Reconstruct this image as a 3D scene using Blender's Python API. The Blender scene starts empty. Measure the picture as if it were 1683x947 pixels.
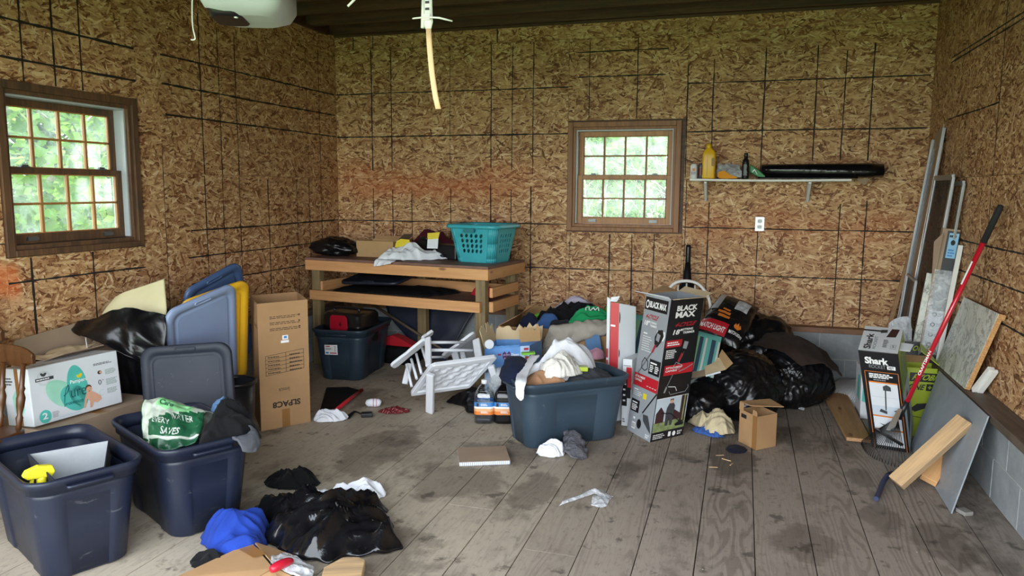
import bpy, bmesh, math, random
from mathutils import Vector, Matrix, noise, geometry

scene = bpy.context.scene
COL = scene.collection
V = Vector

# ---------------------------------------------------------------- camera
def make_camera():
    yaw, pitch, roll, foc = math.radians(16.86487), math.radians(7.41203), math.radians(-0.36051), 1243.293
    fw = V((-math.sin(yaw)*math.cos(pitch), math.cos(yaw)*math.cos(pitch), -math.sin(pitch)))
    r = V((math.cos(yaw), math.sin(yaw), 0)); d = fw.cross(r)
    c, s = math.cos(roll), math.sin(roll)
    r2 = c*r + s*d; d2 = -s*r + c*d
    cam = bpy.data.cameras.new('camera'); cam.sensor_width = 36; cam.lens = foc*36/1683
    cam.clip_start = 0.05; cam.clip_end = 200
    o = bpy.data.objects.new('camera', cam); COL.objects.link(o)
    m = Matrix.Identity(4)
    for i in range(3):
        m[i][0], m[i][1], m[i][2] = r2[i], -d2[i], -fw[i]
    m[2][3] = 1.60
    o.matrix_world = m
    scene.camera = o
make_camera()

# ---------------------------------------------------------------- world, sun, exposure
world = bpy.data.worlds.new('overcast_sky'); scene.world = world; world.use_nodes = True
wn = world.node_tree; bg = wn.nodes['Background']
tc = wn.nodes.new('ShaderNodeTexCoord'); sep = wn.nodes.new('ShaderNodeSeparateXYZ'); cr_ = wn.nodes.new('ShaderNodeValToRGB')
wn.links.new(tc.outputs['Generated'], sep.inputs[0]); wn.links.new(sep.outputs['Z'], cr_.inputs[0])
cr_.color_ramp.elements[0].position = 0.0; cr_.color_ramp.elements[0].color = (0.93, 0.96, 1.0, 1)
cr_.color_ramp.elements[1].position = 0.9; cr_.color_ramp.elements[1].color = (0.74, 0.86, 1.0, 1)
wn.links.new(cr_.outputs[0], bg.inputs['Color']); bg.inputs['Strength'].default_value = 2.6
sl = bpy.data.lights.new('sun', 'SUN'); sl.energy = 1.0; sl.angle = math.radians(2); sl.color = (1.0, 0.95, 0.85)
so = bpy.data.objects.new('sun', sl); COL.objects.link(so)
so.rotation_euler = V((-0.62, 0.25, -0.85)).to_track_quat('-Z', 'Y').to_euler()
# the open garage door lets the sky in: a light portal fills the opening
pl = bpy.data.lights.new('door_portal', 'AREA'); pl.shape = 'RECTANGLE'; pl.size = 5.0; pl.size_y = 2.5; pl.cycles.is_portal = True
po = bpy.data.objects.new('door_portal', pl); COL.objects.link(po); po.location = (-1.24, 0.58, 1.25)
po.rotation_euler = (math.radians(90), 0, 0)
vs = scene.view_settings
vs.view_transform = 'Standard'; vs.look = 'None'; vs.gamma = 1.0; vs.use_curve_mapping = False
vs.exposure = 1.98

# ---------------------------------------------------------------- helpers
def hexc(h):
    h = h.lstrip('#'); out = []
    for i in (0, 2, 4):
        c = int(h[i:i+2], 16)/255
        out.append(c/12.92 if c <= 0.04045 else ((c+0.055)/1.055)**2.4)
    return tuple(out) + (1.0,)

def wm(o):
    return (wm(o.parent) @ o.matrix_basis) if o.parent else o.matrix_basis.copy()

def tag(o, label=None, cat=None, group=None, kind=None):
    if label: o['label'] = label
    if cat: o['category'] = cat
    if group: o['group'] = group
    if kind: o['kind'] = kind
    return o

def thing(name, label, cat, loc=(0, 0, 0), rz=0.0, group=None):
    o = bpy.data.objects.new(name, None); COL.objects.link(o)
    o.empty_display_size = 0.05
    o.location = loc; o.rotation_euler = (0, 0, rz)
    return tag(o, label, cat, group)

def frame(name, loc=(0, 0, 0), parent=None, kind='structure'):
    o = bpy.data.objects.new(name, None); COL.objects.link(o); o.location = loc; o.parent = parent
    if kind and not parent: o['kind'] = kind
    return o

def dup(root, loc=None, rz=None, label=None, group=None):
    r = root.copy(); COL.objects.link(r)
    if loc is not None: r.location = loc
    if rz is not None: r.rotation_euler = (0, 0, rz)
    if label: r['label'] = label
    if group: r['group'] = group
    for ch in list(root.children):
        c = ch.copy(); COL.objects.link(c); c.parent = r
        for g in list(ch.children):
            d = g.copy(); COL.objects.link(d); d.parent = c
    return r

def catmull(p0, p1, p2, p3, t):
    return 0.5*((2*p1) + (p2-p0)*t + (2*p0-5*p1+4*p2-p3)*t*t + (3*p1-p0-3*p2+p3)*t*t*t)

def curve(pts, n, closed=False):
    pts = [V(p) for p in pts]; m = len(pts); out = []
    segs = m if closed else m-1
    for i in range(n + (0 if closed else 1)):
        u = i*segs/n; k = min(int(u), segs-1); t = u-k
        if closed: a, b, c, d = pts[(k-1) % m], pts[k % m], pts[(k+1) % m], pts[(k+2) % m]
        else: a, b, c, d = pts[max(k-1, 0)], pts[k], pts[k+1], pts[min(k+2, m-1)]
        out.append(catmull(a, b, c, d, t))
    return out

def rr(hx, hy, r, n=5):
    """rounded rectangle loop, 4*(n+1) points, counter-clockwise"""
    r = min(r, hx*0.999, hy*0.999); out = []
    for cx, cy, a0 in ((hx-r, hy-r, 0), (-hx+r, hy-r, 90), (-hx+r, -hy+r, 180), (hx-r, -hy+r, 270)):
        for i in range(n+1):
            a = math.radians(a0 + 90*i/n); out.append((cx + r*math.cos(a), cy + r*math.sin(a)))
    return out

class MB:
    def __init__(s): s.v = []; s.f = []; s.mi = []; s.sm = []; s.cur = 0
    def add(s, vs, fs, smooth=False):
        b = len(s.v); s.v += [V(p) for p in vs]
        for f in fs: s.f.append([b+i for i in f]); s.mi.append(s.cur); s.sm.append(smooth)
        return s
    def hexa(s, b, t):
        return s.add(list(b)+list(t), [(3, 2, 1, 0), (4, 5, 6, 7), (0, 1, 5, 4), (1, 2, 6, 5), (2, 3, 7, 6), (3, 0, 4, 7)])
    def box(s, x0, y0, z0, x1, y1, z1):
        return s.hexa([(x0, y0, z0), (x1, y0, z0), (x1, y1, z0), (x0, y1, z0)], [(x0, y0, z1), (x1, y0, z1), (x1, y1, z1), (x0, y1, z1)])
    def cbox(s, c, sx, sy, sz): return s.box(c[0]-sx/2, c[1]-sy/2, c[2]-sz/2, c[0]+sx/2, c[1]+sy/2, c[2]+sz/2)
    def bar(s, p, q, w, h, up=(0, 0, 1)):
        p, q = V(p), V(q); d = (q-p).normalized(); up = V(up)
        x = d.cross(up)
        if x.length < 1e-4: x = d.cross(V((1, 0, 0)))
        x.normalize(); y = x.cross(d).normalized(); x = x*w/2; y = y*h/2
        return s.hexa([p-x-y, p+x-y, p+x+y, p-x+y], [q-x-y, q+x-y, q+x+y, q-x+y])
    def tube(s, pts, r, seg=8, cap=True):
        pts = [V(p) for p in pts]; n = len(pts); rs = r if isinstance(r, (list, tuple)) else [r]*n
        b = len(s.v); up = None
        for i, p in enumerate(pts):
            d = (pts[min(i+1, n-1)] - pts[max(i-1, 0)]).normalized()
            if up is None:
                up = V((0, 0, 1)) if abs(d.z) < 0.9 else V((1, 0, 0))
            x = d.cross(up).normalized(); y = x.cross(d).normalized(); up = y
            for k in range(seg):
                a = 2*math.pi*k/seg; s.v.append(p + rs[i]*(math.cos(a)*x + math.sin(a)*y))
        for i in range(n-1):
            for k in range(seg):
                k2 = (k+1) % seg
                s.f.append([b+i*seg+k, b+i*seg+k2, b+(i+1)*seg+k2, b+(i+1)*seg+k]); s.mi.append(s.cur); s.sm.append(True)
        if cap:
            s.f.append([b+k for k in range(seg)][::-1]); s.mi.append(s.cur); s.sm.append(False)
            s.f.append([b+(n-1)*seg+k for k in range(seg)]); s.mi.append(s.cur); s.sm.append(False)
        return s
    def loft(s, loops, cap0=True, cap1=True, smooth=True, closed=True):
        b = len(s.v); n = len(loops[0])
        for L in loops: s.v += [V(p) for p in L]
        for i in range(len(loops)-1):
            for k in range(n if closed else n-1):
                k2 = (k+1) % n
                s.f.append([b+i*n+k, b+i*n+k2, b+(i+1)*n+k2, b+(i+1)*n+k]); s.mi.append(s.cur); s.sm.append(smooth)
        if cap0: s.f.append([b+k for k in range(n)][::-1]); s.mi.append(s.cur); s.sm.append(False)
        if cap1: s.f.append([b+(len(loops)-1)*n+k for k in range(n)]); s.mi.append(s.cur); s.sm.append(False)
        return s
    def lathe(s, prof, seg=24, c=(0, 0, 0), cap0=True, cap1=True):
        return s.loft([[(c[0]+r*math.cos(2*math.pi*k/seg), c[1]+r*math.sin(2*math.pi*k/seg), c[2]+z) for k in range(seg)] for r, z in prof], cap0, cap1)
    def prism(s, poly, o, x, y, t):
        """polygon (u,v) in the plane o + u*x + v*y, extruded along x cross y by t"""
        o, x, y = V(o), V(x), V(y); n = x.cross(y).normalized()*t; m = len(poly)
        a = [o + x*u + y*w for u, w in poly]
        return s.add(a+[p+n for p in a], [list(range(m))[::-1], list(range(m, 2*m))] + [(i, (i+1) % m, m+(i+1) % m, m+i) for i in range(m)])
    def grid(s, rows, smooth=True):
        n = len(rows[0]); b = len(s.v)
        for R in rows: s.v += [V(p) for p in R]
        for i in range(len(rows)-1):
            for k in range(n-1):
                s.f.append([b+i*n+k, b+i*n+k+1, b+(i+1)*n+k+1, b+(i+1)*n+k]); s.mi.append(s.cur); s.sm.append(smooth)
        return s
    def tf(s, M):
        s.v = [M @ p for p in s.v]; return s
    def build(s, name, mats, parent=None, world=False, origin=None, bevel=0, solid=0, auto=False, fix=True):
        vs = s.v
        if parent is not None and world:
            inv = wm(parent).inverted(); vs = [inv @ p for p in vs]
        if origin is not None:
            o3 = V(origin); vs = [p-o3 for p in vs]
        me = bpy.data.meshes.new(name); me.from_pydata([tuple(p) for p in vs], [], s.f)
        if not isinstance(mats, (list, tuple)): mats = [mats]
        for m in mats: me.materials.append(m)
        me.polygons.foreach_set('material_index', s.mi); me.polygons.foreach_set('use_smooth', s.sm)
        if fix:
            bm = bmesh.new(); bm.from_mesh(me); bmesh.ops.recalc_face_normals(bm, faces=bm.faces); bm.to_mesh(me); bm.free()
        me.update()
        o = bpy.data.objects.new(name, me); COL.objects.link(o)
        if parent is not None: o.parent = parent
        if origin is not None: o.location = origin
        if solid:
            md = o.modifiers.new('thickness', 'SOLIDIFY'); md.thickness = solid; md.offset = 0
        if bevel:
            md = o.modifiers.new('edge', 'BEVEL'); md.width = bevel; md.segments = 2; md.limit_method = 'ANGLE'; md.angle_limit = math.radians(40)
        return o

def nz(p, f, sd=0.0): return noise.noise(V((p[0]*f+sd*7.13, p[1]*f+sd*3.71, p[2]*f-sd*5.37)))
def ridge(p, f, sd=0.0): return 1-2*abs(nz(p, f, sd))

# heap of cloth or plastic: a folded surface over an outline
def heap(name, label, cat, poly, z0, h, mat, sd=1, fold=0.03, freq=9, ang=0.0, stretch=2.2, pw=2.2, rings=24, n=128, parent=None, group=None, ragged=0.06, zf=None):
    o2 = curve([(p[0], p[1], 0) for p in poly], n, True)
    c = sum(o2, V())/len(o2)
    rows = []; ca, sa = math.cos(ang), math.sin(ang)
    size = max((p-c).length for p in o2)
    for i in range(rings+1):
        r = i/rings; L = []
        for k, p in enumerate(o2):
            q = c + (p-c)*r*(1 + r**6*(ragged*1.3*nz(p, 3/size, sd)+ragged*1.2*nz(p, 9/size, sd+4)))
            pr = max(0.0, 1-r**pw)
            w = V((nz(q, freq*0.45, sd+3), nz(q, freq*0.45, sd+8), 0))*(0.35/freq*4)*0.5
            qq = q + w
            a = V(((qq.x*ca+qq.y*sa)/stretch, -qq.x*sa+qq.y*ca, 0))
            f1 = ridge(a, freq, sd)**3; f2 = ridge(a, freq*2.1, sd+1.7); f3 = ridge(a, freq*4.4, sd+2.9)
            zz = h*pr*(0.72+0.55*nz(q, 2.6/size*0.5, sd+2)) + fold*(f1*0.9+f2*0.55+f3*0.22)*min(1, pr*2.2+0.2)
            b = zf(q.x, q.y) if zf else z0
            L.append(V((q.x, q.y, b + max(zz, 0.004 if i < rings else 0.0015))))
        rows.append(L)
    m = MB(); m.loft(rows[::-1], cap0=True, cap1=False)
    o = m.build(name, mat, parent=parent, world=parent is not None, origin=None if parent else (c.x, c.y, z0))
    if not parent: tag(o, label, cat, group)
    return o

# stuffed bag: a blob with sharp creases, flat underneath
def blob(name, mat, c, rad, rz=0, sd=1, crease=0.05, freq=4.0, bottom=None, lumps=(), sub=5, parent=None, label=None, cat=None, group=None, tiltm=None, knot=None, low=0.16, pw=1.0):
    bm = bmesh.new(); bmesh.ops.create_icosphere(bm, subdivisions=sub, radius=1.0)
    R = Matrix.Rotation(rz, 3, 'Z')
    if tiltm is not None: R = R @ tiltm
    c = V(c)
    for v in bm.verts:
        d = v.co.copy()
        if pw != 1.0:
            d = V([math.copysign(abs(q)**pw, q) for q in d])
        k = 1 + low*nz(d, 1.3, sd)
        w = V((nz(d, 1.5, sd+4), nz(d, 1.5, sd+6), nz(d, 1.5, sd+9)))*0.5
        g = d + w
        gs = V((g.x, g.y, g.z*0.45))
        k += crease*(ridge(gs, freq, sd)*0.7 + max(0, ridge(gs, freq*1.9, sd+2))**2*0.9 + ridge(g, freq*4.3, sd+5)*0.22 + ridge(g, freq*8, sd+7)*0.09)
        for ld, amt, wd in lumps:
            ld = V(ld).normalized(); t = max(0, v.co.dot(ld)); k += amt*max(0, (t-1+wd)/wd)**2
        p = V((d.x*rad[0]*k, d.y*rad[1]*k, d.z*rad[2]*k))
        p = R @ p + c
        if bottom is not None and p.z < bottom+0.03:
            e = bottom+0.03-p.z; p.z = bottom + 0.03*math.exp(-e/0.03); s = 1+0.10*min(1, e/0.2)
            p.x = c.x+(p.x-c.x)*s; p.y = c.y+(p.y-c.y)*s
        v.co = p
    org = V((c.x, c.y, bottom if bottom is not None else c.z-rad[2]))
    if parent is not None:
        inv = wm(parent).inverted()
        for v in bm.verts: v.co = inv @ v.co
    else:
        for v in bm.verts: v.co -= org
    me = bpy.data.meshes.new(name); bm.to_mesh(me); bm.free(); me.materials.append(mat)
    me.polygons.foreach_set('use_smooth', [True]*len(me.polygons))
    o = bpy.data.objects.new(name, me); COL.objects.link(o)
    if parent is not None: o.parent = parent
    else: o.location = org; tag(o, label, cat, group)
    return o

# smooth patch through rows of control points
def patch(rows, nu=24, nv=24):
    R = [curve(r, nu) for r in rows]
    cols = [curve([r[k] for r in R], nv) for k in range(nu+1)]
    return [[cols[k][j] for k in range(nu+1)] for j in range(nv+1)]

def sheet(name, rows, mat, nu=24, nv=24, amp=0.0, freq=8, sd=1, thick=0.004, parent=None, label=None, cat=None, group=None, rg=True):
    g = patch(rows, nu, nv)
    if amp:
        ng = []
        for j in range(nv+1):
            L = []
            for k in range(nu+1):
                a = g[min(j+1, nv)][k]-g[max(j-1, 0)][k]; b = g[j][min(k+1, nu)]-g[j][max(k-1, 0)]
                n = a.cross(b); n = n.normalized() if n.length > 1e-9 else V((0, 0, 1))
                p = g[j][k]; w = V((nz(p, freq*.5, sd+3), nz(p, freq*.5, sd+5), nz(p, freq*.5, sd+7)))*(0.6/freq)
                q = (ridge(p+w, freq, sd) + 0.4*ridge(p+w, freq*2.2, sd+2)) if rg else nz(p, freq, sd)
                L.append(p + n*amp*q)
            ng.append(L)
        g = ng
    m = MB(); m.grid(g)
    c = None
    if parent is None:
        al = [p for r in g for p in r]; c = sum(al, V())/len(al); c.z = min(p.z for p in al)
    o = m.build(name, mat, parent=parent, world=parent is not None, origin=c, solid=thick)
    if parent is None: tag(o, label, cat, group)
    return o

# flat print on a four-cornered face
_textcache = {}
def text_geo(s, bold):
    key = (s, bold)
    if key not in _textcache:
        cu = bpy.data.curves.new('t', 'FONT'); cu.body = s; cu.size = 1.0; cu.offset = bold; cu.resolution_u = 3
        ob = bpy.data.objects.new('t', cu); COL.objects.link(ob)
        dg = bpy.context.evaluated_depsgraph_get(); me = bpy.data.meshes.new_from_object(ob.evaluated_get(dg))
        vs = [v.co.copy() for v in me.vertices]; fs = [list(p.vertices) for p in me.polygons]
        bpy.data.objects.remove(ob); bpy.data.curves.remove(cu); bpy.data.meshes.remove(me)
        if vs:
            x0 = min(v.x for v in vs); x1 = max(v.x for v in vs); y0 = min(v.y for v in vs); y1 = max(v.y for v in vs)
            vs = [((v.x-x0)/max(x1-x0, 1e-6), (v.y-y0)/max(y1-y0, 1e-6)) for v in vs]; asp = (x1-x0)/max(y1-y0, 1e-6)
        else: asp = 1
        _textcache[key] = (vs, fs, asp)
    return _textcache[key]

class Face:
    """corners a (0,0), b (1,0), c (1,1), d (0,1) seen from outside; u right, v up"""
    def __init__(s, a, b, c, d, lift=0.0006):
        s.a, s.b, s.c, s.d = V(a), V(b), V(c), V(d)
        s.n = (s.b-s.a).cross(s.d-s.a).normalized(); s.lift = lift; s.z = 0; s.m = MB(); s.mats = []
        s.w = (s.b-s.a).length; s.h = (s.d-s.a).length
    def P(s, u, v, z):
        return s.a*(1-u)*(1-v) + s.b*u*(1-v) + s.c*u*v + s.d*(1-u)*v + s.n*(s.lift*z)
    def _m(s, mat):
        if mat not in s.mats: s.mats.append(mat)
        s.m.cur = s.mats.index(mat)
    def poly(s, mat, pts, z=1):
        s._m(mat); s.m.add([s.P(u, v, z) for u, v in pts], [list(range(len(pts)))]); return s
    def rect(s, mat, u0, v0, u1, v1, z=1): return s.poly(mat, [(u0, v0), (u1, v0), (u1, v1), (u0, v1)], z)
    def disc(s, mat, u, v, ru, rv, z=1, n=20, a0=0, a1=360):
        return s.poly(mat, [(u+ru*math.cos(math.radians(a0+(a1-a0)*i/n)), v+rv*math.sin(math.radians(a0+(a1-a0)*i/n))) for i in range(n if a1-a0 == 360 else n+1)], z)
    def line(s, mat, pts, w, z=1):
        """polyline of width w metres"""
        for (u0, v0), (u1, v1) in zip(pts[:-1], pts[1:]):
            dx, dy = (u1-u0)*s.w, (v1-v0)*s.h; L = math.hypot(dx, dy) or 1
            nx, ny = -dy/L*w/2/s.w, dx/L*w/2/s.h
            s.poly(mat, [(u0-nx, v0-ny), (u1-nx, v1-ny), (u1+nx, v1+ny), (u0+nx, v0+ny)], z)
        return s
    def text(s, mat, body, u, v, h, w=None, align='l', bold=0.0, z=2, rot=0, shear=0.0):
        """h height and w width as shares of the face; rot in quarter turns"""
        vs, fs, asp = text_geo(body, bold)
        if w is None: w = h*s.h*asp/s.w if rot % 2 == 0 else h*s.h*asp/s.w
        off = {'l': 0, 'c': -0.5, 'r': -1}[align]
        s._m(mat); out = []
        for x, y in vs:
            X = x+off+shear*y
            if rot == 0: uu, vv = u+X*w, v+y*h
            elif rot == 2: uu, vv = u-X*w, v-y*h
            elif rot == 1: uu, vv = u-y*w, v+X*h
            else: uu, vv = u+y*w, v-X*h
            out.append(s.P(uu, vv, z))
        s.m.add(out, fs); return s
    def small(s, mat, u0, v0, u1, v1, rows, z=1, sd=1, fill=0.55):
        """illegible small print: broken thin lines"""
        rnd = random.Random(sd)
        for i in range(rows):
            t = v1-(v1-v0)*(i+0.5)/rows; hh = (v1-v0)/rows*fill/2; u = u0; end = u0+(u1-u0)*rnd.uniform(0.75, 1)
            while u < end:
                w = (u1-u0)*rnd.uniform(0.07, 0.2); s.rect(mat, u, t-hh, min(u+w, end), t+hh, z); u += w+(u1-u0)*0.025
        return s
    def done(s, parent, name='printed_panel', world=False, label=None):
        if not s.m.f: return None
        o = s.m.build(name, s.mats, parent=parent, world=world, fix=False)
        if label: o['label'] = label
        o['kind'] = 'stuff'
        return o
# ---------------------------------------------------------------- materials
class NT:
    def __init__(s, name):
        s.mat = bpy.data.materials.new(name); s.mat.use_nodes = True
        s.t = s.mat.node_tree; s.b = s.t.nodes['Principled BSDF']; s.out = s.t.nodes['Material Output']
    def n(s, typ, props=None, **ins):
        nd = s.t.nodes.new('ShaderNode'+typ)
        for k, v in (props or {}).items(): setattr(nd, k, v)
        for k, v in ins.items():
            key = int(k[1:]) if k[0] == '_' and k[1:].isdigit() else k.replace('_', ' ')
            s.set(nd.inputs[key], v)
        return nd
    def set(s, sock, v):
        if hasattr(v, 'node') and hasattr(v, 'is_output'): s.t.links.new(v, sock)
        else: sock.default_value = v
    def coord(s, kind='Object'): return s.n('TexCoord').outputs[kind]
    def math(s, op, a, b=0.0, c=None):
        nd = s.n('Math', {'operation': op}, _0=a, _1=b)
        if c is not None: s.set(nd.inputs[2], c)
        return nd.outputs[0]
    def mix(s, f, a, b, mode='MIX'):
        nd = s.n('Mix', {'data_type': 'RGBA', 'blend_type': mode})
        s.set(nd.inputs[0], f); s.set(nd.inputs[6], a); s.set(nd.inputs[7], b); return nd.outputs[2]
    def fmix(s, f, a, b):
        nd = s.n('Mix', {'data_type': 'FLOAT'}); s.set(nd.inputs[0], f); s.set(nd.inputs[2], a); s.set(nd.inputs[3], b); return nd.outputs[0]
    def map(s, vec, scale=(1, 1, 1), rot=(0, 0, 0), loc=(0, 0, 0), kind='POINT'):
        return s.n('Mapping', {'vector_type': kind}, Vector=vec, Scale=scale, Rotation=rot, Location=loc).outputs[0]
    def noise(s, vec, scale=5, detail=3, rough=0.5, dist=0.0, out=0):
        return s.n('TexNoise', None, Vector=vec, Scale=scale, Detail=detail, Roughness=rough, Distortion=dist).outputs[out]
    def ramp(s, f, stops):
        nd = s.n('ValToRGB'); e = nd.color_ramp.elements
        while len(e) < len(stops): e.new(0.5)
        for el, (p, c) in zip(e, stops):
            el.position = p; el.color = c if len(c) == 4 else tuple(c)+(1,)
        s.set(nd.inputs[0], f); return nd.outputs[0]
    def sstep(s, f, lo, hi):
        nd = s.n('MapRange', {'interpolation_type': 'SMOOTHSTEP'}, _0=f, _1=lo, _2=hi, _3=0.0, _4=1.0); return nd.outputs[0]
    def bump(s, h, strength=0.3, dist=0.01, normal=None):
        nd = s.n('Bump', None, Strength=strength, Distance=dist, Height=h)
        if normal is not None: s.set(nd.inputs['Normal'], normal)
        s.t.links.new(nd.outputs[0], s.b.inputs['Normal']); return nd.outputs[0]
    def rnd(s): return s.n('ObjectInfo').outputs['Random']

def simple(name, col, rough=0.5, metal=0.0, var=0.12, vs=6, bump=0.0, bs=80, spec=0.5, coat=0.0, sheen=0.0, dirt=0.0):
    t = NT(name); c = hexc(col) if isinstance(col, str) else col
    o = t.coord(); f = t.noise(o, vs, 4, 0.6)
    dk = tuple(x*(1-var) for x in c[:3])+(1,); lt = tuple(min(1, x*(1+var)) for x in c[:3])+(1,)
    cc = t.ramp(f, [(0.3, dk), (0.7, lt)])
    if dirt:
        d = t.sstep(t.noise(o, 3.1, 6, 0.7), 0.52, 0.75)
        cc = t.mix(t.math('MULTIPLY', d, dirt), cc, hexc('#4a4036'))
    t.set(t.b.inputs['Base Color'], cc)
    t.b.inputs['Roughness'].default_value = rough; t.b.inputs['Metallic'].default_value = metal
    t.b.inputs['Specular IOR Level'].default_value = spec
    if coat: t.b.inputs['Coat Weight'].default_value = coat; t.b.inputs['Coat Roughness'].default_value = 0.15
    if sheen: t.b.inputs['Sheen Weight'].default_value = sheen
    if bump: t.bump(t.noise(o, bs, 4, 0.6), bump, 0.004)
    return t.mat

def make_osb():
    t = NT('oriented_strand_board')
    o = t.coord(); r = t.rnd()
    off = t.n('CombineXYZ', None, X=t.math('MULTIPLY', r, 37.0), Y=t.math('MULTIPLY', r, 91.0), Z=0.0).outputs[0]
    p0 = t.n('VectorMath', {'operation': 'ADD'}, _0=o, _1=off).outputs[0]
    wob = t.n('TexNoise', {'noise_dimensions': '2D'}, Vector=p0, Scale=22, Detail=2).outputs['Color']
    wob2 = t.n('VectorMath', {'operation': 'SCALE'}, _0=wob, Scale=0.022).outputs[0]
    p = t.n('VectorMath', {'operation': 'ADD'}, _0=p0, _1=wob2).outputs[0]
    best = None
    for i, (ang, L, W) in enumerate(((0, .105, .019), (28, .095, .016), (-33, .10, .017), (62, .08, .015), (-68, .085, .015), (12, .055, .010), (-14, .06, .011))):
        q = t.map(p, (L, W, 1), (0, 0, math.radians(ang)), (i*3.3, i*1.7, 0), 'TEXTURE')
        vo = t.n('TexVoronoi', {'voronoi_dimensions': '2D'}, Vector=q, Scale=1.0)
        s = t.n('SeparateColor', None, Color=vo.outputs['Color'])
        tone = t.math('SUBTRACT', s.outputs[1], t.math('MULTIPLY', t.sstep(vo.outputs['Distance'], 0.40, 0.75), 0.22))
        pr = t.math('ADD', t.math('MULTIPLY', s.outputs[0], 0.8 if i < 5 else 0.86), 0.0)
        if best is None: best = (pr, tone, s.outputs[2])
        else:
            g = t.math('GREATER_THAN', pr, best[0])
            best = (t.math('MAXIMUM', pr, best[0]), t.fmix(g, best[1], tone), t.fmix(g, best[2], s.outputs[2]))
    fine = t.n('TexNoise', {'noise_dimensions': '2D'}, Vector=p, Scale=120, Detail=3).outputs[0]
    tone = t.math('ADD', best[1], t.math('MULTIPLY', t.math('SUBTRACT', fine, 0.5), 0.25))
    c = t.ramp(tone, [(-0.0, hexc('#623c22')), (0.14, hexc('#976c48')), (0.34, hexc('#b1895f')), (0.62, hexc('#c09a70')), (0.85, hexc('#ceac82')), (1.0, hexc('#dfc49e'))])
    red = t.math('GREATER_THAN', best[2], 0.87)
    c = t.mix(t.math('MULTIPLY', red, 0.62), c, hexc('#7c4426'))
    big = t.n('TexNoise', {'noise_dimensions': '2D'}, Vector=p0, Scale=1.3, Detail=2).outputs[0]
    c = t.mix(0.5, c, t.ramp(big, [(0.3, (0.80, 0.76, 0.72)), (0.7, (1.1, 1.06, 1.0))]), 'MULTIPLY')
    # reddish bands on the back wall, orange paint under the left window
    g = t.n('NewGeometry').outputs['Position']; sp = t.n('SeparateXYZ', None, Vector=g)
    x, y, z = sp.outputs[0], sp.outputs[1], sp.outputs[2]
    nn = t.math('MULTIPLY', t.math('SUBTRACT', t.noise(g, 2.5, 4), 0.5), 0.5)
    def win(v, a, b, s): return t.math('MULTIPLY', t.sstep(v, a-s, a+s), t.math('SUBTRACT', 1.0, t.sstep(v, b-s, b+s)))
    m1 = t.math('MULTIPLY', win(t.math('ADD', z, nn), 1.52, 1.80, 0.10), t.math('MULTIPLY', win(x, -3.84, -1.9, 0.5), t.math('GREATER_THAN', y, 6.6)))
    m2 = t.math('MULTIPLY', win(t.math('ADD', z, nn), 1.2, 1.4, 0.12), t.math('MULTIPLY', win(x, -0.5, 1.3, 0.3), t.math('GREATER_THAN', y, 6.6)))
    m3 = t.math('MULTIPLY', win(t.math('ADD', y, t.math('MULTIPLY', nn, 0.3)), 3.0, 3.22, 0.03), t.math('MULTIPLY', win(t.math('ADD', z, t.math('MULTIPLY', nn, 0.5)), 0.98, 1.17, 0.04), t.math('LESS_THAN', x, -3.8)))
    c = t.mix(t.math('MULTIPLY', m1, 0.42), c, hexc('#b4582a')); c = t.mix(t.math('MULTIPLY', m2, 0.25), c, hexc('#b4582a'))
    c = t.mix(t.math('MULTIPLY', m3, 0.45), c, hexc('#e2692c'))
    t.set(t.b.inputs['Base Color'], c); t.b.inputs['Roughness'].default_value = 0.62; t.b.inputs['Specular IOR Level'].default_value = 0.3
    t.bump(best[0], 0.25, 0.001)
    return t.mat
OSB = make_osb()

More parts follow.
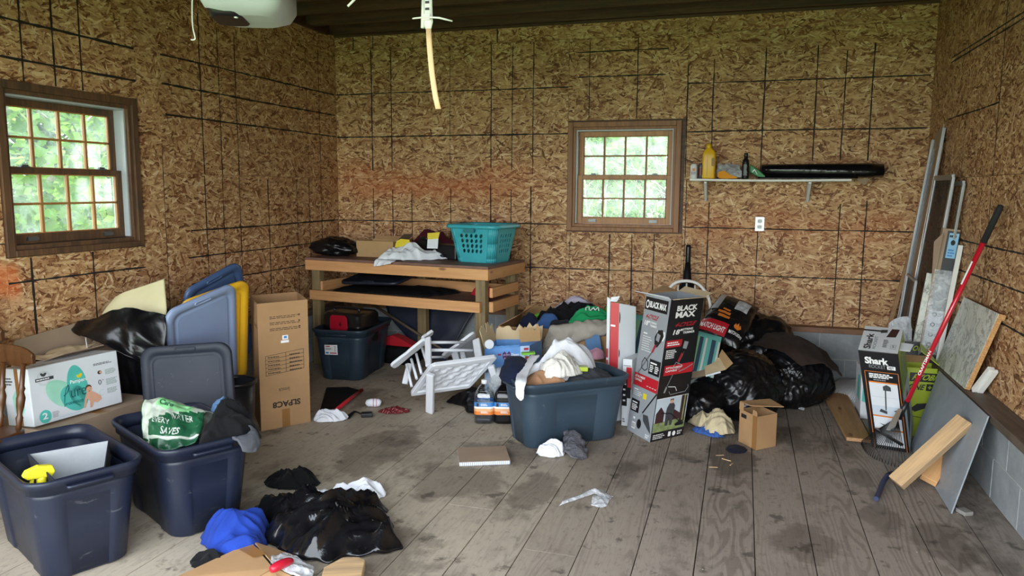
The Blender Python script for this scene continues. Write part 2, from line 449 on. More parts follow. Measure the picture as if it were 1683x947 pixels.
def make_floor():
    t = NT('weathered_floor_plank'); o = t.coord(); r = t.rnd()
    off = t.n('CombineXYZ', None, X=t.math('MULTIPLY', r, 5.0), Y=t.math('MULTIPLY', r, 53.0), Z=0.0).outputs[0]
    p = t.n('VectorMath', {'operation': 'ADD'}, _0=o, _1=off).outputs[0]
    # cathedral grain: rings cut by a long slow warp
    warp = t.noise(t.map(p, (3.5, 0.55, 1)), 1.0, 2, 0.5)
    sx = t.n('SeparateXYZ', None, Vector=p)
    ring = t.math('ADD', t.math('MULTIPLY', sx.outputs[0], 14.0), t.math('MULTIPLY', warp, 22.0))
    ring = t.math('ADD', ring, t.math('MULTIPLY', t.noise(t.map(p, (30, 2, 1)), 1.0, 2), 0.9))
    gr = t.math('MULTIPLY_ADD', t.math('SINE', t.math('MULTIPLY', ring, 6.283)), 0.5, 0.5)
    fine = t.noise(t.map(p, (160, 5, 1)), 1.0, 3, 0.6)
    g = t.n('NewGeometry').outputs['Position']
    big = t.noise(g, 0.9, 5, 0.6); bl = t.noise(t.map(g, (1.4, 0.9, 1), loc=(3, 7, 0)), 1.6, 6, 0.62); sp = t.noise(t.map(g, (1, 1, 1), loc=(11, 2, 0)), 7.0, 5, 0.6)
    sepg = t.n('SeparateXYZ', None, Vector=g)
    # the left side of the floor is lighter, with fainter grain
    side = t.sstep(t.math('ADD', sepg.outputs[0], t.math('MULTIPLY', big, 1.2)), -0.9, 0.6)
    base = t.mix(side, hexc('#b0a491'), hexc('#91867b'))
    c = t.mix(t.math('MULTIPLY', t.math('SUBTRACT', r, 0.5), 0.5), base, hexc('#6e6257'))
    c = t.mix(t.math('MULTIPLY', t.sstep(gr, 0.45, 0.95), t.math('MULTIPLY', t.fmix(side, 0.12, 0.40), t.sstep(t.noise(t.map(p, (5, 0.35, 1), loc=(9, 4, 0)), 1.0, 2), 0.42, 0.62))), c, hexc('#4d4239'))
    c = t.mix(t.math('MULTIPLY', t.sstep(fine, 0.50, 0.75), 0.32), c, hexc('#54483d'))
    c = t.mix(t.math('MULTIPLY', t.sstep(big, 0.5, 0.72), 0.4), c, hexc('#5e5348'))
    c = t.mix(t.math('MULTIPLY', t.sstep(bl, 0.53, 0.66), 0.6), c, hexc('#40372f'))
    c = t.mix(t.math('MULTIPLY', t.sstep(sp, 0.60, 0.68), 0.65), c, hexc('#332d28'))
    pale = t.noise(t.map(g, (0.6, 2.0, 1), loc=(5, 1, 0)), 2.3, 5, 0.65)
    c = t.mix(t.math('MULTIPLY', t.sstep(pale, 0.58, 0.72), 0.35), c, hexc('#a9a090'))
    gm = t.noise(t.map(g, (1.6, 0.7, 1), loc=(1, 9, 0)), 24.0, 5, 0.7)
    c = t.mix(t.math('MULTIPLY', t.sstep(gm, 0.52, 0.68), 0.34), c, hexc('#41392f')); c = t.mix(t.math('MULTIPLY', t.sstep(gm, 0.30, 0.46), 0.0), c, c)
    fl = t.n('TexVoronoi', None, Vector=g, Scale=9.0).outputs['Distance']
    c = t.mix(t.math('LESS_THAN', fl, 0.035), c, hexc('#c8c2b6'))
    # oil stain in front of the bags, spill by the notebook
    def spot(cx, cy, rx, ry):
        q = t.map(g, (1/rx, 1/ry, 0), loc=(-cx/rx, -cy/ry, 0))
        d = t.n('VectorMath', {'operation': 'LENGTH'}, _0=q).outputs['Value']
        d = t.math('ADD', d, t.math('MULTIPLY', t.math('SUBTRACT', t.noise(g, 5, 7, 0.65), 0.5), 2.0))
        return t.math('SUBTRACT', 1.0, t.sstep(d, 0.75, 1.05))
    for s in ((0.0, 4.55, .16, .42), (0.0, 4.6, .15, .36), (-1.45, 3.75, .30, .28), (-1.55, 2.85, .42, .28), (-1.0, 3.75, .12, .3), (0.72, 3.95, .10, .22), (0.35, 3.55, .16, .2), (-1.35, 4.25, .30, .22), (0.95, 3.75, .14, .25), (-2.1, 4.1, .2, .5), (0.7, 4.5, .08, .16)):
        c = t.mix(t.math('MULTIPLY', spot(*s), 0.42), c, hexc('#3a2f27'))
    t.set(t.b.inputs['Base Color'], c)
    t.set(t.b.inputs['Roughness'], t.fmix(bl, 0.5, 0.75)); t.b.inputs['Specular IOR Level'].default_value = 0.35
    t.bump(t.math('ADD', gr, fine), 0.25, 0.002)
    return t.mat
FLOOR = make_floor()

def lumber(name, light, dark, grain=0.5, knots=True, axis=0, rough=0.6, dirt=0.0):
    """sawn wood, grain along the object's local axis (0 x, 1 y, 2 z)"""
    t = NT(name); o = t.coord(); r = t.rnd()
    sc = [26, 26, 26]; sc[axis] = 1.6
    p = t.n('VectorMath', {'operation': 'ADD'}, _0=o, _1=t.n('CombineXYZ', None, X=t.math('MULTIPLY', r, 31.0), Y=t.math('MULTIPLY', r, 17.0), Z=t.math('MULTIPLY', r, 23.0)).outputs[0]).outputs[0]
    a = t.noise(t.map(p, sc), 1.0, 3, 0.6, 0.6); f = t.noise(t.map(p, [x*7 for x in sc]), 1.0, 2)
    v = t.math('ADD', t.math('MULTIPLY', a, 0.75), t.math('MULTIPLY', f, 0.25))
    c = t.ramp(v, [(0.36, hexc(dark)), (0.62, hexc(light))])
    c = t.mix(grain, hexc(light), c)
    if knots:
        ks = [9, 9, 9]; ks[axis] = 3.2
        d = t.n('TexVoronoi', None, Vector=t.map(p, ks), Scale=1.0).outputs['Distance']
        c = t.mix(t.math('MULTIPLY', t.math('SUBTRACT', 1.0, t.sstep(d, 0.06, 0.16)), 0.75), c, hexc('#5a3216'))
    if dirt:
        c = t.mix(t.math('MULTIPLY', t.sstep(t.noise(p, 4, 6, 0.7), 0.48, 0.7), dirt), c, hexc('#3b3128'))
    t.set(t.b.inputs['Base Color'], c); t.b.inputs['Roughness'].default_value = rough
    t.bump(v, 0.2, 0.002)
    return t.mat
PINE_X = lumber('pine_board', '#cf9c68', '#a9713f'); PINE_Y = lumber('pine_board_crosswise', '#cf9c68', '#a9713f', axis=1)
PT_Z = lumber('green_treated_post', '#8d7a55', '#5e4f33', 0.8, axis=2, knots=False)
JOIST = lumber('dark_joist_wood', '#5a3a26', '#2c1b12', 0.8, dirt=0.6)
SILL_X = lumber('sill_plate_wood', '#8a6246', '#5b3d2a', 0.8, dirt=0.5, knots=False); SILL_Y = lumber('dirty_sill_plate_wood', '#64564a', '#3d332b', 0.8, axis=1, dirt=0.6, knots=False)
CASING = lumber('window_wood', '#94602f', '#643b1b', 0.7, axis=2, knots=False, rough=0.5)
CASING_OLD = lumber('grimy_window_wood', '#6b4a2f', '#3a271a', 0.8, axis=2, knots=False, rough=0.6, dirt=0.7)
SASH = lumber('sash_wood', '#b07a40', '#7f5124', 0.6, axis=2, knots=False, rough=0.45)
OFFCUT = lumber('weathered_offcut', '#c9a67a', '#85735c', 0.75, axis=0, knots=False)
OFFCUT_END = lumber('fresh_cut_pine', '#d8a873', '#b98450', 0.6, axis=0, knots=False)
BROWNPLANK = lumber('brown_floor_plank', '#a9835c', '#85613f', 0.7, axis=0)
TURNED = lumber('turned_brown_wood', '#4f2f16', '#2e1a0b', 0.7, axis=2, knots=False, rough=0.35)
HARDBOARD = simple('stained_bench_board', '#77574a', 0.6, var=0.25, vs=5, dirt=0.6)

def make_block():
    t = NT('concrete_block'); o = t.coord(); r = t.rnd()
    n1 = t.noise(o, 5, 5, 0.65); n2 = t.noise(o, 150, 3, 0.7)
    c = t.ramp(n1, [(0.3, hexc('#7f8487')), (0.7, hexc('#a4a8a8'))])
    c = t.mix(t.math('MULTIPLY', t.sstep(n2, 0.55, 0.75), 0.35), c, hexc('#5b5e60'))
    c = t.mix(t.math('MULTIPLY', r, 0.25), c, hexc('#8d9092'))
    t.set(t.b.inputs['Base Color'], c); t.b.inputs['Roughness'].default_value = 0.9; t.bump(n2, 0.5, 0.003)
    return t.mat
BLOCK = make_block(); MORTAR = simple('mortar', '#a9aaa6', 0.95, bump=0.3)

def cardboard(name, col, dark=0.18, print_=False):
    t = NT(name); o = t.coord(); n1 = t.noise(o, 3, 5, 0.6); n2 = t.noise(t.map(o, (8, 8, 90)), 1.0, 3)
    c0 = hexc(col); c = t.ramp(n1, [(0.3, tuple(x*(1-dark) for x in c0[:3])+(1,)), (0.7, tuple(x*1.05 for x in c0[:3])+(1,))])
    c = t.mix(t.math('MULTIPLY', t.sstep(n2, 0.55, 0.8), 0.15), c, tuple(x*0.7 for x in c0[:3])+(1,))
    sc = t.noise(o, 9, 5, 0.7); c = t.mix(t.math('MULTIPLY', t.sstep(sc, 0.62, 0.75), 0.3), c, tuple(x*0.6 for x in c0[:3])+(1,))
    t.set(t.b.inputs['Base Color'], c); t.b.inputs['Roughness'].default_value = 0.75; t.b.inputs['Specular IOR Level'].default_value = 0.25
    t.bump(t.math('ADD', n2, sc), 0.12, 0.002)
    return t.mat
CARD = cardboard('brown_cardboard', '#a5825c'); CARD2 = cardboard('tan_cardboard', '#b59468'); CARD_IN = cardboard('cardboard_inside', '#a9885f'); CARD_GREY = cardboard('greyish_cardboard', '#a48e78'); CARD_PALE = cardboard('pale_cardboard', '#cdb893')
TAPE = simple('brown_tape', '#8a6237', 0.3, var=0.1)

def trash(name, col, bump=0.7, scale=7.0, rough=0.16):
    t = NT(name); o = t.coord(); w = t.noise(o, 2.5, 2, out=1)
    p = t.n('VectorMath', {'operation': 'MULTIPLY_ADD'}, _0=w, _1=(0.25, 0.25, 0.25), _2=o).outputs[0]
    d1 = t.n('TexVoronoi', {'feature': 'DISTANCE_TO_EDGE'}, Vector=t.map(p, (1, 0.7, 0.35)), Scale=scale).outputs['Distance']
    n = t.noise(p, scale*2.2, 4, 0.6)
    h = t.math('ADD', t.math('MULTIPLY', t.math('MINIMUM', d1, 0.35), 1.6), t.math('MULTIPLY', n, 0.5))
    t.set(t.b.inputs['Base Color'], t.ramp(n, [(0.3, hexc(col)), (0.8, tuple(min(1, x*1.6+0.002) for x in hexc(col)[:3])+(1,))]))
    t.b.inputs['Roughness'].default_value = rough; t.b.inputs['Specular IOR Level'].default_value = 0.42
    t.bump(h, bump, 0.02)
    return t.mat
TRASH = trash('black_bin_liner', '#09090b', 0.22, 4.0, 0.30); TRASH2 = trash('black_plastic_film', '#0a0a0c', 0.25, 5.0, 0.15)

def cloth(name, col, var=0.15, weave=260, bump=0.25, rough=0.9, sheen=0.03, fold=0.25):
    t = NT(name); o = t.coord(); n1 = t.noise(o, 5, 4, 0.6); n2 = t.noise(o, weave, 2); n3 = t.noise(o, 18, 4, 0.6, 0.8)
    c0 = hexc(col); c = t.ramp(t.math('ADD', t.math('MULTIPLY', n1, 0.7), t.math('MULTIPLY', n2, 0.3)), [(0.3, tuple(x*(1-var) for x in c0[:3])+(1,)), (0.7, tuple(min(1, x*(1+var)) for x in c0[:3])+(1,))])
    t.set(t.b.inputs['Base Color'], c); t.b.inputs['Roughness'].default_value = rough; t.b.inputs['Sheen Weight'].default_value = sheen
    t.b.inputs['Specular IOR Level'].default_value = 0.2
    t.bump(t.math('ADD', t.math('MULTIPLY', n2, 0.25), t.math('MULTIPLY', n3, fold*4)), bump, 0.012)
    return t.mat
C_WHITE = cloth('white_cotton', '#d9dbe0'); C_BLACK = cloth('black_cotton', '#0c0c0e'); C_CHAR = cloth('charcoal_cotton', '#1e1e21'); C_BLUE = cloth('royal_blue_cotton', '#1a3585', 0.25)
C_NAVY = cloth('navy_cotton', '#141930'); C_GREY = cloth('grey_marl', '#4c4e54'); C_JEAN = cloth('dark_denim', '#141c33', 0.2); C_DENIM = cloth('faded_denim', '#5d7fa6', 0.2); C_BEIGE = cloth('beige_cotton', '#b5a888'); C_TAUPE = cloth('taupe_knit', '#a09a8e')
C_GREEN = cloth('green_tshirt_cotton', '#1c8a53'); C_LIME = cloth('lime_cotton', '#7cc043'); C_CORAL = cloth('coral_cotton', '#c2634b'); C_LILAC = cloth('pale_lilac_cotton', '#a9a1b1'); C_MAROON = cloth('maroon_cotton', '#4a1422'); C_BROWN = cloth('dark_brown_cloth', '#2a1f19'); C_TAN = cloth('tan_suede', '#a37c5d'); C_OFF = cloth('off_white_lace', '#d4d2ca', 0.1, 120, 0.6); C_RED = cloth('red_fabric', '#b31f2b'); C_BNYL = cloth('black_nylon', '#0e0e10', 0.2, 300, 0.2, 0.6, 0.0)
C_LINING = cloth('pale_grey_lining', '#9da1a3', 0.06); C_PINK = cloth('pink_cotton', '#c792a3')

def plastic(name, col, rough=0.4, var=0.06, bump=0.08, bs=160, scuff=0.25):
    t = NT(name); o = t.coord(); c0 = hexc(col); n = t.noise(o, 4, 4, 0.6); s = t.noise(t.map(o, (14, 3, 9)), 2.0, 5, 0.75, 1.0)
    c = t.ramp(n, [(0.3, tuple(x*(1-var) for x in c0[:3])+(1,)), (0.7, tuple(min(1, x*(1+var)) for x in c0[:3])+(1,))])
    c = t.mix(t.math('MULTIPLY', t.sstep(s, 0.62, 0.72), scuff), c, tuple(min(1, x*0.6+0.22) for x in c0[:3])+(1,))
    t.set(t.b.inputs['Base Color'], c); t.set(t.b.inputs['Roughness'], t.fmix(n, rough*0.8, rough*1.25)); t.b.inputs['Specular IOR Level'].default_value = 0.45
    t.bump(t.noise(o, bs, 3), bump, 0.002)
    return t.mat
P_NAVY = plastic('navy_tote_plastic', '#1a2031', 0.42); P_STEEL = plastic('steel_blue_tote_plastic', '#32414e', 0.45, scuff=0.3); P_DTEAL = plastic('dark_teal_tote_plastic', '#263440', 0.42)
P_LBLUE = plastic('light_blue_lid_plastic', '#8292b2', 0.4, scuff=0.2); P_SLATE = plastic('slate_blue_lid_plastic', '#1c222e', 0.58); P_BLUE = plastic('blue_lid_plastic', '#394d72', 0.4); P_YELLOW = plastic('yellow_lid_plastic', '#d3a122', 0.4, scuff=0.1); P_DARK = plastic('near_black_lid_plastic', '#1c212b', 0.4)
P_BLACK = plastic('black_plastic', '#131315', 0.35); P_TEAL = plastic('turquoise_plastic', '#3fa6b1', 0.38, scuff=0.05); P_WHITE = plastic('white_plastic', '#d8dadc', 0.4, scuff=0.05); P_RED = plastic('red_plastic', '#a8162c', 0.35, scuff=0.1); P_LIME = plastic('yellow_spray_plastic', '#dcd02e', 0.4, scuff=0.05); P_JUG = plastic('yellow_jug_plastic', '#d9a814', 0.35, scuff=0.05); P_CREAM = plastic('cream_strap_plastic', '#d9b48c', 0.5, scuff=0.1); P_GREY = plastic('light_grey_plastic', '#b3b8bd', 0.45); P_BPIPE = plastic('dull_blue_plastic', '#27304f', 0.5)
P_CHAIR = plastic('white_resin', '#d2d5da', 0.38, scuff=0.1)
INK_W = simple('white_ink', '#e4e4e2', 0.5, var=0.03); INK_K = simple('black_ink', '#151515', 0.5, var=0.03); INK_R = simple('red_ink', '#a01e28', 0.45, var=0.05); INK_G = simple('grey_ink', '#8a8d90', 0.5, var=0.05); INK_DG = simple('dark_grey_ink', '#3c3e41', 0.5, var=0.05)
INK_BR = simple('brown_ink', '#2e2013', 0.7, var=0.05); INK_OR = simple('orange_ink', '#d0762d', 0.5, var=0.05); INK_Y = simple('yellow_ink', '#d7c22b', 0.5, var=0.05); INK_LG = simple('lime_ink', '#b4c62c', 0.45, var=0.04); INK_GN = simple('dark_green_ink', '#1e5a3c', 0.5, var=0.1); INK_LGN = simple('light_green_ink', '#77b27a', 0.5, var=0.1)
INK_T1 = simple('teal_ink', '#4fb3a6', 0.5, var=0.15); INK_T2 = simple('mint_ink', '#96cdb4', 0.5, var=0.12); INK_T3 = simple('dark_teal_ink', '#174a52', 0.5, var=0.05); INK_BL = simple('blue_ink', '#3f7fc0', 0.5, var=0.08); INK_LB = simple('light_blue_ink', '#8fc0e0', 0.5, var=0.06); INK_PU = simple('purple_ink', '#4b1b5c', 0.5, var=0.05); INK_SK = simple('skin_tone_ink', '#cfa083', 0.5, var=0.06); INK_HR = simple('hair_brown_ink', '#4a3024', 0.5, var=0.06)
INK_SKY = simple('photo_sky_ink', '#b9c4cc', 0.5, var=0.08); INK_GRASS = simple('photo_grass_ink', '#7d8a5a', 0.5, var=0.3, vs=30); INK_BARN = simple('photo_barn_ink', '#3c2324', 0.5, var=0.2)
BOX_GREY = simple('grey_printed_card', '#8f9498', 0.4, var=0.03, coat=0.2); BOX_BLACK = simple('black_printed_card', '#17171a', 0.38, var=0.05, coat=0.2); BOX_WHITE = simple('white_printed_card', '#cfd3d6', 0.45, var=0.03, coat=0.1); BOX_RED = simple('red_printed_card', '#b4202a', 0.4, var=0.05, coat=0.15); BOX_LIME = simple('lime_printed_card', '#a3b52b', 0.4, var=0.06, coat=0.15); BOX_BLUE = simple('blue_printed_card', '#5f93cf', 0.45, var=0.12, vs=9); BOX_PALE = simple('pale_blue_printed_card', '#a9c0dc', 0.45, var=0.1)
METAL = simple('brushed_aluminium', '#a9adb0', 0.35, 0.85, var=0.1); STEEL = simple('dull_steel', '#6a6c6e', 0.4, 0.8, var=0.15); CHROME = simple('chrome', '#c9ccd0', 0.15, 1.0, var=0.03); BLACKMET = simple('black_painted_metal', '#121213', 0.4, var=0.1); WHITEMET = simple('white_painted_metal', '#d5d7d9', 0.35, var=0.05); REDPAINT = simple('red_painted_tube', '#b8182c', 0.25, var=0.08, coat=0.5); GRIP = simple('black_foam_grip', '#1a1a1b', 0.85, var=0.1, bump=0.3)
FOAM = simple('cream_foam_sheet', '#d3cba0', 0.8, var=0.06, vs=4); PAPER = simple('white_paper', '#d5d9de', 0.7, var=0.05); GREYPANEL = None
WHITEPAINT = simple('white_paint', '#d9d8d2', 0.45, var=0.05, dirt=0.15); DARKVOID = simple('dark_shadow_gap', '#0d0b0a', 0.9); LINE = simple('black_guide_line_ink', '#1b1510', 0.8, var=0.2)
BLUETAPE = simple('blue_caulk', '#26365c', 0.6)

def make_glass(name='dusty_window_glass', dust=0.10, tint=(0.97, 1, 0.98, 1)):
    t = NT(name); tr = t.n('BsdfTransparent', None, Color=tint); gl = t.n('BsdfGlossy', None, Roughness=0.05); df = t.n('BsdfTranslucent', None, Color=(0.85, 0.9, 0.88, 1))
    fr = t.n('Fresnel', None, IOR=1.35); g = t.n('NewGeometry').outputs['Position']
    n = t.noise(g, 9, 5, 0.7); sp = t.n('TexVoronoi', None, Vector=g, Scale=90.0).outputs['Distance']
    d = t.math('ADD', t.math('MULTIPLY', t.sstep(n, 0.35, 0.8), dust*1.5), t.math('MULTIPLY', t.math('LESS_THAN', sp, 0.16), 0.2))
    d = t.math('ADD', d, dust*0.4)
    m1 = t.n('MixShader', None, _0=d, _1=tr.outputs[0], _2=df.outputs[0]); m2 = t.n('MixShader', None, _0=fr.outputs[0], _1=m1.outputs[0], _2=gl.outputs[0])
    t.t.links.new(m2.outputs[0], t.out.inputs['Surface']); return t.mat
GLASS = make_glass()

def make_film(name, col=(0.92, 0.94, 0.96, 1), op=0.25, rough=0.08, bump=0.6, scale=18):
    t = NT(name); o = t.coord(); tr = t.n('BsdfTransparent', None, Color=col)
    t.set(t.b.inputs['Base Color'], col); t.b.inputs['Roughness'].default_value = rough
    n = t.noise(o, scale, 4, 0.6, 1.0); t.bump(n, bump, 0.02)
    f = t.math('ADD', t.math('MULTIPLY', t.sstep(n, 0.45, 0.75), 0.35), op)
    m = t.n('MixShader', None, _0=f, _1=tr.outputs[0], _2=t.b.outputs[0]); t.t.links.new(m.outputs[0], t.out.inputs['Surface']); return t.mat
FILM = make_film('clear_plastic_film'); FILM_GREY = make_film('silvery_plastic_wrap', (0.75, 0.78, 0.8, 1), 0.55, 0.12, 0.9, 30)
def make_pet():
    t = NT('clear_bottle_plastic'); tr = t.n('BsdfTransparent', None, Color=(0.86, 0.89, 0.90, 1)); gl = t.n('BsdfGlossy', None, Roughness=0.06); lw = t.n('LayerWeight', None, Blend=0.35)
    f = t.math('ADD', t.math('MULTIPLY', lw.outputs['Facing'], 0.6), 0.10)
    m = t.n('MixShader', None, _0=f, _1=tr.outputs[0], _2=gl.outputs[0]); t.t.links.new(m.outputs[0], t.out.inputs['Surface']); return t.mat
PET = make_pet()

def make_marble():
    t = NT('marble_laminate'); o = t.coord(); w = t.noise(o, 3, 4, 0.6, out=1)
    p = t.n('VectorMath', {'operation': 'MULTIPLY_ADD'}, _0=w, _1=(0.35, 0.35, 0.35), _2=o).outputs[0]
    a = t.math('ABSOLUTE', t.math('SUBTRACT', t.noise(t.map(p, (1.2, 2.2, 1.4)), 3.2, 7, 0.65, 0.6), 0.5))
    b = t.math('ABSOLUTE', t.math('SUBTRACT', t.noise(t.map(p, (1, 1.6, 1.2), loc=(4, 2, 1)), 8, 6, 0.6, 0.8), 0.5))
    c = t.ramp(t.noise(o, 4, 5, 0.6), [(0.3, hexc('#bcc0b6')), (0.7, hexc('#d8dad1'))])
    c = t.mix(t.math('MULTIPLY', t.math('SUBTRACT', 1.0, t.sstep(a, 0.0, 0.035)), 0.7), c, hexc('#565a52'))
    c = t.mix(t.math('MULTIPLY', t.math('SUBTRACT', 1.0, t.sstep(b, 0.0, 0.02)), 0.35), c, hexc('#6e726a'))
    t.set(t.b.inputs['Base Color'], c); t.b.inputs['Roughness'].default_value = 0.3; return t.mat
MARBLE = make_marble()
PARTICLE = simple('particle_board_core', '#b98a58', 0.8, var=0.35, vs=120, bump=0.3)
def make_greypanel():
    t = NT('grey_embossed_sheet'); o = t.coord(); p = t.map(o, (1.0, 1.0, 1.0), (0, 0, 0.3))
    n = t.noise(t.map(p, (2, 9, 9)), 1.6, 3, 0.6, 1.5); s = t.math('MULTIPLY_ADD', t.math('SINE', t.math('MULTIPLY', n, 60.0)), 0.5, 0.5)
    f = t.noise(o, 3, 6, 0.7)
    c = t.ramp(f, [(0.3, hexc('#7d848a')), (0.7, hexc('#989ea3'))]); c = t.mix(t.math('MULTIPLY', t.sstep(s, 0.7, 1.0), 0.25), c, hexc('#9fa5a8'))
    t.set(t.b.inputs['Base Color'], c); t.b.inputs['Roughness'].default_value = 0.38; t.bump(s, 0.12, 0.002); return t.mat
GREYPANEL = make_greypanel()
def make_screen():
    t = NT('dark_insect_mesh'); tr = t.n('BsdfTransparent'); t.set(t.b.inputs['Base Color'], hexc('#2c2a28')); t.b.inputs['Roughness'].default_value = 0.6
    n = t.noise(t.coord(), 6, 4); m = t.n('MixShader', None, _0=t.fmix(n, 0.6, 0.85), _1=tr.outputs[0], _2=t.b.outputs[0]); t.t.links.new(m.outputs[0], t.out.inputs['Surface']); return t.mat
SCREEN = make_screen()
def make_leaf(name, a, b):
    t = NT(name); g = t.n('NewGeometry'); r = g.outputs['Random Per Island']
    c = t.ramp(r, [(0.0, hexc(a)), (1.0, hexc(b))]); df = t.n('BsdfDiffuse', None, Color=c); tl = t.n('BsdfTranslucent', None, Color=c)
    m = t.n('MixShader', None, _0=0.45, _1=df.outputs[0], _2=tl.outputs[0]); t.t.links.new(m.outputs[0], t.out.inputs['Surface']); return t.mat
LEAF1 = make_leaf('maple_leaf', '#3c6428', '#7fa348'); LEAF2 = make_leaf('light_green_leaf', '#55803a', '#a3bd60'); LEAF3 = make_leaf('dark_green_leaf', '#28492c', '#4d7340')
BARK = simple('pale_bark', '#8d8377', 0.9, var=0.3, bump=0.4, bs=30); LAWN = simple('lawn', '#5f7d3a', 0.95, var=0.35, vs=2)
# ---------------------------------------------------------------- structure
XL, XR, YB, YF, Z0, ZT = -3.86, 1.378, 6.75, 0.6, 0.479, 3.05
rnd = random.Random(7)

# floor of long boards, each its own piece
floor = frame('floor'); tag(floor, 'worn grey brown plank floor of the garage')
PW = 0.2503; seam0 = 0.617
cuts = {-6: [3.1], -8: [3.45], -9: [2.7, 5.2], -11: [4.4], -13: [3.2], -15: [5.0], -4: [1.6], -2: [2.2], 0: [1.7], 2: [2.0], -7: [5.4]}
k = -19
while True:
    x0 = seam0 + k*PW; x1 = x0+PW
    if x0 > XR: break
    xa, xb = max(x0, XL-0.05), min(x1, XR+0.05)
    dz = -rnd.uniform(0.0, 0.0025)
    ys = [YF] + sorted(cuts.get(k, [])) + [YB+0.02]
    if xb-xa > 0.01:
        for ya, yb in zip(ys[:-1], ys[1:]):
            m = MB(); g = 0.0022
            m.box(-(xb-xa)/2+g, ya+0.0012, -0.035, (xb-xa)/2-g, yb-0.0012, 0)
            o = m.build('plank', FLOOR, floor, bevel=0.0008)
            o.location = ((xa+xb)/2, 0, dz)
    k += 1
m = MB(); m.box(XL-0.1, YF, -0.16, XR+0.1, YB+0.1, -0.036); m.build('subfloor', DARKVOID, floor)

# sheathing panels with printed guide lines
BACKM = Matrix(((1, 0, 0, 0), (0, 0, -1, YB), (0, 1, 0, 0), (0, 0, 0, 1)))
LEFTM = Matrix(((0, 0, 1, XL), (1, 0, 0, 0), (0, 1, 0, 0), (0, 0, 0, 1)))
RIGHTM = Matrix(((0, 0, -1, XR), (-1, 0, 0, 0), (0, 1, 0, 0), (0, 0, 0, 1)))

def panel(wall, W, u0, z0, u1, z1, hl=(), vl=()):
    m = MB(); g = 0.0013
    m.box(g, g, -0.011, u1-u0-g, z1-z0-g, 0)
    o = m.build('panel', OSB, wall); o.matrix_basis = W @ Matrix.Translation((u0, z0, -rnd.uniform(0, 0.0015)))
    if hl or vl:
        m = MB()
        def strip(a, b, wd):
            a, b = V(a), V(b); L = (b-a).length; n = max(2, int(L/0.05)); d = (b-a)/n; s = V((-d.y, d.x, 0)).normalized()
            w0 = wd*1.2*rnd.uniform(0.8, 1.2); off = 0.0; rows = []
            for i in range(n+1):
                off += rnd.uniform(-0.0011, 0.0011); off *= 0.93
                ww = w0*rnd.uniform(0.55, 1.35)
                c = a+d*i+s*off; rows.append([c-s*ww/2, c+s*ww/2])
            m.grid(rows, False)
        for h in hl:
            z = h[0]; a, b = (h[1], h[2]) if len(h) > 2 else (u0, u1); wd = h[3] if len(h) > 3 else 0.0085
            a += 0.003; b -= 0.003
            strip((a-u0, z-z0, 0.0006), (b-u0, z-z0+rnd.uniform(-0.004, 0.004), 0.0006), wd)
        for v in vl:
            x, a, b = v[0], v[1], v[2]; wd = v[3] if len(v) > 3 else 0.0085
            strip((x-u0, a-z0, 0.0007), (x-u0+rnd.uniform(-0.004, 0.004), b-z0, 0.0007), wd)
        m.build('printed_lines', LINE, o, fix=False)
    return o

ZS, ZU = 1.698, 2.917
wall_back = frame('wall_back'); tag(wall_back, 'back wall of bare strand board over grey block')
T = 0.005
panel(wall_back, BACKM, XL, Z0, -1.53, ZS, [(1.29,), (0.885,)], [(x, Z0+0.005, 1.63+rnd.uniform(-.05, .04)) for x in (-3.472, -3.262, -3.056, -2.659, -2.262, -2.06, -1.868)])
panel(wall_back, BACKM, XL, ZS, -1.53, ZU, [(2.508, -3.86, -1.53, .011), (2.10, -3.86, -1.53, .010)], [(-3.474, 1.78, 2.91, .011), (-3.267, 1.78, 2.91), (-2.665, 1.85, 2.9, T), (-2.259, 1.80, 2.91), (-2.056, 1.78, 2.91), (-1.856, 1.74, 2.91)])
panel(wall_back, BACKM, -1.53, Z0, -0.50, 1.225, [(0.885,)], [(-1.50, Z0, 1.21, T), (-1.135, Z0, 1.21), (-0.93, Z0, 1.21), (-0.741, Z0, 1.21)])
panel(wall_back, BACKM, -0.50, Z0, XR, ZS, [(1.285,), (0.885, -0.45, 1.37)], [(-0.475, Z0, 1.69, T), (-0.282, Z0, 1.50), (0.129, Z0, 1.27, T), (0.758, Z0, 1.50), (0.957, Z0, 1.53)])
panel(wall_back, BACKM, -0.50, ZS, XR, ZU, [(2.505, -0.5, 1.36), (2.10, -0.5, 1.36)], [(-0.491, 1.71, 2.66), (-0.282, 1.73, 2.70), (0.127, 1.72, 2.77), (0.528, 1.85, 2.77), (0.74, 1.85, 2.72), (0.944, 1.85, 2.77, .010)])
panel(wall_back, BACKM, -1.53, 2.213, -0.50, ZU, [(2.80, -1.47, -0.66), (2.59, -1.45, -0.68)], [(-1.345, 2.22, 2.90, T), (-0.922, 2.22, 2.90)])
for a, b, ls in ((XL, -2.75, [-3.66, -3.45]), (-2.75, -0.52, [-2.2]), (-0.52, XR, [])):
    panel(wall_back, BACKM, a, ZU, b, ZT+0.015, [], [(x, ZU+.01, ZT) for x in ls])

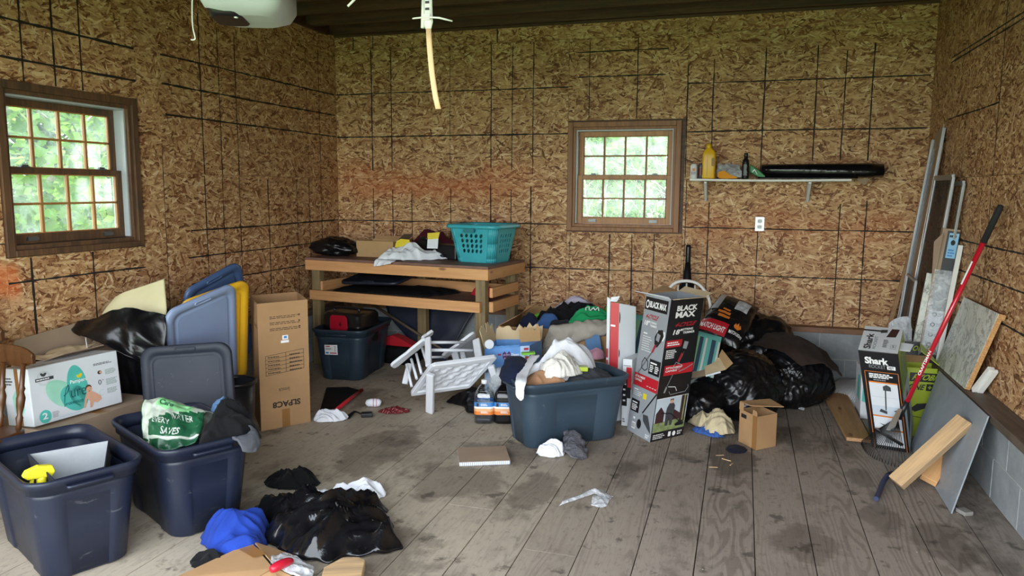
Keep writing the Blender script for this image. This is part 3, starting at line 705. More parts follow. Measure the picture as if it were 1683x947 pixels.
wall_left = frame('wall_left'); tag(wall_left, 'left wall of bare strand board with a window')
panel(wall_left, LEFTM, YF, Z0, 3.155, ZU, [(1.29,), (2.5,)], [(2.0, Z0, 2.9)])
panel(wall_left, LEFTM, 3.155, 2.175, 4.178, ZU, [(2.503, 3.155, 4.17, .011), (2.297, 3.155, 4.17, .011)], [(3.345, 2.18, 2.91, .010), (3.55, 2.18, 2.91, .010), (3.742, 2.18, 2.91)])
panel(wall_left, LEFTM, 3.155, Z0, 4.178, 1.207, [(1.067, 3.155, 4.17, .010)], [(3.308, Z0, 1.2, .010), (3.735, Z0, 1.2, .011)])
m = MB(); m.box(0, 0, -0.011, 0.02, 0.96, 0)
panel(wall_left, LEFTM, 4.18, Z0, 4.375, ZU, [], [(4.37, Z0, 1.9, T)])
panel(wall_left, LEFTM, 4.375, ZS, YB, ZU, [(2.503, 4.40, 6.72, .010), (2.31, 4.40, 6.73, .010), (2.103, 4.42, 6.74, .010)], [(4.80, 1.70, 2.86, .010), (5.003, 1.70, 2.80), (5.208, 1.70, 2.80), (6.224, 1.71, 2.85, T), (6.435, 1.70, 2.88)])
panel(wall_left, LEFTM, 4.375, Z0, YB, ZS, [(1.286, 4.62, 6.74, .010), (1.09, 4.58, 6.5), (0.893, 4.6, 6.5)], [(4.795, Z0, 1.69), (5.0, Z0, 1.69), (5.2, Z0, 1.69), (5.585, Z0, 1.67), (6.015, Z0, 1.66), (6.224, Z0, 1.69), (6.435, Z0, 1.69)])
for a, b, ls in ((YF, 3.0, []), (3.0, 5.3, [5.15]), (5.3, YB, [5.75])):
    panel(wall_left, LEFTM, a, ZU, b, ZT+0.015, [], [(x, ZU+.01, ZT) for x in ls])

wall_right = frame('wall_right'); tag(wall_right, 'right wall of bare strand board over grey block')
panel(wall_right, RIGHTM, -YB, Z0, -6.28, ZU, [], [])
panel(wall_right, RIGHTM, -6.28, ZS, -3.842, ZU, [(2.52, -6.25, -3.85, .009), (2.552, -6.22, -3.85, .009), (2.118, -6.2, -5.05, .008)], [(-5.06, 1.70, 2.91, .011), (-5.74, 1.71, 2.4, T)])
panel(wall_right, RIGHTM, -6.28, Z0, -3.842, ZS, [(1.289, -6.2, -3.85, .009), (1.096, -6.2, -3.85, .009), (0.89, -6.2, -3.85, .009)], [(-5.06, Z0, 1.69, .008), (-5.69, Z0, 1.69, T)])
panel(wall_right, RIGHTM, -3.842, Z0, -YF, ZU, [(1.289,), (2.118,)], [(-2.6, Z0, 2.9)])
panel(wall_right, RIGHTM, -YB, ZU, -4.5, ZT+0.015); panel(wall_right, RIGHTM, -4.5, ZU, -YF, ZT+0.015)

# stud core behind the panels, open at the windows
def core(wall, W, u0, u1, hole=None):
    m = MB(); a, b = -0.13, -0.0135
    if hole:
        h0, g0, h1, g1 = hole
        m.box(u0, Z0, a, h0, 3.25, b); m.box(h1, Z0, a, u1, 3.25, b); m.box(h0, Z0, a, h1, g0, b); m.box(h0, g1, a, h1, 3.25, b)
    else: m.box(u0, Z0, a, u1, 3.25, b)
    m.tf(W); m.build('stud_core', JOIST, wall)
core(wall_back, BACKM, XL-0.13, XR+0.13, (-1.50, 1.255, -0.555, 2.185))
core(wall_left, LEFTM, YF, YB, (3.19, 1.24, 4.12, 2.145))
core(wall_right, RIGHTM, -YB, -YF)

# block footing, each block its own piece, with a sill board on top
def blocks(wall, W, u0, u1, face, sill, sillmat, ztop=0.434):
    BH, BL, J = ztop/2, 0.406, 0.009
    m = MB(); m.box(J/2, J/2, -0.09, BL-J/2, BH-J/2, 0); full = m.build('block', BLOCK, wall, bevel=0.003)
    first = True; me = full.data
    for c in range(2):
        u = u0 - (BL*0.37 if c == 0 else BL*0.87)
        while u < u1:
            if u >= u0-0.001 and u+BL <= u1+0.001:
                if first: o = full; first = False
                else:
                    o = full.copy(); COL.objects.link(o)
            else:
                a, b = max(u, u0)-u, min(u+BL, u1)-u
                if b-a < 0.03: u += BL; continue
                m = MB(); m.box(a+J/2, J/2, -0.09, b-J/2, BH-J/2, 0); o = m.build('block', BLOCK, wall, bevel=0.003)
            o.matrix_basis = W @ Matrix.Translation((u, c*BH, face - rnd.uniform(0, 0.002)))
            u += BL
    m = MB(); m.box(u0, 0, -0.02, u1, ztop, face-0.0045); m.tf(W); m.build('mortar', MORTAR, wall)
    m = MB(); m.box(u0, ztop, -0.13, u1, Z0-0.001, sill); m.tf(W); m.build('sill_board', sillmat, wall, bevel=0.003)
blocks(wall_back, BACKM, XL, XR, 0.075, 0.085, SILL_X); blocks(wall_left, LEFTM, YF, YB-0.08, 0.075, 0.085, SILL_Y); blocks(wall_right, RIGHTM, -YB+0.08, -YF, 0.068, 0.125, SILL_Y)

wall_front = frame('wall_front'); tag(wall_front, 'front wall around the open garage door')
m = MB(); m.box(XL-0.13, YF-0.13, 2.55, XR+0.13, YF-0.001, 3.25); m.build('header', JOIST, wall_front)
m = MB(); m.box(XL-0.13, YF-0.13, 0, -3.78, YF-0.001, 2.55); m.box(1.30, YF-0.13, 0, XR+0.13, YF-0.001, 2.55); m.build('jamb', JOIST, wall_front)

# ceiling joists and deck
ceiling = frame('ceiling'); tag(ceiling, 'dark open joists and boards overhead')
for i in range(18):
    y = 6.70 - i*0.406
    if y < YF: break
    m = MB(); m.box(XL-0.1, -0.02, 0, XR+0.1, 0.02, 0.185); o = m.build('joist', JOIST, ceiling, bevel=0.003); o.location = (0, y, 3.066+rnd.uniform(-.002, .002))
for i in range(50):
    y = YB+0.1 - i*0.145
    if y < YF-0.1: break
    m = MB(); m.box(XL-0.13, -0.071, 0, XR+0.13, 0.071, 0.02); o = m.build('deck_board', JOIST, ceiling); o.location = (0, y, 3.252)
m = MB(); m.box(XL-0.15, YF-0.15, 3.275, XR+0.15, YB+0.15, 3.36); m.build('roof_deck', JOIST, ceiling)
for s in ((XL-0.1, 6.60, XR+0.1, YB+0.03), (XL-0.1, YF, XL+0.03, 6.6), (XR-0.03, YF, XR+0.1, 6.6)):
    m = MB(); m.box(s[0], s[1], 3.047, s[2], s[3], 3.0655) if False else m.box(s[0], max(s[1], 6.735) if s[1] > 6 else s[1], 3.0655-0.02, s[2], s[3], 3.0655); m.build('top_plate', JOIST, ceiling)

# windows
def window(name, W, u0, z0, casing, label, oldw):
    w, h = 0.995, 0.965
    t = frame(name); tag(t, label)
    Wm = W @ Matrix.Translation((u0, z0, 0))
    def part(nm, m, mat, par=t, bevel=0.0, **k):
        m.tf(Wm); return m.build(nm, mat, par, bevel=bevel, **k)
    m = MB(); b = 0.045; p = 0.014
    m.box(0, 0, -0.02, b, h, p); m.box(w-b, 0, -0.02, w, h, p); m.box(b, h-b, -0.02, w-b, h, p); m.box(b, 0, -0.02, w-b, b*0.8, p+0.006)
    part('casing', m, casing, bevel=0.003)
    m = MB(); c = 0.068
    m.box(b, b*.8, -0.14, c, h-b, -0.004); m.box(w-c, b*.8, -0.14, w-b, h-b, -0.004); m.box(c, h-c, -0.14, w-c, h-b, -0.004); m.box(c, b*.8, -0.14, w-c, c-0.006, -0.006)
    part('jamb', m, casing, bevel=0.002)
    m = MB(); e = 0.079
    m.box(c, c, -0.15, e, h-c, -0.03); m.box(w-e, c, -0.15, w-c, h-c, -0.03); m.box(e, h-e, -0.15, w-e, h-c, -0.03)
    part('track', m, P_GREY)
    mid = h*0.495
    for nm, ya, yb, zf, br, tr in (('upper_sash', mid-0.015, h-e, -0.108, 0.035, 0.042), ('lower_sash', c-0.004, mid+0.02, -0.070, 0.055, 0.034)):
        xa, xb, d, st = e, w-e, 0.034, 0.042
        m = MB(); m.box(xa, ya, zf-d, xa+st, yb, zf); m.box(xb-st, ya, zf-d, xb, yb, zf); m.box(xa+st, ya, zf-d, xb-st, ya+br, zf); m.box(xa+st, yb-tr, zf-d, xb-st, yb, zf)
        s = part(nm, m, SASH if not oldw else casing, bevel=0.002)
        gx0, gx1, gy0, gy1 = xa+st, xb-st, ya+br, yb-tr
        m = MB(); mw = 0.008
        for i in (1, 2, 3):
            x = gx0+(gx1-gx0)*i/4; m.box(x-mw, gy0, zf-0.024, x+mw, gy1, zf-0.004)
        y = (gy0+gy1)/2; m.box(gx0, y-mw*.8, zf-0.023, gx1, y+mw*.8, zf-0.006)
        for (q0, q1, q2, q3) in ((gx0, gy0, gx0+.007, gy1), (gx1-.007, gy0, gx1, gy1), (gx0, gy0, gx1, gy0+.006), (gx0, gy1-.006, gx1, gy1)):
            m.box(q0, q1, zf-0.022, q2, q3, zf-0.006)
        part('muntin', m, SASH if oldw else CASING, s)
        for i in range(4):
            for j in range(2):
                xa_, xb_ = gx0+(gx1-gx0)*i/4, gx0+(gx1-gx0)*(i+1)/4; ya_, yb_ = gy0+(gy1-gy0)*j/2, gy0+(gy1-gy0)*(j+1)/2
                m = MB(); m.box(xa_, ya_, zf-0.019, xb_, yb_, zf-0.016); part('pane', m, GLASS, s)
        if nm == 'lower_sash':
            for x in (0.22, 0.77):
                m = MB(); m.box(w*x-0.035, ya+0.018, zf, w*x+0.035, ya+0.022, zf+0.018); m.box(w*x-0.035, ya+0.022, zf+0.014, w*x+0.035, ya+0.036, zf+0.018); m.box(w*x-0.035, ya+0.014, zf, w*x+0.035, ya+0.04, zf+0.003); part('lift_handle', m, STEEL, s)
                m = MB(); m.box(w*x-0.03, yb, zf-0.03, w*x+0.03, yb+0.008, zf); m.box(w*x-0.018, yb+0.008, zf-0.025, w*x+0.022, yb+0.018, zf-0.006); part('sash_lock', m, STEEL, s, bevel=0.002)
    return t
window('window_1', LEFTM, 3.16, 1.21, CASING_OLD, 'left wall window with grimy dark casing looking onto green trees', True)
window('window_2', BACKM, -1.527, 1.235, CASING, 'back wall window with clean brown casing beside the shelf', False)
m = MB(); m.box(4.157, 1.2, 0.0005, 4.163, 2.18, 0.003); m.tf(LEFTM); m.build('caulk_line', BLUETAPE, wall_left)

# outside: lawn and trees seen through the windows
ground = MB(); ground.box(-60, -60, -0.5, 60, 60, -0.32); g_ = ground.build('ground', LAWN); tag(g_, 'green lawn outside the garage', kind='structure')

def tree(name, label, loc, h, cr_r, cz, leaf, n, sd, bare=False, group=None, ls=0.13):
    t = thing(name, label, 'tree' if h > 2.5 else 'bush', loc, group=group); R = random.Random(sd)
    m = MB()
    def branch(p, d, L, r, lv):
        q = [p]; e = d.copy()
        for i in range(4):
            e = (e+V((R.uniform(-.25, .25), R.uniform(-.25, .25), R.uniform(-.1, .2)))).normalized(); q.append(q[-1]+e*L/4)
        m.tube(q, [r*(1-0.7*i/4) for i in range(5)], 6 if lv < 2 else 4)
        if lv < 2:
            for k in range(5 if lv == 0 else 4):
                i = R.randint(1, 4); dd = (e*0.5+V((R.uniform(-1, 1), R.uniform(-1, 1), R.uniform(-.1, .8)))).normalized()
                branch(q[i], dd, L*R.uniform(.5, .75), r*0.45, lv+1)
    if bare:
        for k in range(7): branch(V((R.uniform(-1.2, 1.2), R.uniform(-.3, .3), 0)), V((R.uniform(-.7, .7), R.uniform(-.2, .2), 1)).normalized(), h*0.7, 0.03, 0)
    else: branch(V((0, 0, 0)), V((0, 0, 1)), h*0.8, 0.11*h/6, 0)
    m.build('trunk', BARK, t)
    m = MB()
    for i in range(n):
        while True:
            d = V((R.uniform(-1, 1), R.uniform(-1, 1), R.uniform(-1, 1)))
            if 0.2 < d.length < 1: break
        if noise.noise(d*2.2+V((sd, 0, 0))) < -0.12: continue
        p = V((d.x*cr_r, d.y*cr_r*0.7, cz + d.z*(h-cz)*0.95))
        if p.z < 0.05: continue
        a = V((R.uniform(-1, 1), R.uniform(-1, 1), R.uniform(-.6, .6))).normalized(); b = a.cross(V((R.uniform(-1, 1), R.uniform(-1, 1), R.uniform(.2, 1)))).normalized(); s = ls*R.uniform(.6, 1.3)
        m.add([p-a*s*.5, p+b*s*.35, p+a*s*.5, p-b*s*.35], [(0, 1, 2, 3)])
    o = m.build('crown', leaf, t, fix=False); o['kind'] = 'stuff'
    return t
tree('maple_tree', 'light green leafy maple filling the right of the left window view', (-9.4, 10.6, -0.32), 6.5, 2.5, 2.4, LEAF2, 15000, 3, ls=0.17)
tree('maple_tree', 'mid green leafy tree filling the left of the left window view', (-8.6, 6.0, -0.32), 6.5, 2.2, 2.2, LEAF1, 15000, 5, ls=0.16)
tree('maple_tree', 'tall green tree standing far outside the back window', (-4.6, 18.0, -0.32), 7, 3.2, 3.2, LEAF1, 12000, 11, ls=0.19)
tree('maple_tree', 'dark green tree at the right of the back window view', (1.4, 15.0, -0.32), 6.5, 2.2, 2.8, LEAF3, 9000, 13, ls=0.17)
tree('leafy_bush', 'yellow green bush low outside the back window', (-3.4, 12.2, -0.32), 2.0, 1.2, 0.9, LEAF2, 2600, 15, ls=0.10)
tree('bare_brush', 'tangle of pale bare branches outside the back window', (-1.2, 9.6, -0.32), 2.4, 1.1, 1.0, LEAF3, 900, 17, bare=True, ls=0.09)
def treeline(name, label, a, b, h, depth, n, leaf, sd, ls=.45):
    R = random.Random(sd); m = MB(); a, b = V(a), V(b); d = b-a; nn = V((-d.y, d.x, 0)).normalized()
    for i in range(n):
        u = R.random(); hh = h*(.75+.25*noise.noise(V((u*9, sd, 0)))); p = a+d*u+nn*R.uniform(-depth, depth)+V((0, 0, R.random()**.8*hh))
        x = V((R.uniform(-1, 1), R.uniform(-1, 1), R.uniform(-.6, .6))).normalized(); y = x.cross(V((R.uniform(-1, 1), R.uniform(-1, 1), R.uniform(.2, 1)))).normalized(); s = ls*R.uniform(.6, 1.3)
        m.add([p-x*s*.5, p+y*s*.35, p+x*s*.5, p-y*s*.35], [(0, 1, 2, 3)])
    o = m.build(name, leaf, origin=tuple(a), fix=False); tag(o, label, 'foliage', kind='stuff')
treeline('foliage', 'dense wall of dark green woods far beyond the left window', (-22, 0, -.3), (-19, 22, -.3), 10, 1.5, 16000, LEAF3, 21)
treeline('foliage', 'green woods far beyond the back window', (-12, 25, -.3), (6, 25, -.3), 5.2, 1.2, 9000, LEAF1, 23, .4)
# ---------------------------------------------------------------- storage totes and lids
def tote_loop(hx, hy, r, d, z, n=6):
    out = []
    a, b = 0.40*hx, 0.42*hy
    for cx, cy, a0, side in ((hx-r, hy-r, 0, 0), (-hx+r, hy-r, 90, 1), (-hx+r, -hy+r, 180, 2), (hx-r, -hy+r, 270, 3)):
        for i in range(n+1):
            t = math.radians(a0+90*i/n); out.append((cx+r*math.cos(t), cy+r*math.sin(t), z))
        if side == 0: out += [(a+.012, hy, z), (a, hy-d, z), (-a, hy-d, z), (-a-.012, hy, z)]
        if side == 1: out += [(-hx, b+.012, z), (-hx+d, b, z), (-hx+d, -b, z), (-hx, -b-.012, z)]
        if side == 2: out += [(-a-.012, -hy, z), (-a, -hy+d, z), (a, -hy+d, z), (a+.012, -hy, z)]
        if side == 3: out += [(hx, -b-.012, z), (hx-d, -b, z), (hx-d, b, z), (hx, b+.012, z)]
    return out
def tote(label, loc, rz, L, W, H, mat, group='storage totes'):
    t = thing('storage_tote', label, 'storage bin', loc, rz, group)
    hx, hy = L/2, W/2; o = 0.026; tp = 0.045; R = 0.075
    def off(z): return o + tp*(1-z/H)
    m = MB(); Ls = []
    for z, d in ((0.0, .006), (0.012, .007), (H*.5, .007), (H-.11, .006), (H-.085, .0), (H-.06, 0)):
        q = off(z) + (0.012 if z == 0 else 0); Ls.append(tote_loop(hx-q, hy-q, R, d, z))
    for z in (H-.06, H*.5, 0.012): Ls.append(tote_loop(hx-off(z)-.006, hy-off(z)-.006, R-.004, 0, z-0.002 if z > .1 else z))
    Ls.append(tote_loop(0.02, 0.02, .015, 0, 0.012))
    Lo = Ls
    m.loft(Lo, True, True); m.build('body', mat, t)
    m = MB(); Ls = []
    for q, z in ((o+.006, H-.062), (o-.006, H-.062), (o-.008, H-.034), (o-.016, H-.030), (0.004, H-.008), (0.008, H-.001), (0.014, H), (0.021, H-.003), (0.028, H-.03), (o+.012, H-.064)):
        Ls.append(tote_loop(hx-q, hy-q, R+.012-q*.3, 0, z))
    Ls.append(Ls[0]); m.loft(Ls, False, False); rim = m.build('rim', mat, t)
    for s in (-1, 1):
        m = MB(); m.loft([[(s*(hx-.005)+s*x, y, z) for x, y in rr(.014, .09, .012, 3)] for z in (H-.046, H-.033)]); m.build('grip', mat, rim)
    return t

def lid_at(label, W, H, X, Y, T, mat, ribs=False, group='tote lids'):
    """lid with centre T, local x X, local y Y, outer face along x cross y"""
    X, Y = V(X).normalized(), V(Y); Y = (Y-X*Y.dot(X)).normalized(); Z = X.cross(Y)
    M = Matrix(((X.x, Y.x, Z.x, T[0]), (X.y, Y.y, Z.y, T[1]), (X.z, Y.z, Z.z, T[2]), (0, 0, 0, 1)))
    low = min((M @ V((sx*W/2, sy*H/2, 0))).z for sx in (-1, 1) for sy in (-1, 1))
    t = thing('tote_lid', label, 'lid', (T[0], T[1], max(low, 0)), 0, group)
    def lp(i, z, r=0.075): return [(x, y, z) for x, y in rr(W/2-i, H/2-i, r-i*0.5, 6)]
    m = MB(); m.loft([lp(.02, .010), lp(.014, .0), lp(0, 0), lp(0, .017), lp(.006, .024), lp(.043, .025), lp(.050, .014), lp(.066, .014), lp(.074, .021)], True, True)
    m.tf(M); pan = m.build('panel', mat, t, world=True)
    for s in (1, -1):
        def cap(a, b, z): return [(x, y+s*(H/2-.026), z) for x, y in rr(a, b, b, 4)]
        m = MB(); m.loft([cap(.062, .013, .023), cap(.060, .012, .030), cap(.053, .006, .030), cap(.051, .005, .0245)], False, True); m.tf(M); m.build('handle_recess', mat, pan, world=True)
    if ribs:
        for k in range(6):
            y = -H/2+0.08+k*(H-.16)/5; m = MB(); m.box(-W/2+.03, y-.006, -.012, W/2-.03, y+.006, .001); m.tf(M); m.build('rib', mat, pan, world=True)
        for x in (-W/4, W/4): m = MB(); m.box(x-.006, -H/2+.03, -.012, x+.006, H/2-.03, .001); m.tf(M); m.build('rib', mat, pan, world=True)
    return t

RZ = math.atan2(-0.41, 0.78)
tote('navy storage tote nearest the camera with a yellow spray bottle inside', (-2.832, 2.492, 0), math.atan2(0.33, -0.69)+math.pi, 0.76, 0.47, 0.45, P_NAVY)
tote('navy storage tote holding the green and white seed bag', (-2.590, 2.967, 0), math.atan2(-0.36, 0.66), 0.74, 0.47, 0.45, P_NAVY)
tote('scuffed steel blue tote heaped with white laundry mid floor', (-1.055, 4.665, 0), math.atan2(0.50, 0.60), 0.78, 0.45, 0.43, P_STEEL)
td = tote('dark teal tote with white sticker under the workbench', (-3.205, 5.82, 0), math.atan2(0.73, -0.075), 0.74, 0.50, 0.44, P_DTEAL)

# lids leaning behind the second tote
lid_at('dark slate tote lid standing upright behind the seed bag tote', 0.515, 0.70, (0.44, 0.17, 0.03), (-.06, 0.10, 1), (-3.022, 3.545, 0.352), P_SLATE)
LX, LY = (0.249, 0.935, 0.252), (0.255, -0.315, 0.914)
lid_at('large pale blue tote lid leaning at an angle beside the tall carton', 0.515, 0.80, LX, LY, (-3.268, 3.970, 0.575), P_LBLUE)
lid_at('bright yellow tote lid tucked behind the pale blue one', 0.50, 0.80, (0.30, 0.92, 0.20), (0.27, -0.30, 0.92), (-3.262, 4.075, 0.600), P_YELLOW, ribs=True)
lid_at('medium blue tote lid poking up highest behind the yellow lid', 0.46, 0.78, (0.26, 0.90, 0.36), (0.22, -0.36, 0.90), (-3.33, 4.22, 0.70), P_BLUE, ribs=True)

# black waste bin
t = thing('waste_bin', 'round black plastic waste bin squeezed between the lids and tall carton', 'bin', (-3.02, 3.95, 0))
m = MB(); m.lathe([(.095, 0), (.10, .01), (.122, .385), (.118, .385), (.096, .014), (.001, .014)], 28); m.build('body', P_BLACK, t)
m = MB(); m.lathe([(.120, .375), (.133, .378), (.135, .392), (.128, .40), (.119, .395), (.120, .375)], 28, cap0=False, cap1=False); m.build('rim', P_BLACK, t)

# ---------------------------------------------------------------- cartons
def hexbox(name, label, cat, B, T, mat, group=None, bevel=0.003, base=None):
    c = sum((V(p) for p in B), V())/4; t = thing(name, label, cat, (c.x, c.y, min(p[2] for p in B)), 0, group)
    m = MB(); m.hexa(B, T); m.build('carton_body', mat, t, world=True, bevel=bevel)
    return t
def quad_panel(t, pts, th, mat, name='flap'):
    a, b, c, d = [V(p) for p in pts]; n = (b-a).cross(d-a).normalized()*th
    m = MB(); m.hexa([a, b, c, d], [a+n, b+n, c+n, d+n]); return m.build(name, mat, t, world=True)
def open_box(name, label, cat, B, T, mat, inner=None, th=0.005, group=None, base_z=None):
    """open-topped carton from four base and four top corners, counter-clockwise seen from above"""
    c = sum((V(p) for p in B), V())/4; t = thing(name, label, cat, (c.x, c.y, min(p[2] for p in B)), 0, group)
    ct = sum((V(p) for p in T), V())/4
    def ins(L, c0): return [V(p)+(c0-V(p)).normalized()*th*1.4 for p in L]
    bi = [p+V((0, 0, th)) for p in ins(B, c)]; ti = ins(T, ct)
    m = MB(); m.loft([B, T, ti, bi], True, True, smooth=False); m.build('carton_body', mat, t, world=True)
    return t

# tall plain carton, printed upside down
B = [(-2.991, 4.159, 0), (-2.795, 4.443, 0), (-3.075, 4.760, 0), (-3.271, 4.476, 0)]
T = [(p[0]+.003, p[1], .855) for p in B]
t = open_box('tall_carton', 'tall open brown carton printed upside down beside the workbench', 'cardboard box', B, T, CARD)
F = Face(B[0], B[1], T[1], T[0])
F.text(INK_K, 'SLPAC8', .80, .212, .048, .56, bold=.03, rot=2).text(INK_BR, 'SereneLife', .59, .318, .030, .22, rot=2)
F.small(INK_BR, .62, .17, .76, .18, 1); F.rect(TAPE, .42, .0, .58, .145)
F.rect(INK_W, .44, .675, .60, .695).rect(INK_W, .47, .70, .585, .735).rect(INK_BL, .50, .71, .56, .728, 2)
for i in range(6): F.line(INK_BR, [(.13, .43+.031*i), (.89, .455+.031*i)], .0028)
F.line(INK_BR, [(.13, .43), (.13, .585)], .0028).line(INK_BR, [(.89, .455), (.89, .61)], .0028).line(INK_BR, [(.53, .443), (.53, .598)], .0028)
for i in range(5): F.small(INK_BR, .60, .445+.031*i, .86, .462+.031*i, 1, sd=i).small(INK_BR, .17, .441+.031*i, .45, .455+.031*i, 1, sd=i+9)
for i in range(3):
    F.small(INK_BR, .23, .775+.047*i, .86, .80+.047*i, 2, sd=20+i, fill=.4); F.poly(INK_BR, [(.80, .80+.047*i), (.84, .80+.047*i), (.82, .782+.047*i)])
F.done(t, world=True)
F = Face(B[3], B[0], T[0], T[3]); F.rect(INK_G, .1, .30, .26, .55); F.small(INK_K, .12, .31, .24, .54, 9); F.text(INK_BR, 'SereneLife', .95, .80, .03, .4, align='r'); F.done(t, world=True)

# stack at the left wall: plain carton, diaper carton on it, open carton behind
t = hexbox('plain_carton', 'greyish brown carton underneath the white diaper carton', 'cardboard box', [(-3.30, 2.86, 0), (-3.30, 3.56, 0), (-3.755, 3.56, 0), (-3.755, 2.86, 0)], [(-3.30, 2.86, .372), (-3.30, 3.56, .372), (-3.755, 3.56, .372), (-3.755, 2.86, .372)], CARD_GREY)
m = MB(); m.box(-3.75, 3.18, .3715, -3.305, 3.24, .3735); m.build('seam_tape', TAPE, t, world=True)
X, Y, Z = V((0.109, 0.994, -0.007)), V((-0.083, 0.016, 0.996)), V((0.991, -0.108, 0.084)); O = V((-3.367, 3.112, 0.385)); w, h, d = .52, .30, .20
def pp(a, b, c): return O + X*a + Y*b + Z*c
B = [pp(-w/2, 0, 0), pp(w/2, 0, 0), pp(w/2, 0, -d), pp(-w/2, 0, -d)]; T = [pp(-w/2, h, 0), pp(w/2, h, 0), pp(w/2, h, -d), pp(-w/2, h, -d)]
t = hexbox('diaper_carton', 'white diaper carton with teal leaf shape on the wall side stack', 'box', B, T, BOX_WHITE, bevel=0.005)
F = Face(B[0], B[1], T[1], T[0])
def leaf_shape(cx, cy, rx, ry, rot, k=1.0, n=40):
    out = []
    for i in range(n):
        a = 2*math.pi*i/n; x, y = math.cos(a)*rx, math.sin(a)*ry
        x *= 1-0.18*math.sin(a)*k
        c, s = math.cos(rot), math.sin(rot); out.append((cx+(x*c-y*s)/F.w, cy+(x*s+y*c)/F.h))
    return out
F.poly(INK_T2, leaf_shape(.33, .44, .105, .062, -.65, -.6), 1); F.poly(INK_T1, leaf_shape(.50, .52, .058, .115, .12, .3), 2)
F.poly(INK_T1, leaf_shape(.45, .33, .065, .085, .9, .2), 2)
F.text(INK_W, 'Pampers', .42, .56, .085, .19, bold=.02, z=4); F.poly(INK_Y, leaf_shape(.54, .70, .012, .009, .8), 4); F.poly(INK_Y, leaf_shape(.515, .69, .010, .008, -.8), 4)
F.line(INK_T3, [(.335, .275), (.345, .37), (.365, .50), (.395, .58), (.405, .53), (.375, .44), (.335, .40)], .004, 4)
F.text(INK_T3, 'ure', .415, .335, .13, .17, bold=-.01, z=4); F.text(INK_T3, 'protection', .33, .205, .075, .21, bold=.01, z=4)
F.disc(INK_T1, .125, .13, .064, .115, 1); F.text(INK_W, '2', .095, .085, .11, .055, bold=.02, z=3); F.small(INK_G, .20, .07, .28, .18, 5)
F.small(INK_LB, .27, .045, .56, .06, 1)
for r0 in (.070, .058): F.line(INK_G, [(.155+r0*math.cos(i*.314)*1.0, .785+r0*1.75*math.sin(i*.314)) for i in range(21)], .0012)
F.rect(INK_DG, .065, .745, .255, .80, 2); F.small(INK_W, .075, .755, .245, .79, 1, z=3); F.poly(INK_DG, leaf_shape(.165, .85, .012, .007, .7), 2); F.poly(INK_DG, leaf_shape(.140, .85, .012, .007, 2.4), 2)
F.small(INK_DG, .70, .80, .93, .845, 2, sd=3)
F.disc(INK_HR, .765, .665, .026, .035); F.disc(INK_SK, .775, .665, .014, .02, 2); F.small(INK_GN, .83, .60, .96, .70, 5, sd=4, fill=.35)
F.text(INK_DG, '0', .735, .44, .09, .04, z=2); F.text(INK_DG, '%', .785, .50, .03, .02); F.small(INK_GN, .83, .40, .98, .52, 6, sd=5, fill=.35)
F.line(INK_T1, [(.77+.032*math.cos(i*.3), .29+.05*math.sin(i*.3)) for i in range(3, 20)], .0012); F.small(INK_GN, .83, .24, .96, .34, 5, sd=6, fill=.35)
F.disc(INK_HR, .615, .435, .036, .058, 4); F.disc(INK_SK, .618, .405, .033, .055, 5); F.disc(INK_DG, .606, .41, .004, .006, 6); F.disc(INK_DG, .630, .41, .004, .006, 6); F.disc(INK_R, .618, .375, .010, .008, 6)
F.poly(INK_SK, [(.59, .36), (.65, .36), (.70, .30), (.745, .24), (.75, .17), (.70, .13), (.66, .16), (.635, .07), (.61, .07), (.615, .19), (.585, .25), (.565, .10), (.535, .09), (.555, .22)], 4)
F.done(t, world=True)
F = Face(B[3], B[0], T[0], T[3]); F.poly(INK_T2, [(.3, .5), (.45, .62), (.7, .55), (.75, .3), (.55, .12), (.35, .25)]); F.rect(TAPE, .48, .0, .62, 1, 2); F.text(INK_BR, 'target.com', .59, .08, .5, .035, rot=1, z=3); F.small(INK_DG, .1, .7, .4, .85, 3)
F.done(t, world=True)
F = Face(T[0], T[1], T[2], T[3]); F.line(INK_DG, [(0, .52), (1, .52)], .003); F.small(INK_G, .35, .6, .9, .8, 3); F.small(INK_G, .1, .12, .95, .3, 2); F.done(t, world=True)

B = [(-3.60, 3.06, .374), (-3.60, 3.60, .374), (-3.765, 3.60, .374), (-3.765, 3.06, .374)]; T = [(-3.595, 3.06, .66), (-3.595, 3.60, .66), (-3.77, 3.60, .66), (-3.77, 3.06, .66)]
t = open_box('open_carton', 'open brown carton with raised flaps behind the diaper carton', 'cardboard box', B, T, CARD_GREY)
quad_panel(t, [(-3.77, 3.60, .66), (-3.77, 3.06, .66), (-3.775, 3.10, .765), (-3.775, 3.56, .80)], .004, CARD_GREY)
quad_panel(t, [(-3.595, 3.60, .66), (-3.77, 3.60, .66), (-3.74, 3.68, .775), (-3.56, 3.70, .73)], .004, CARD_GREY)
quad_panel(t, [(-3.595, 3.06, .66), (-3.595, 3.60, .66), (-3.50, 3.62, .695), (-3.50, 3.15, .70)], .004, CARD_GREY)
m = MB(); m.tube(curve([(-3.62, 3.42, .66), (-3.66, 3.46, .76), (-3.64, 3.54, .80), (-3.60, 3.56, .74), (-3.57, 3.60, .80)], 24), .0028, 6); tag(m.build('pale_string', WHITEPAINT, origin=(-3.62, 3.5, .66)), 'loop of pale cord sticking out of the open carton', 'cord')
sheet('packing_paper', [[(-3.80, 3.10, .655), (-3.74, 3.20, .65), (-3.74, 3.36, .67), (-3.76, 3.5, .64)], [(-3.70, 3.10, .65), (-3.68, 3.22, .66), (-3.66, 3.35, .67), (-3.68, 3.5, .655)], [(-3.63, 3.12, .66), (-3.62, 3.22, .64), (-3.62, 3.36, .65), (-3.63, 3.5, .67)]], CARD_PALE, amp=.012, freq=12, label='crumpled tan packing paper in the open carton', cat='paper')

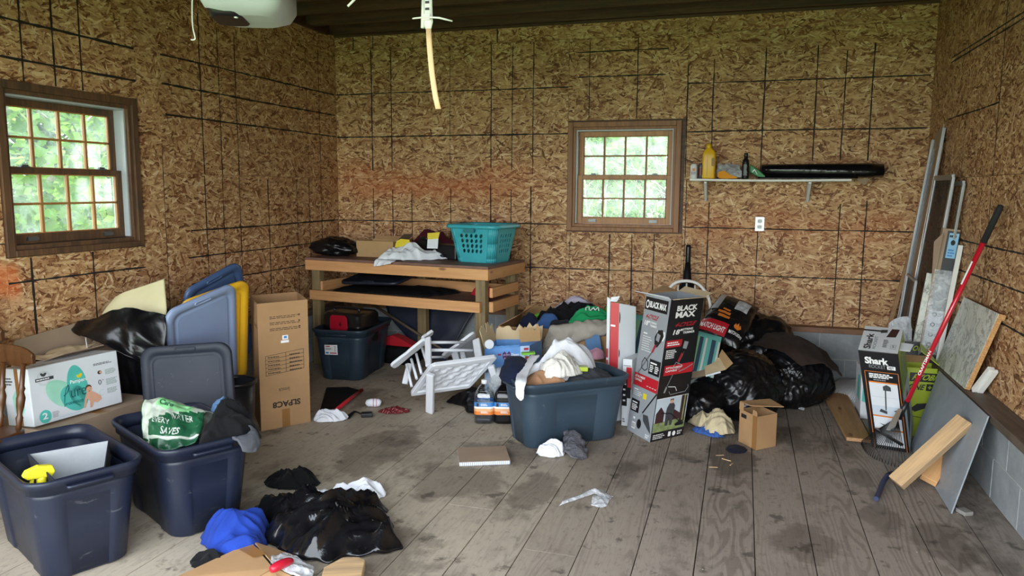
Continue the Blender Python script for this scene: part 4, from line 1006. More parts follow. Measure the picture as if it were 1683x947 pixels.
# black bin bag with cream foam in the left corner
blob('bin_bag', TRASH, (-3.52, 3.86, .42), (.22, .24, .43), .3, 21, .06, 3.5, bottom=0, lumps=(((-.8, -.5, .55), .18, .4),), label='shiny black bin bag at the left wall with cream foam on top', cat='trash bag', group=None)
sheet('bag_neck', [[(-3.832, 3.519, 0.766), (-3.63, 3.537, 0.83), (-3.458, 3.595, 0.874), (-3.249, 3.654, 0.84)], [(-3.718, 3.444, 0.731), (-3.527, 3.474, 0.763), (-3.342, 3.509, 0.757), (-3.22, 3.60, 0.70)], [(-3.567, 3.435, 0.714), (-3.407, 3.431, 0.643), (-3.30, 3.53, 0.57), (-3.26, 3.60, 0.53)]], TRASH, 30, 24, amp=.022, freq=7, label='loose black plastic collar of the bag around the cream foam', cat='plastic sheet')
sheet('foam_sheet', [[(-3.765, 3.66, .79), (-3.715, 3.66, .80), (-3.55, 3.70, .79), (-3.352, 3.735, .785)], [(-3.758, 3.71, .85), (-3.70, 3.74, .885), (-3.55, 3.78, .885), (-3.363, 3.78, .86)], [(-3.745, 3.776, .913), (-3.69, 3.80, .945), (-3.60, 3.86, .98), (-3.498, 3.925, 1.022)]], FOAM, amp=.006, freq=4, thick=.012, rg=False, label='cream foam sheet with small stains propped in the left bag', cat='foam sheet')

# ---------------------------------------------------------------- turned wooden chairs at the left edge
def wood_chair(label, loc, s, group):
    t = thing('wooden_chair', label, 'chair', loc, 0, group)
    def L(*p): return tuple(q*s for q in p)
    prof = [(.016, 0), (.014, .03), (.020, .06), (.013, .075), (.021, .12), (.024, .16), (.014, .19), (.020, .205), (.014, .22), (.013, .33)]
    m = MB(); m.loft([[(x*s, y*s, z*s) for x, y in rr(.235+i, .215+i, .09, 6)] for i, z in ((-.02, .415), (0, .425), (0, .445), (-.015, .452))]); m.build('seat', TURNED, t)
    for sx in (-1, 1):
        for sy in (-1, 1):
            m = MB(); a, b = V(L(sx*.17, sy*.15, .42)), V(L(sx*.215, sy*.20, 0)); n = 10
            m.tube([a.lerp(b, i/n) for i in range(n+1)], [s*r for r in (.015, .018, .022, .016, .021, .024, .016, .02, .016, .014, .013)], 10); m.build('leg', TURNED, t)
    for x in (-.175, -.06, .06, .175):
        m = MB(); a, b = V(L(x, .185, .445)), V(L(x*1.08, .225, .76)); k = len(prof)
        m.tube([a.lerp(b, p[1]/.33) for p in prof], [p[0]*s*.85 for p in prof], 12); m.build('spindle', TURNED, t)
    m = MB(); Ls = []
    for i in range(13):
        u = -1+2*i/12; hh = .055*(1-.55*abs(u)**4); y = .235+.03*(1-u*u)
        Ls.append([L(u*.245, y+dy, .785+dz*hh) for dy, dz in ((-.010, -.9), (.010, -.9), (.012, .5), (.006, 1), (-.006, 1), (-.012, .5))])
    m.loft(Ls, smooth=False); m.build('top_rail', TURNED, t, bevel=.004)
    return t
wood_chair('brown wooden chair with turned spindles at the left frame edge', (-3.445, 2.48, 0), 1.0, 'spindle back chairs')
ch2 = dup([o for o in bpy.data.objects if o.name == 'wooden_chair'][0], (-3.645, 2.53, 0), label='dull brown chair stacked over the turned spindle chair, rail tip showing', group='spindle back chairs'); ch2.scale = (.82, 1.0, 1.115)

# ---------------------------------------------------------------- things in the two navy totes
AX = Matrix.Rotation(math.atan2(-0.33, 0.69), 4, 'Z')
rim = [V((-2.905, 2.40, .455)), V((-2.578, 2.235, .438)), V((-2.50, 2.41, .438)), V((-2.72, 2.655, .455))]
t = thing('storage_cube', 'pale grey lined fabric storage cube tipped inside the nearest tote', 'storage cube', (-2.70, 2.43, .16))
low = [p*1.0 + V((0.0, 0.02, -.25)) for p in rim]
for i in range(4):
    low[i] = low[i].lerp(sum(low, V())/4, .12)
ri = [p.lerp(sum(rim, V())/4, .03) for p in rim]; li = [p.lerp(sum(low, V())/4, .04)+V((0, 0, .008)) for p in low]
m = MB(); m.loft([low, rim], True, False, False); m.build('outer_cover', C_CHAR, t, world=True, bevel=0.0)
m = MB(); m.loft([ri, li], False, True, False); m.build('lining', C_LINING, t, world=True)
m = MB(); m.loft([[p+V((0, 0, .004)) for p in rim], [p+V((0, 0, .004)) for p in ri], ri, rim, [p+V((0, 0, .004)) for p in rim]], False, False, False); m.build('binding', C_NAVY, t, world=True)
F = Face(low[1], low[2], rim[2], rim[1], .001); R = random.Random(4)
for i in range(90): F.disc(INK_W, R.uniform(.03, .97), R.uniform(.2, .97), R.uniform(.008, .018), R.uniform(.015, .035), 1, 6)
F.done(t, name='floral_print', world=True)
t = thing('spray_bottle', 'yellow trigger spray bottle standing in the nearest tote', 'spray bottle', (-2.69, 2.275, .14), 1.1)
m = MB(); m.lathe([(.036, 0), (.038, .01), (.038, .18), (.03, .21), (.014, .245), (.014, .26)], 20); m.build('bottle', P_DARK, t)
m = MB(); m.lathe([(.018, .255), (.019, .28), (.015, .29)], 16); m.prism([(-.050, .288), (.035, .282), (.05, .30), (.04, .328), (-.01, .338), (-.055, .326), (-.068, .305)], (0, .014, 0), (1, 0, 0), (0, 0, 1), .028); m.build('spray_head', P_LIME, t, bevel=.004)
m = MB(); m.prism([(-.038, .29), (-.026, .29), (-.030, .262), (-.042, .238), (-.050, .240)], (0, .006, 0), (1, 0, 0), (0, 0, 1), .012); m.build('trigger', P_LIME, t, bevel=.002)

t = thing('seed_bag', 'crumpled green and white grass seed bag in the second navy tote', 'bag', (-2.60, 2.94, .22))
rows = [[(-2.69, 2.83, .37), (-2.61, 2.80, .365), (-2.535, 2.80, .375), (-2.44, 2.89, .385)], [(-2.74, 2.88, .46), (-2.66, 2.85, .47), (-2.54, 2.87, .46), (-2.45, 2.95, .44)], [(-2.795, 2.95, .535), (-2.73, 2.97, .55), (-2.63, 2.98, .525), (-2.50, 3.04, .485)], [(-2.80, 3.02, .51), (-2.72, 3.07, .50), (-2.62, 3.10, .47), (-2.50, 3.12, .44)], [(-2.78, 3.06, .34), (-2.70, 3.10, .33), (-2.6, 3.14, .32), (-2.5, 3.16, .31)]]
FOIL_W = trash('white_woven_poly', '#9aa295', .35, 9, .35); FOIL_G = trash('green_woven_poly', '#17462d', .35, 9, .35); FOIL_L = trash('light_green_woven_poly', '#79b37c', .3, 9, .35)
g = patch(rows, 40, 40); n0 = len(g); m = MB()
for j in range(41):
    for k in range(41):
        p = g[j][k]; g[j][k] = p + V((.25, -.55, .7))*(.018*ridge(p, 12, 3)+.012*ridge(p, 28, 5))
m.grid(g)
for fi in range(len(m.f)):
    j, k = divmod(fi, 40); u, v = k/40, j/40
    m.mi[fi] = 1 if (v < .20+.28*u and u > .25 and not (.12 < v < .15)) or (u < .05) or (.05 < v < .10 and u < .25) else (2 if (.40 < v < .58 and .35 < u < .85) else 0)
m.build('bag_film', [FOIL_W, FOIL_G, FOIL_L], t, world=True, solid=.003)
def gp(u, v): return g[int(round(v*40))][int(round(u*40))]
F = Face(gp(.32, .05)+V((.01, -.03, .03)), gp(.95, .05)+V((.01, -.03, .03)), gp(.95, .48)+V((.01, -.03, .03)), gp(.32, .48)+V((.01, -.03, .03)))
def onbag(mat, s, u0, v0, hh, ww, bold=.02):
    vs, fs, asp = text_geo(s, bold); mm = MB(); out = []
    for x, y in vs:
        uu, vv = min(.999, max(0, u0+x*ww))*40, min(.999, max(0, v0+y*hh))*40; j, k = int(vv), int(uu); a, b = vv-j, uu-k
        P = (g[j][k]*(1-a)+g[j+1][k]*a)*(1-b) + (g[j][k+1]*(1-a)+g[j+1][k+1]*a)*b; out.append(P + V((.25, -.55, .7))*.004)
    mm.add(out, fs); mm.build('printed_lettering', mat, t, world=True, fix=False)
INK_PW = simple('faded_white_ink', '#aab0a6', .6)
onbag(INK_PW, 'EVERY', .36, .27, .05, .24); onbag(INK_PW, 'SAVES', .50, .17, .07, .24); onbag(INK_PW, 'WATER', .62, .33, .06, .24); onbag(INK_GN, 'Care', .42, .46, .08, .24, .03)
heap('black_clothing', 'rumpled black clothing heaped over the right end of the seed bag tote', 'clothing', [(-2.41, 2.88), (-2.34, 2.80), (-2.25, 2.86), (-2.17, 3.00), (-2.27, 3.12), (-2.48, 3.24), (-2.58, 3.25), (-2.50, 3.05)], .40, .12, C_BLACK, 31, .05, 6)
sheet('grey_sock', [[(-2.24, 3.0, .462), (-2.19, 2.965, .470), (-2.16, 2.90, .468), (-2.20, 2.84, .462)], [(-2.20, 2.985, .470), (-2.155, 2.955, .470), (-2.13, 2.90, .465), (-2.165, 2.83, .462)], [(-2.16, 2.97, .455), (-2.125, 2.94, .44), (-2.115, 2.89, .43), (-2.14, 2.82, .44)], [(-2.15, 2.96, .43), (-2.115, 2.925, .40), (-2.11, 2.875, .39), (-2.135, 2.825, .41)]], C_GREY, amp=.006, freq=18, thick=.012, label='grey marl sock hanging over the rim of the seed bag tote', cat='sock')
heap('striped_cloth', 'blue and white striped cloth scrap at the back of the seed bag tote', 'cloth', [(-2.63, 3.24), (-2.58, 3.20), (-2.53, 3.24), (-2.56, 3.32), (-2.62, 3.33)], .44, .07, C_DENIM, 33, .015, 14)

# ---------------------------------------------------------------- floor litter at the left front
heap('blue_cloth', 'royal blue cloth lying crumpled against the second navy tote', 'cloth', [(-2.33, 2.77), (-2.24, 2.87), (-2.12, 2.95), (-2.04, 2.86), (-1.98, 2.74), (-1.97, 2.65), (-2.08, 2.58), (-2.19, 2.63), (-2.27, 2.70)], .002, .13, C_BLUE, 41, .05, 8, .6)
t = heap('bin_bag', 'empty black bin bag spread flat in front of the totes', 'trash bag', [(-2.28, 3.10), (-2.12, 3.17), (-1.95, 3.13), (-1.86, 3.24), (-1.72, 3.30), (-1.62, 3.26), (-1.64, 3.14), (-1.53, 3.12), (-1.49, 3.02), (-1.36, 2.92), (-1.50, 2.82), (-1.60, 2.76), (-1.72, 2.68), (-1.92, 2.74), (-2.03, 2.80), (-2.10, 2.93)], .002, .125, TRASH2, 43, .06, 6, .9, 1.7, pw=1.8, rings=30, n=170)
heap('black_rag', 'small black rag under the blue cloth by the cardboard', 'rag', [(-2.21, 2.60), (-2.12, 2.64), (-2.03, 2.62), (-2.02, 2.54), (-2.12, 2.50), (-2.20, 2.53)], .001, .04, C_BLACK, 44, .02, 12)
heap('black_rag', 'small crumpled black rag on bare boards right of the seed bag tote', 'rag', [(-2.44, 3.42), (-2.36, 3.53), (-2.24, 3.56), (-2.14, 3.46), (-2.22, 3.36), (-2.36, 3.34)], .001, .06, C_BLACK, 45, .03, 12)
heap('white_cloth', 'white washcloth just above the flattened black bag', 'cloth', [(-2.10, 3.33), (-1.96, 3.38), (-1.88, 3.50), (-1.76, 3.50), (-1.74, 3.40), (-1.86, 3.36), (-1.96, 3.30)], .001, .06, C_WHITE, 46, .03, 11)
t = thing('flattened_carton', 'torn flattened brown carton at the bottom frame edge', 'cardboard box', (-1.95, 2.5, 0))
for pts in ([(-2.16, 2.39, .012), (-1.87, 2.36, .012), (-1.78, 2.52, .05), (-2.0, 2.68, .055)], [(-1.865, 2.36, .014), (-1.62, 2.34, .016), (-1.60, 2.50, .020), (-1.77, 2.52, .052)], [(-1.77, 2.525, .052), (-1.66, 2.53, .030), (-1.80, 2.70, .016), (-1.99, 2.685, .056)]):
    quad_panel(t, pts, .005, CARD, 'flap')
quad_panel(t, [(-2.005, 2.60, .0635), (-1.90, 2.555, .0635), (-1.87, 2.60, .0635), (-1.97, 2.65, .0635)], .001, TAPE, 'tape_strip')
sheet('clear_wrap', [[(-1.86, 2.68, .03), (-1.76, 2.64, .045), (-1.66, 2.62, .02)], [(-1.84, 2.60, .05), (-1.73, 2.57, .06), (-1.62, 2.56, .03)], [(-1.80, 2.53, .058), (-1.70, 2.50, .05), (-1.60, 2.50, .03)]], FILM, amp=.01, freq=20, thick=.0006, label='clear plastic film on the torn carton by the bottom edge', cat='plastic film')
t = thing('red_scoop', 'rounded red plastic handle lying on the torn carton', 'handle', (-1.73, 2.51, .05)); m = MB(); m.tube(curve([(-.02, -.05, .03), (0, 0, .035), (.01, .06, .022)], 10), [.012, .016, .018, .019, .019, .019, .018, .018, .016, .012, .006], 12); m.build('grip', P_RED, t)
t = thing('wood_block', 'pale wooden block end at the bottom frame edge', 'wood', (-1.50, 2.62, 0), .45); m = MB(); m.prism([(-.10, -.25), (.055, -.25), (.075, .04), (.045, .07), (-.02, .075), (-.09, .0)], (0, 0, .02), (1, 0, 0), (0, 1, 0), .04); m.build('block', OFFCUT, t, bevel=.004)
# ---------------------------------------------------------------- workbench (local axes: origin front right corner)
bench = thing('workbench', 'pine workbench on green treated posts in the back left corner', 'workbench', (-1.93, 5.70, 0), math.radians(-7.6))
def bpart(name, mat, *b, bevel=.003):
    m = MB(); c = V(((b[0]+b[3])/2, (b[1]+b[4])/2, (b[2]+b[5])/2)); m.box(*[b[i]-c[i % 3] for i in range(6)])
    o = m.build(name, mat, bench, bevel=bevel); o.location = c; return o
BL = -1.835
bpart('bench_top', HARDBOARD, BL, 0, .964, 0, .74, .986); bpart('front_rail', PINE_X, BL, .001, .874, 0, .039, .963); bpart('side_rail', PINE_Y, -.038, .04, .874, 0, .74, .963); bpart('side_rail', PINE_Y, BL, .04, .874, BL+.038, .74, .963); bpart('back_rail', PINE_X, BL+.04, .70, .874, -.04, .74, .963)
for x, y in ((-.135, .042), (-.135, .63), (-1.80, .042), (-1.80, .63), (-1.05, .63)): bpart('post', PT_Z, x, y, 0, x+.089, y+.066, .873)
bpart('shelf_board', HARDBOARD, -1.80, .04, .668, -.05, .70, .682); bpart('shelf_front_rail', PINE_X, -1.795, .001, .606, -.075, .0395, .692); bpart('shelf_back_rail', PINE_X, -1.78, .60, .683, -.14, .628, .772); bpart('shelf_side_rail', PINE_Y, -.045, .11, .60, -.007, .628, .685); bpart('shelf_side_rail', PINE_Y, -.040, .11, .72, -.012, .628, .80); bpart('shelf_end_rail', PINE_Y, -1.71, .05, .683, -1.685, .60, .772)
m = MB(); m.box(-1.79, .041, .6825, -.08, .052, .686); m.build('blue_edge_strip', BLUETAPE, bench)
BWM = bench.matrix_basis.copy()
def bw(x, y, z): return BWM @ V((x, y, z))

# on the bench top
blob('bin_bag', TRASH, bw(-1.67, .24, 1.06), (.18, .12, .085), .1, 52, .16, 3, bottom=.987, low=.3, label='small crumpled black bag at the left end of the workbench', cat='trash bag', sub=4)
t = thing('low_carton', 'low open brown carton on the workbench beside the small black bag', 'cardboard box', bw(-1.475, .28, .987), math.radians(-5))
Bq = [(0, 0, 0), (.385, 0, 0), (.385, .27, 0), (0, .27, 0)]; m = MB(); Tq = [(x, y, .145) for x, y, z in Bq]
m.loft([Bq, Tq, [(.006, .006, .145), (.379, .006, .145), (.379, .264, .145), (.006, .264, .145)], [(.006, .006, .006), (.379, .006, .006), (.379, .264, .006), (.006, .264, .006)]], True, True, False); m.build('carton_body', CARD2, t)
m = MB(); m.hexa([(.386, .02, .14), (.392, .02, .14), (.392, .25, .14), (.386, .25, .14)], [(.46, .06, .215), (.464, .06, .213), (.45, .25, .20), (.446, .25, .202)]); m.build('flap', CARD_GREY, t)
m = MB(); m.hexa([(.02, .265, .145), (.36, .265, .145), (.36, .270, .145), (.02, .270, .145)], [(.03, .30, .175), (.35, .30, .175), (.35, .305, .174), (.03, .305, .174)]); m.build('flap', CARD2, t)
heap('white_shopping_bag', 'crumpled white plastic bag with yellow tags on the workbench front', 'plastic bag', [(-2.98, 5.86), (-2.86, 5.86), (-2.72, 5.95), (-2.60, 6.03), (-2.46, 6.15), (-2.62, 6.28), (-2.80, 6.24), (-2.95, 6.08)], .987, .10, simple('white_bag_film', '#d5d9dd', .35, var=.08), 55, .05, 8, .4)
sheet('hanging_film', [[(-2.97, 5.90, .995), (-2.90, 5.87, .995), (-2.80, 5.84, .994)], [(-2.985, 5.83, .997), (-2.90, 5.82, .995), (-2.80, 5.80, .992)], [(-2.99, 5.80, .94), (-2.93, 5.80, .95), (-2.83, 5.79, .97)]], simple('white_bag_corner', '#d5d9dd', .35, var=.08), amp=.006, freq=16, thick=.002, label='corner of the white bag hanging over the bench front', cat='plastic bag')
t = thing('yellow_tag', 'round edged yellow tag at the left of the white bag', 'tag', (-2.83, 6.02, 1.02)); m = MB(); m.prism([(-.07, .02), (-.06, .08), (-.02, .10), (.06, .095), (.08, .05), (.05, .01), (-.04, .0)], (0, 0, .05), (1, 0, 0), (0, .3, .95), .006); m.build('card', INK_Y, t)
t = thing('yellow_tag', 'square yellow tag standing above the white bag', 'tag', (-2.57, 6.10, 1.09)); m = MB(); m.prism([(-.05, 0), (-.055, .055), (.06, .065), (.05, .008)], (0, 0, .075), (1, 0, 0), (0, .2, .97), .005); m.build('card', INK_Y, t); m = MB(); m.prism([(-.05, -.08), (-.05, 0), (.05, .008), (.05, -.08)], (0, .001, .075), (1, 0, 0), (0, .2, .97), .004); m.build('white_backing', PAPER, t)
t = thing('orange_lump', 'orange bottle cap under the left yellow tag', 'cap', (-2.86, 6.0, 1.0)); m = MB(); m.lathe([(.055, .0), (.058, .03), (.05, .055), (.02, .062)], 16); m.build('cap', INK_OR, t)
heap('maroon_cloth', 'dark maroon cloth behind the white bag on the bench', 'cloth', [(-2.95, 6.33), (-2.75, 6.30), (-2.55, 6.32), (-2.38, 6.36), (-2.42, 6.46), (-2.70, 6.52), (-2.92, 6.46)], .987, .20, C_MAROON, 56, .05, 9)
t = thing('tool_case', 'black plastic tool case tilted on the bench beside the turquoise basket', 'tool case', (-2.60, 6.20, .987), math.radians(-12))
m = MB(); m.prism([(-.22, 0), (.24, 0), (.24, .125), (.02, .135), (-.06, .165), (-.17, .165), (-.20, .10), (-.245, .03)], (0, .14, 0), (1, 0, 0), (0, 0, 1), .16); m.build('case_shell', P_BLACK, t, bevel=.012)
m = MB(); m.box(-.15, -.03, .166, -.06, .10, .19); m.build('latch', P_BLACK, t, bevel=.006)
m = MB(); m.tube(curve([(-.02, -.022, .03), (-.01, -.055, .035), (.12, -.055, .035), (.13, -.022, .03)], 14), .012, 8); m.build('carry_handle', P_BLACK, t)
# laundry basket with real holes
t = thing('laundry_basket', 'turquoise plastic laundry basket with oval holes on the bench end', 'laundry basket', (-2.13, 6.17, .987), math.radians(-13))
def bk(side, s, z):
    k = z/.30; hx, hy = .185+.05*k, .155+.05*k; r = .06
    if side == 0: return V((-(hx-r)+s*2*(hx-r), -hy, z))
    if side == 1: return V((hx, -(hy-r)+s*2*(hy-r), z))
    if side == 2: return V(((hx-r)-s*2*(hx-r), hy, z))
    return V((-hx, (hy-r)-s*2*(hy-r), z))
def bkc(side, s, z):
    k = z/.30; hx, hy = .185+.05*k, .155+.05*k; r = .06; a = math.radians(-90+90*side+90*s)
    cx, cy = ((hx-r, -hy+r), (hx-r, hy-r), (-hx+r, hy-r), (-hx+r, -hy+r))[side]; return V((cx+r*math.cos(a), cy+r*math.sin(a), z))
m = MB(); zr = [.075, .118, .161, .204, .247]
for side in range(4):
    ss = [0, .13, .278, .426, .574, .722, .87, 1]
    for i in range(7):
        for (za, zb) in [(0, .035), (.035, .075)] + list(zip(zr[:-1], zr[1:])) + [(.247, .30)]:
            a, b = ss[i], ss[i+1]
            hole = 1 <= i <= 5 and za >= .07 and zb < .25
            if not hole: m.add([bk(side, a, za), bk(side, b, za), bk(side, b, zb), bk(side, a, zb)], [(0, 1, 2, 3)], False); continue
            cs, cz = (a+b)/2, (za+zb)/2; O8, I8 = [], []
            for q in range(16):
                an = 2*math.pi*q/16; cx, cy = math.cos(an), math.sin(an); mx = max(abs(cx), abs(cy))
                O8.append(bk(side, cs+cx/mx*(b-a)/2, cz+cy/mx*(zb-za)/2))
                ex, ey = cx*.30, cy*.40
                I8.append(bk(side, cs+(ex+ey*.22)*(b-a), cz+ey*(zb-za)))
            m.add(O8+I8, [(q, (q+1) % 16, 16+(q+1) % 16, 16+q) for q in range(16)], False)
    for i in range(5):
        for za, zb in ((0, .035), (.035, .16), (.16, .30)):
            m.add([bkc(side, i/5, za), bkc(side, (i+1)/5, za), bkc(side, (i+1)/5, zb), bkc(side, i/5, zb)], [(0, 1, 2, 3)], True)
m.add([(x, y, .001) for x, y in rr(.185, .155, .06, 5)], [list(range(24))])
m.build('basket_wall', P_TEAL, t, solid=.004)
m = MB(); m.loft([[(x, y, z) for x, y in rr(.235+i, .205+i, .06+i, 6)] for i, z in ((.0, .296), (.028, .288), (.032, .30), (.026, .318), (.008, .322), (-.004, .31), (.0, .296))], False, False); m.build('rim', P_TEAL, t)
m = MB(); m.loft([[(x, -.226-d, z+y) for x, y in rr(.055, .016, .015, 4)] for d, z in ((-.006, .272), (.010, .272), (.012, .270))]); m.build('grip_recess_shade', simple('shaded_turquoise', '#2b7680', .4), t)  # proud pad in darker turquoise, painting the shade of a grip hollow

# on the lower shelf
heap('padded_case', 'long black padded soft case on the lower bench shelf', 'case', [tuple(bw(x, y, 0))[:2] for x, y in ((-1.60, .10), (-1.2, .07), (-.78, .08), (-.66, .14), (-.52, .40), (-.56, .52), (-.8, .50), (-1.2, .44), (-1.55, .40))], .684, .055, C_BNYL, 61, .010, 6, 0, 3, pw=6)
lid_at('dark navy tote lid lying flat on the black padded case', .60, .42, (1, -.10, .03), (.06, .95, .12), tuple(bw(-1.22, .27, .792)), P_DARK)
heap('red_ribbon', 'bunched red mesh scrap at the right end of the lower bench shelf', 'cloth', [tuple(bw(x, y, 0))[:2] for x, y in ((-.36, .40), (-.22, .38), (-.15, .44), (-.22, .52), (-.34, .50))], .683, .075, C_RED, 62, .03, 14)

# in and around the tote under the bench
F = Face((-3.262, 5.432, .235), (-3.142, 5.430, .240), (-3.142, 5.424, .325), (-3.262, 5.426, .318)); F.rect(INK_W, 0, 0, 1, 1); F.rect(INK_R, .08, .80, .42, .90, 2); F.small(INK_DG, .08, .48, .62, .70, 3, 2); F.rect(INK_BL, .08, .10, .30, .28, 2); F.rect(INK_R, .38, .12, .92, .22, 2); F.small(INK_G, .75, .3, .92, .9, 5, 2); F.done(td, name='product_sticker', world=True, label='white product sticker on the tote end')
t = thing('tool_case', 'black tool case with a red latch sitting in the under bench tote', 'tool case', (-3.18, 5.74, .30), math.radians(-8))
m = MB(); m.loft([[(x, y, z) for x, y in rr(.19-i, .155-i, .04, 4)] for i, z in ((.01, 0), (0, .015), (0, .13), (-.008, .135), (-.008, .16), (0, .165), (.0, .235), (.02, .262))]); m.build('case_shell', P_BLACK, t)
m = MB(); m.prism([(-.085, .115), (.075, .115), (.085, .14), (.08, .225), (.06, .245), (-.07, .245), (-.09, .225), (-.095, .14)], (0, -.163, 0), (1, 0, 0), (0, 0, 1), .016); lt = m.build('red_latch', P_RED, t, bevel=.004); m = MB(); m.box(.015, -.1815, .15, .022, -.179, .19); m.box(.005, -.1815, .165, .032, -.179, .172); m.build('latch_slot', P_BLACK, lt)
m = MB(); m.tube(curve([(-.13, -.05, .255), (-.12, -.05, .29), (.10, -.05, .29), (.11, -.05, .255)], 14), .011, 8); m.build('carry_handle', P_BLACK, t)
sheet('blue_tarp', [[(-3.30, 6.62, .52), (-2.95, 6.63, .51), (-2.6, 6.63, .505), (-2.34, 6.62, .50)], [(-3.22, 6.58, .36), (-2.95, 6.58, .35), (-2.65, 6.58, .34), (-2.45, 6.58, .33)], [(-2.98, 6.50, .16), (-2.85, 6.50, .15), (-2.68, 6.50, .14), (-2.54, 6.50, .13)], [(-2.86, 6.44, .01), (-2.75, 6.44, .01), (-2.66, 6.44, .01), (-2.58, 6.44, .01)]], P_NAVY, amp=.006, freq=5, label='navy plastic sheet leaning on the blocks behind the bench', cat='plastic sheet')
t = thing('wood_pole', 'thin wooden pole leaning diagonally under the workbench', 'pole', (-2.42, 6.36, 0)); m = MB(); m.tube([(-2.36, 6.34, .014), (-3.42, 6.55, .50)], .013, 8); m.build('shaft', lumber('grey_pole_wood', '#6d5d4b', '#4c4034', axis=0), t, world=True)
t = thing('folded_bag', 'black and red folded bag on the floor under the bench', 'bag', (-2.98, 6.30, 0), -.1)
m = MB(); m.loft([[(x, y, z) for x, y in rr(.17-i, .11-i, .05, 5)] for i, z in ((.02, 0), (0, .02), (0, .15), (.015, .165))]); m.build('black_body', C_BNYL, t)
m = MB(); m.prism([(-.16, .155), (.17, .155), (.16, .175), (.02, .235), (-.07, .26), (-.15, .235)], (0, .07, 0), (1, 0, 0), (0, 0, 1), .13); m.build('red_top', C_RED, t, bevel=.02)
t = thing('flat_bag', 'flat black bag with red trim lying beside the tall carton', 'bag', (-2.95, 5.0, 0))
P6 = [(-3.20, 5.24), (-2.95, 5.32), (-2.80, 5.27), (-2.735, 4.68), (-2.79, 4.60), (-2.84, 4.62)]
P6 = [(-3.12, 5.20), (-2.96, 5.27), (-2.82, 5.21), (-2.735, 4.67), (-2.755, 4.60), (-2.85, 4.66)]
m = MB(); m.loft([[(x, y, z) for x, y in P6] for z in (.004, .028)], smooth=False); m.build('nylon_body', C_BNYL, t, world=True, bevel=.008)
m = MB(); m.tube([(-2.815, 5.22, .024), (-2.775, 4.95, .026), (-2.729, 4.66, .024)], .014, 8); m.tube([(-2.729, 4.66, .024), (-2.75, 4.592, .022)], .012, 8); m.build('red_trim', C_RED, t, world=True)

# ---------------------------------------------------------------- litter on the middle floor
heap('white_cloth', 'small white cloth at the foot of the tall carton', 'cloth', [(-2.80, 4.50), (-2.72, 4.60), (-2.60, 4.62), (-2.58, 4.54), (-2.66, 4.46), (-2.76, 4.45)], .001, .05, C_WHITE, 71, .03, 13)
t = thing('black_gadget', 'small black strap and buckle lying on the floor by the rolled sock', 'buckle', (-2.50, 4.66, 0), .5); m = MB(); m.box(-.02, -.03, .002, .06, .03, .03); m.build('buckle_body', P_BLACK, t, bevel=.005); m = MB(); m.grid(patch([[(-.10, -.04, .004), (-.06, .02, .03), (-.02, .02, .012)], [(-.13, -.02, .004), (-.07, .04, .035), (-.02, .035, .014)]], 8, 3)); m.build('strap', C_BNYL, t, solid=.004)
t = thing('rolled_sock', 'white rolled sock with pink bands standing on the floor', 'sock', (-2.555, 4.90, 0), .4); t.scale = (.62, .62, .62); m = MB(); m.tube([(-.08, 0, .038), (-.06, 0, .048), (-.02, 0, .054), (.03, 0, .052), (.07, 0, .05), (.095, 0, .04)], [.02, .042, .048, .05, .047, .03], 18); rl = m.build('cotton_roll', C_WHITE, t)
for x in (.005, .04): m = MB(); m.tube([(x, 0, .052), (x+.012, 0, .052)], .0515, 18, False); m.build('pink_band', C_PINK, rl)
heap('candy_wrapper', 'crumpled dark red wrapper to the right of the rolled sock', 'wrapper', [(-2.46, 4.80), (-2.40, 4.87), (-2.29, 4.90), (-2.24, 4.86), (-2.30, 4.79), (-2.40, 4.77)], .001, .025, trash('red_foil', '#5c1a1c', .6, 30, .25), 73, .018, 22)
t = thing('notebook', 'spiral notebook with a tan cover lying on the floor', 'notebook', (-1.43, 4.14, 0), math.radians(24)); m = MB(); m.box(-.148, -.125, .001, .148, .125, .022); m.build('pages', PAPER, t); m = MB(); m.box(-.15, -.127, .0225, .15, .127, .025); m.build('cover', CARD_GREY, t)
m = MB()
for i in range(26): m.tube(curve([(-.142+i*.0114, -.122, .026), (-.142+i*.0114, -.130, .022), (-.142+i*.0114, -.131, .008), (-.142+i*.0114, -.125, .002)], 5), .0012, 4)
o = m.build('spiral_wire', P_LBLUE, t); o['kind'] = 'stuff'
sheet('plastic_strip', [[(-.83, 3.60, .004), (-.76, 3.68, .012), (-.68, 3.77, .016), (-.62, 3.74, .006)], [(-.82, 3.64, .018), (-.75, 3.72, .025), (-.69, 3.81, .03), (-.60, 3.78, .01)], [(-.835, 3.67, .004), (-.76, 3.755, .01), (-.69, 3.86, .012), (-.585, 3.80, .004)]], FILM, amp=.006, freq=22, thick=.001, label='strip of clear packing plastic on the bare planks mid floor', cat='plastic film')
sheet('plastic_strip', [[(-.68, 3.66, .003), (-.64, 3.64, .006), (-.60, 3.66, .003)], [(-.685, 3.72, .02), (-.64, 3.71, .024), (-.595, 3.73, .01)], [(-.69, 3.77, .01), (-.64, 3.77, .012), (-.59, 3.78, .005)]], FILM, amp=.005, freq=26, thick=.001, label='short end of clear packing plastic touching the longer strip', cat='plastic film')
heap('white_paper_bag', 'crumpled white tissue at the foot of the steel blue tote', 'paper', [(-1.145, 4.30), (-1.06, 4.40), (-.99, 4.42), (-.98, 4.30), (-1.06, 4.26)], .001, .07, C_WHITE, 75, .03, 13)
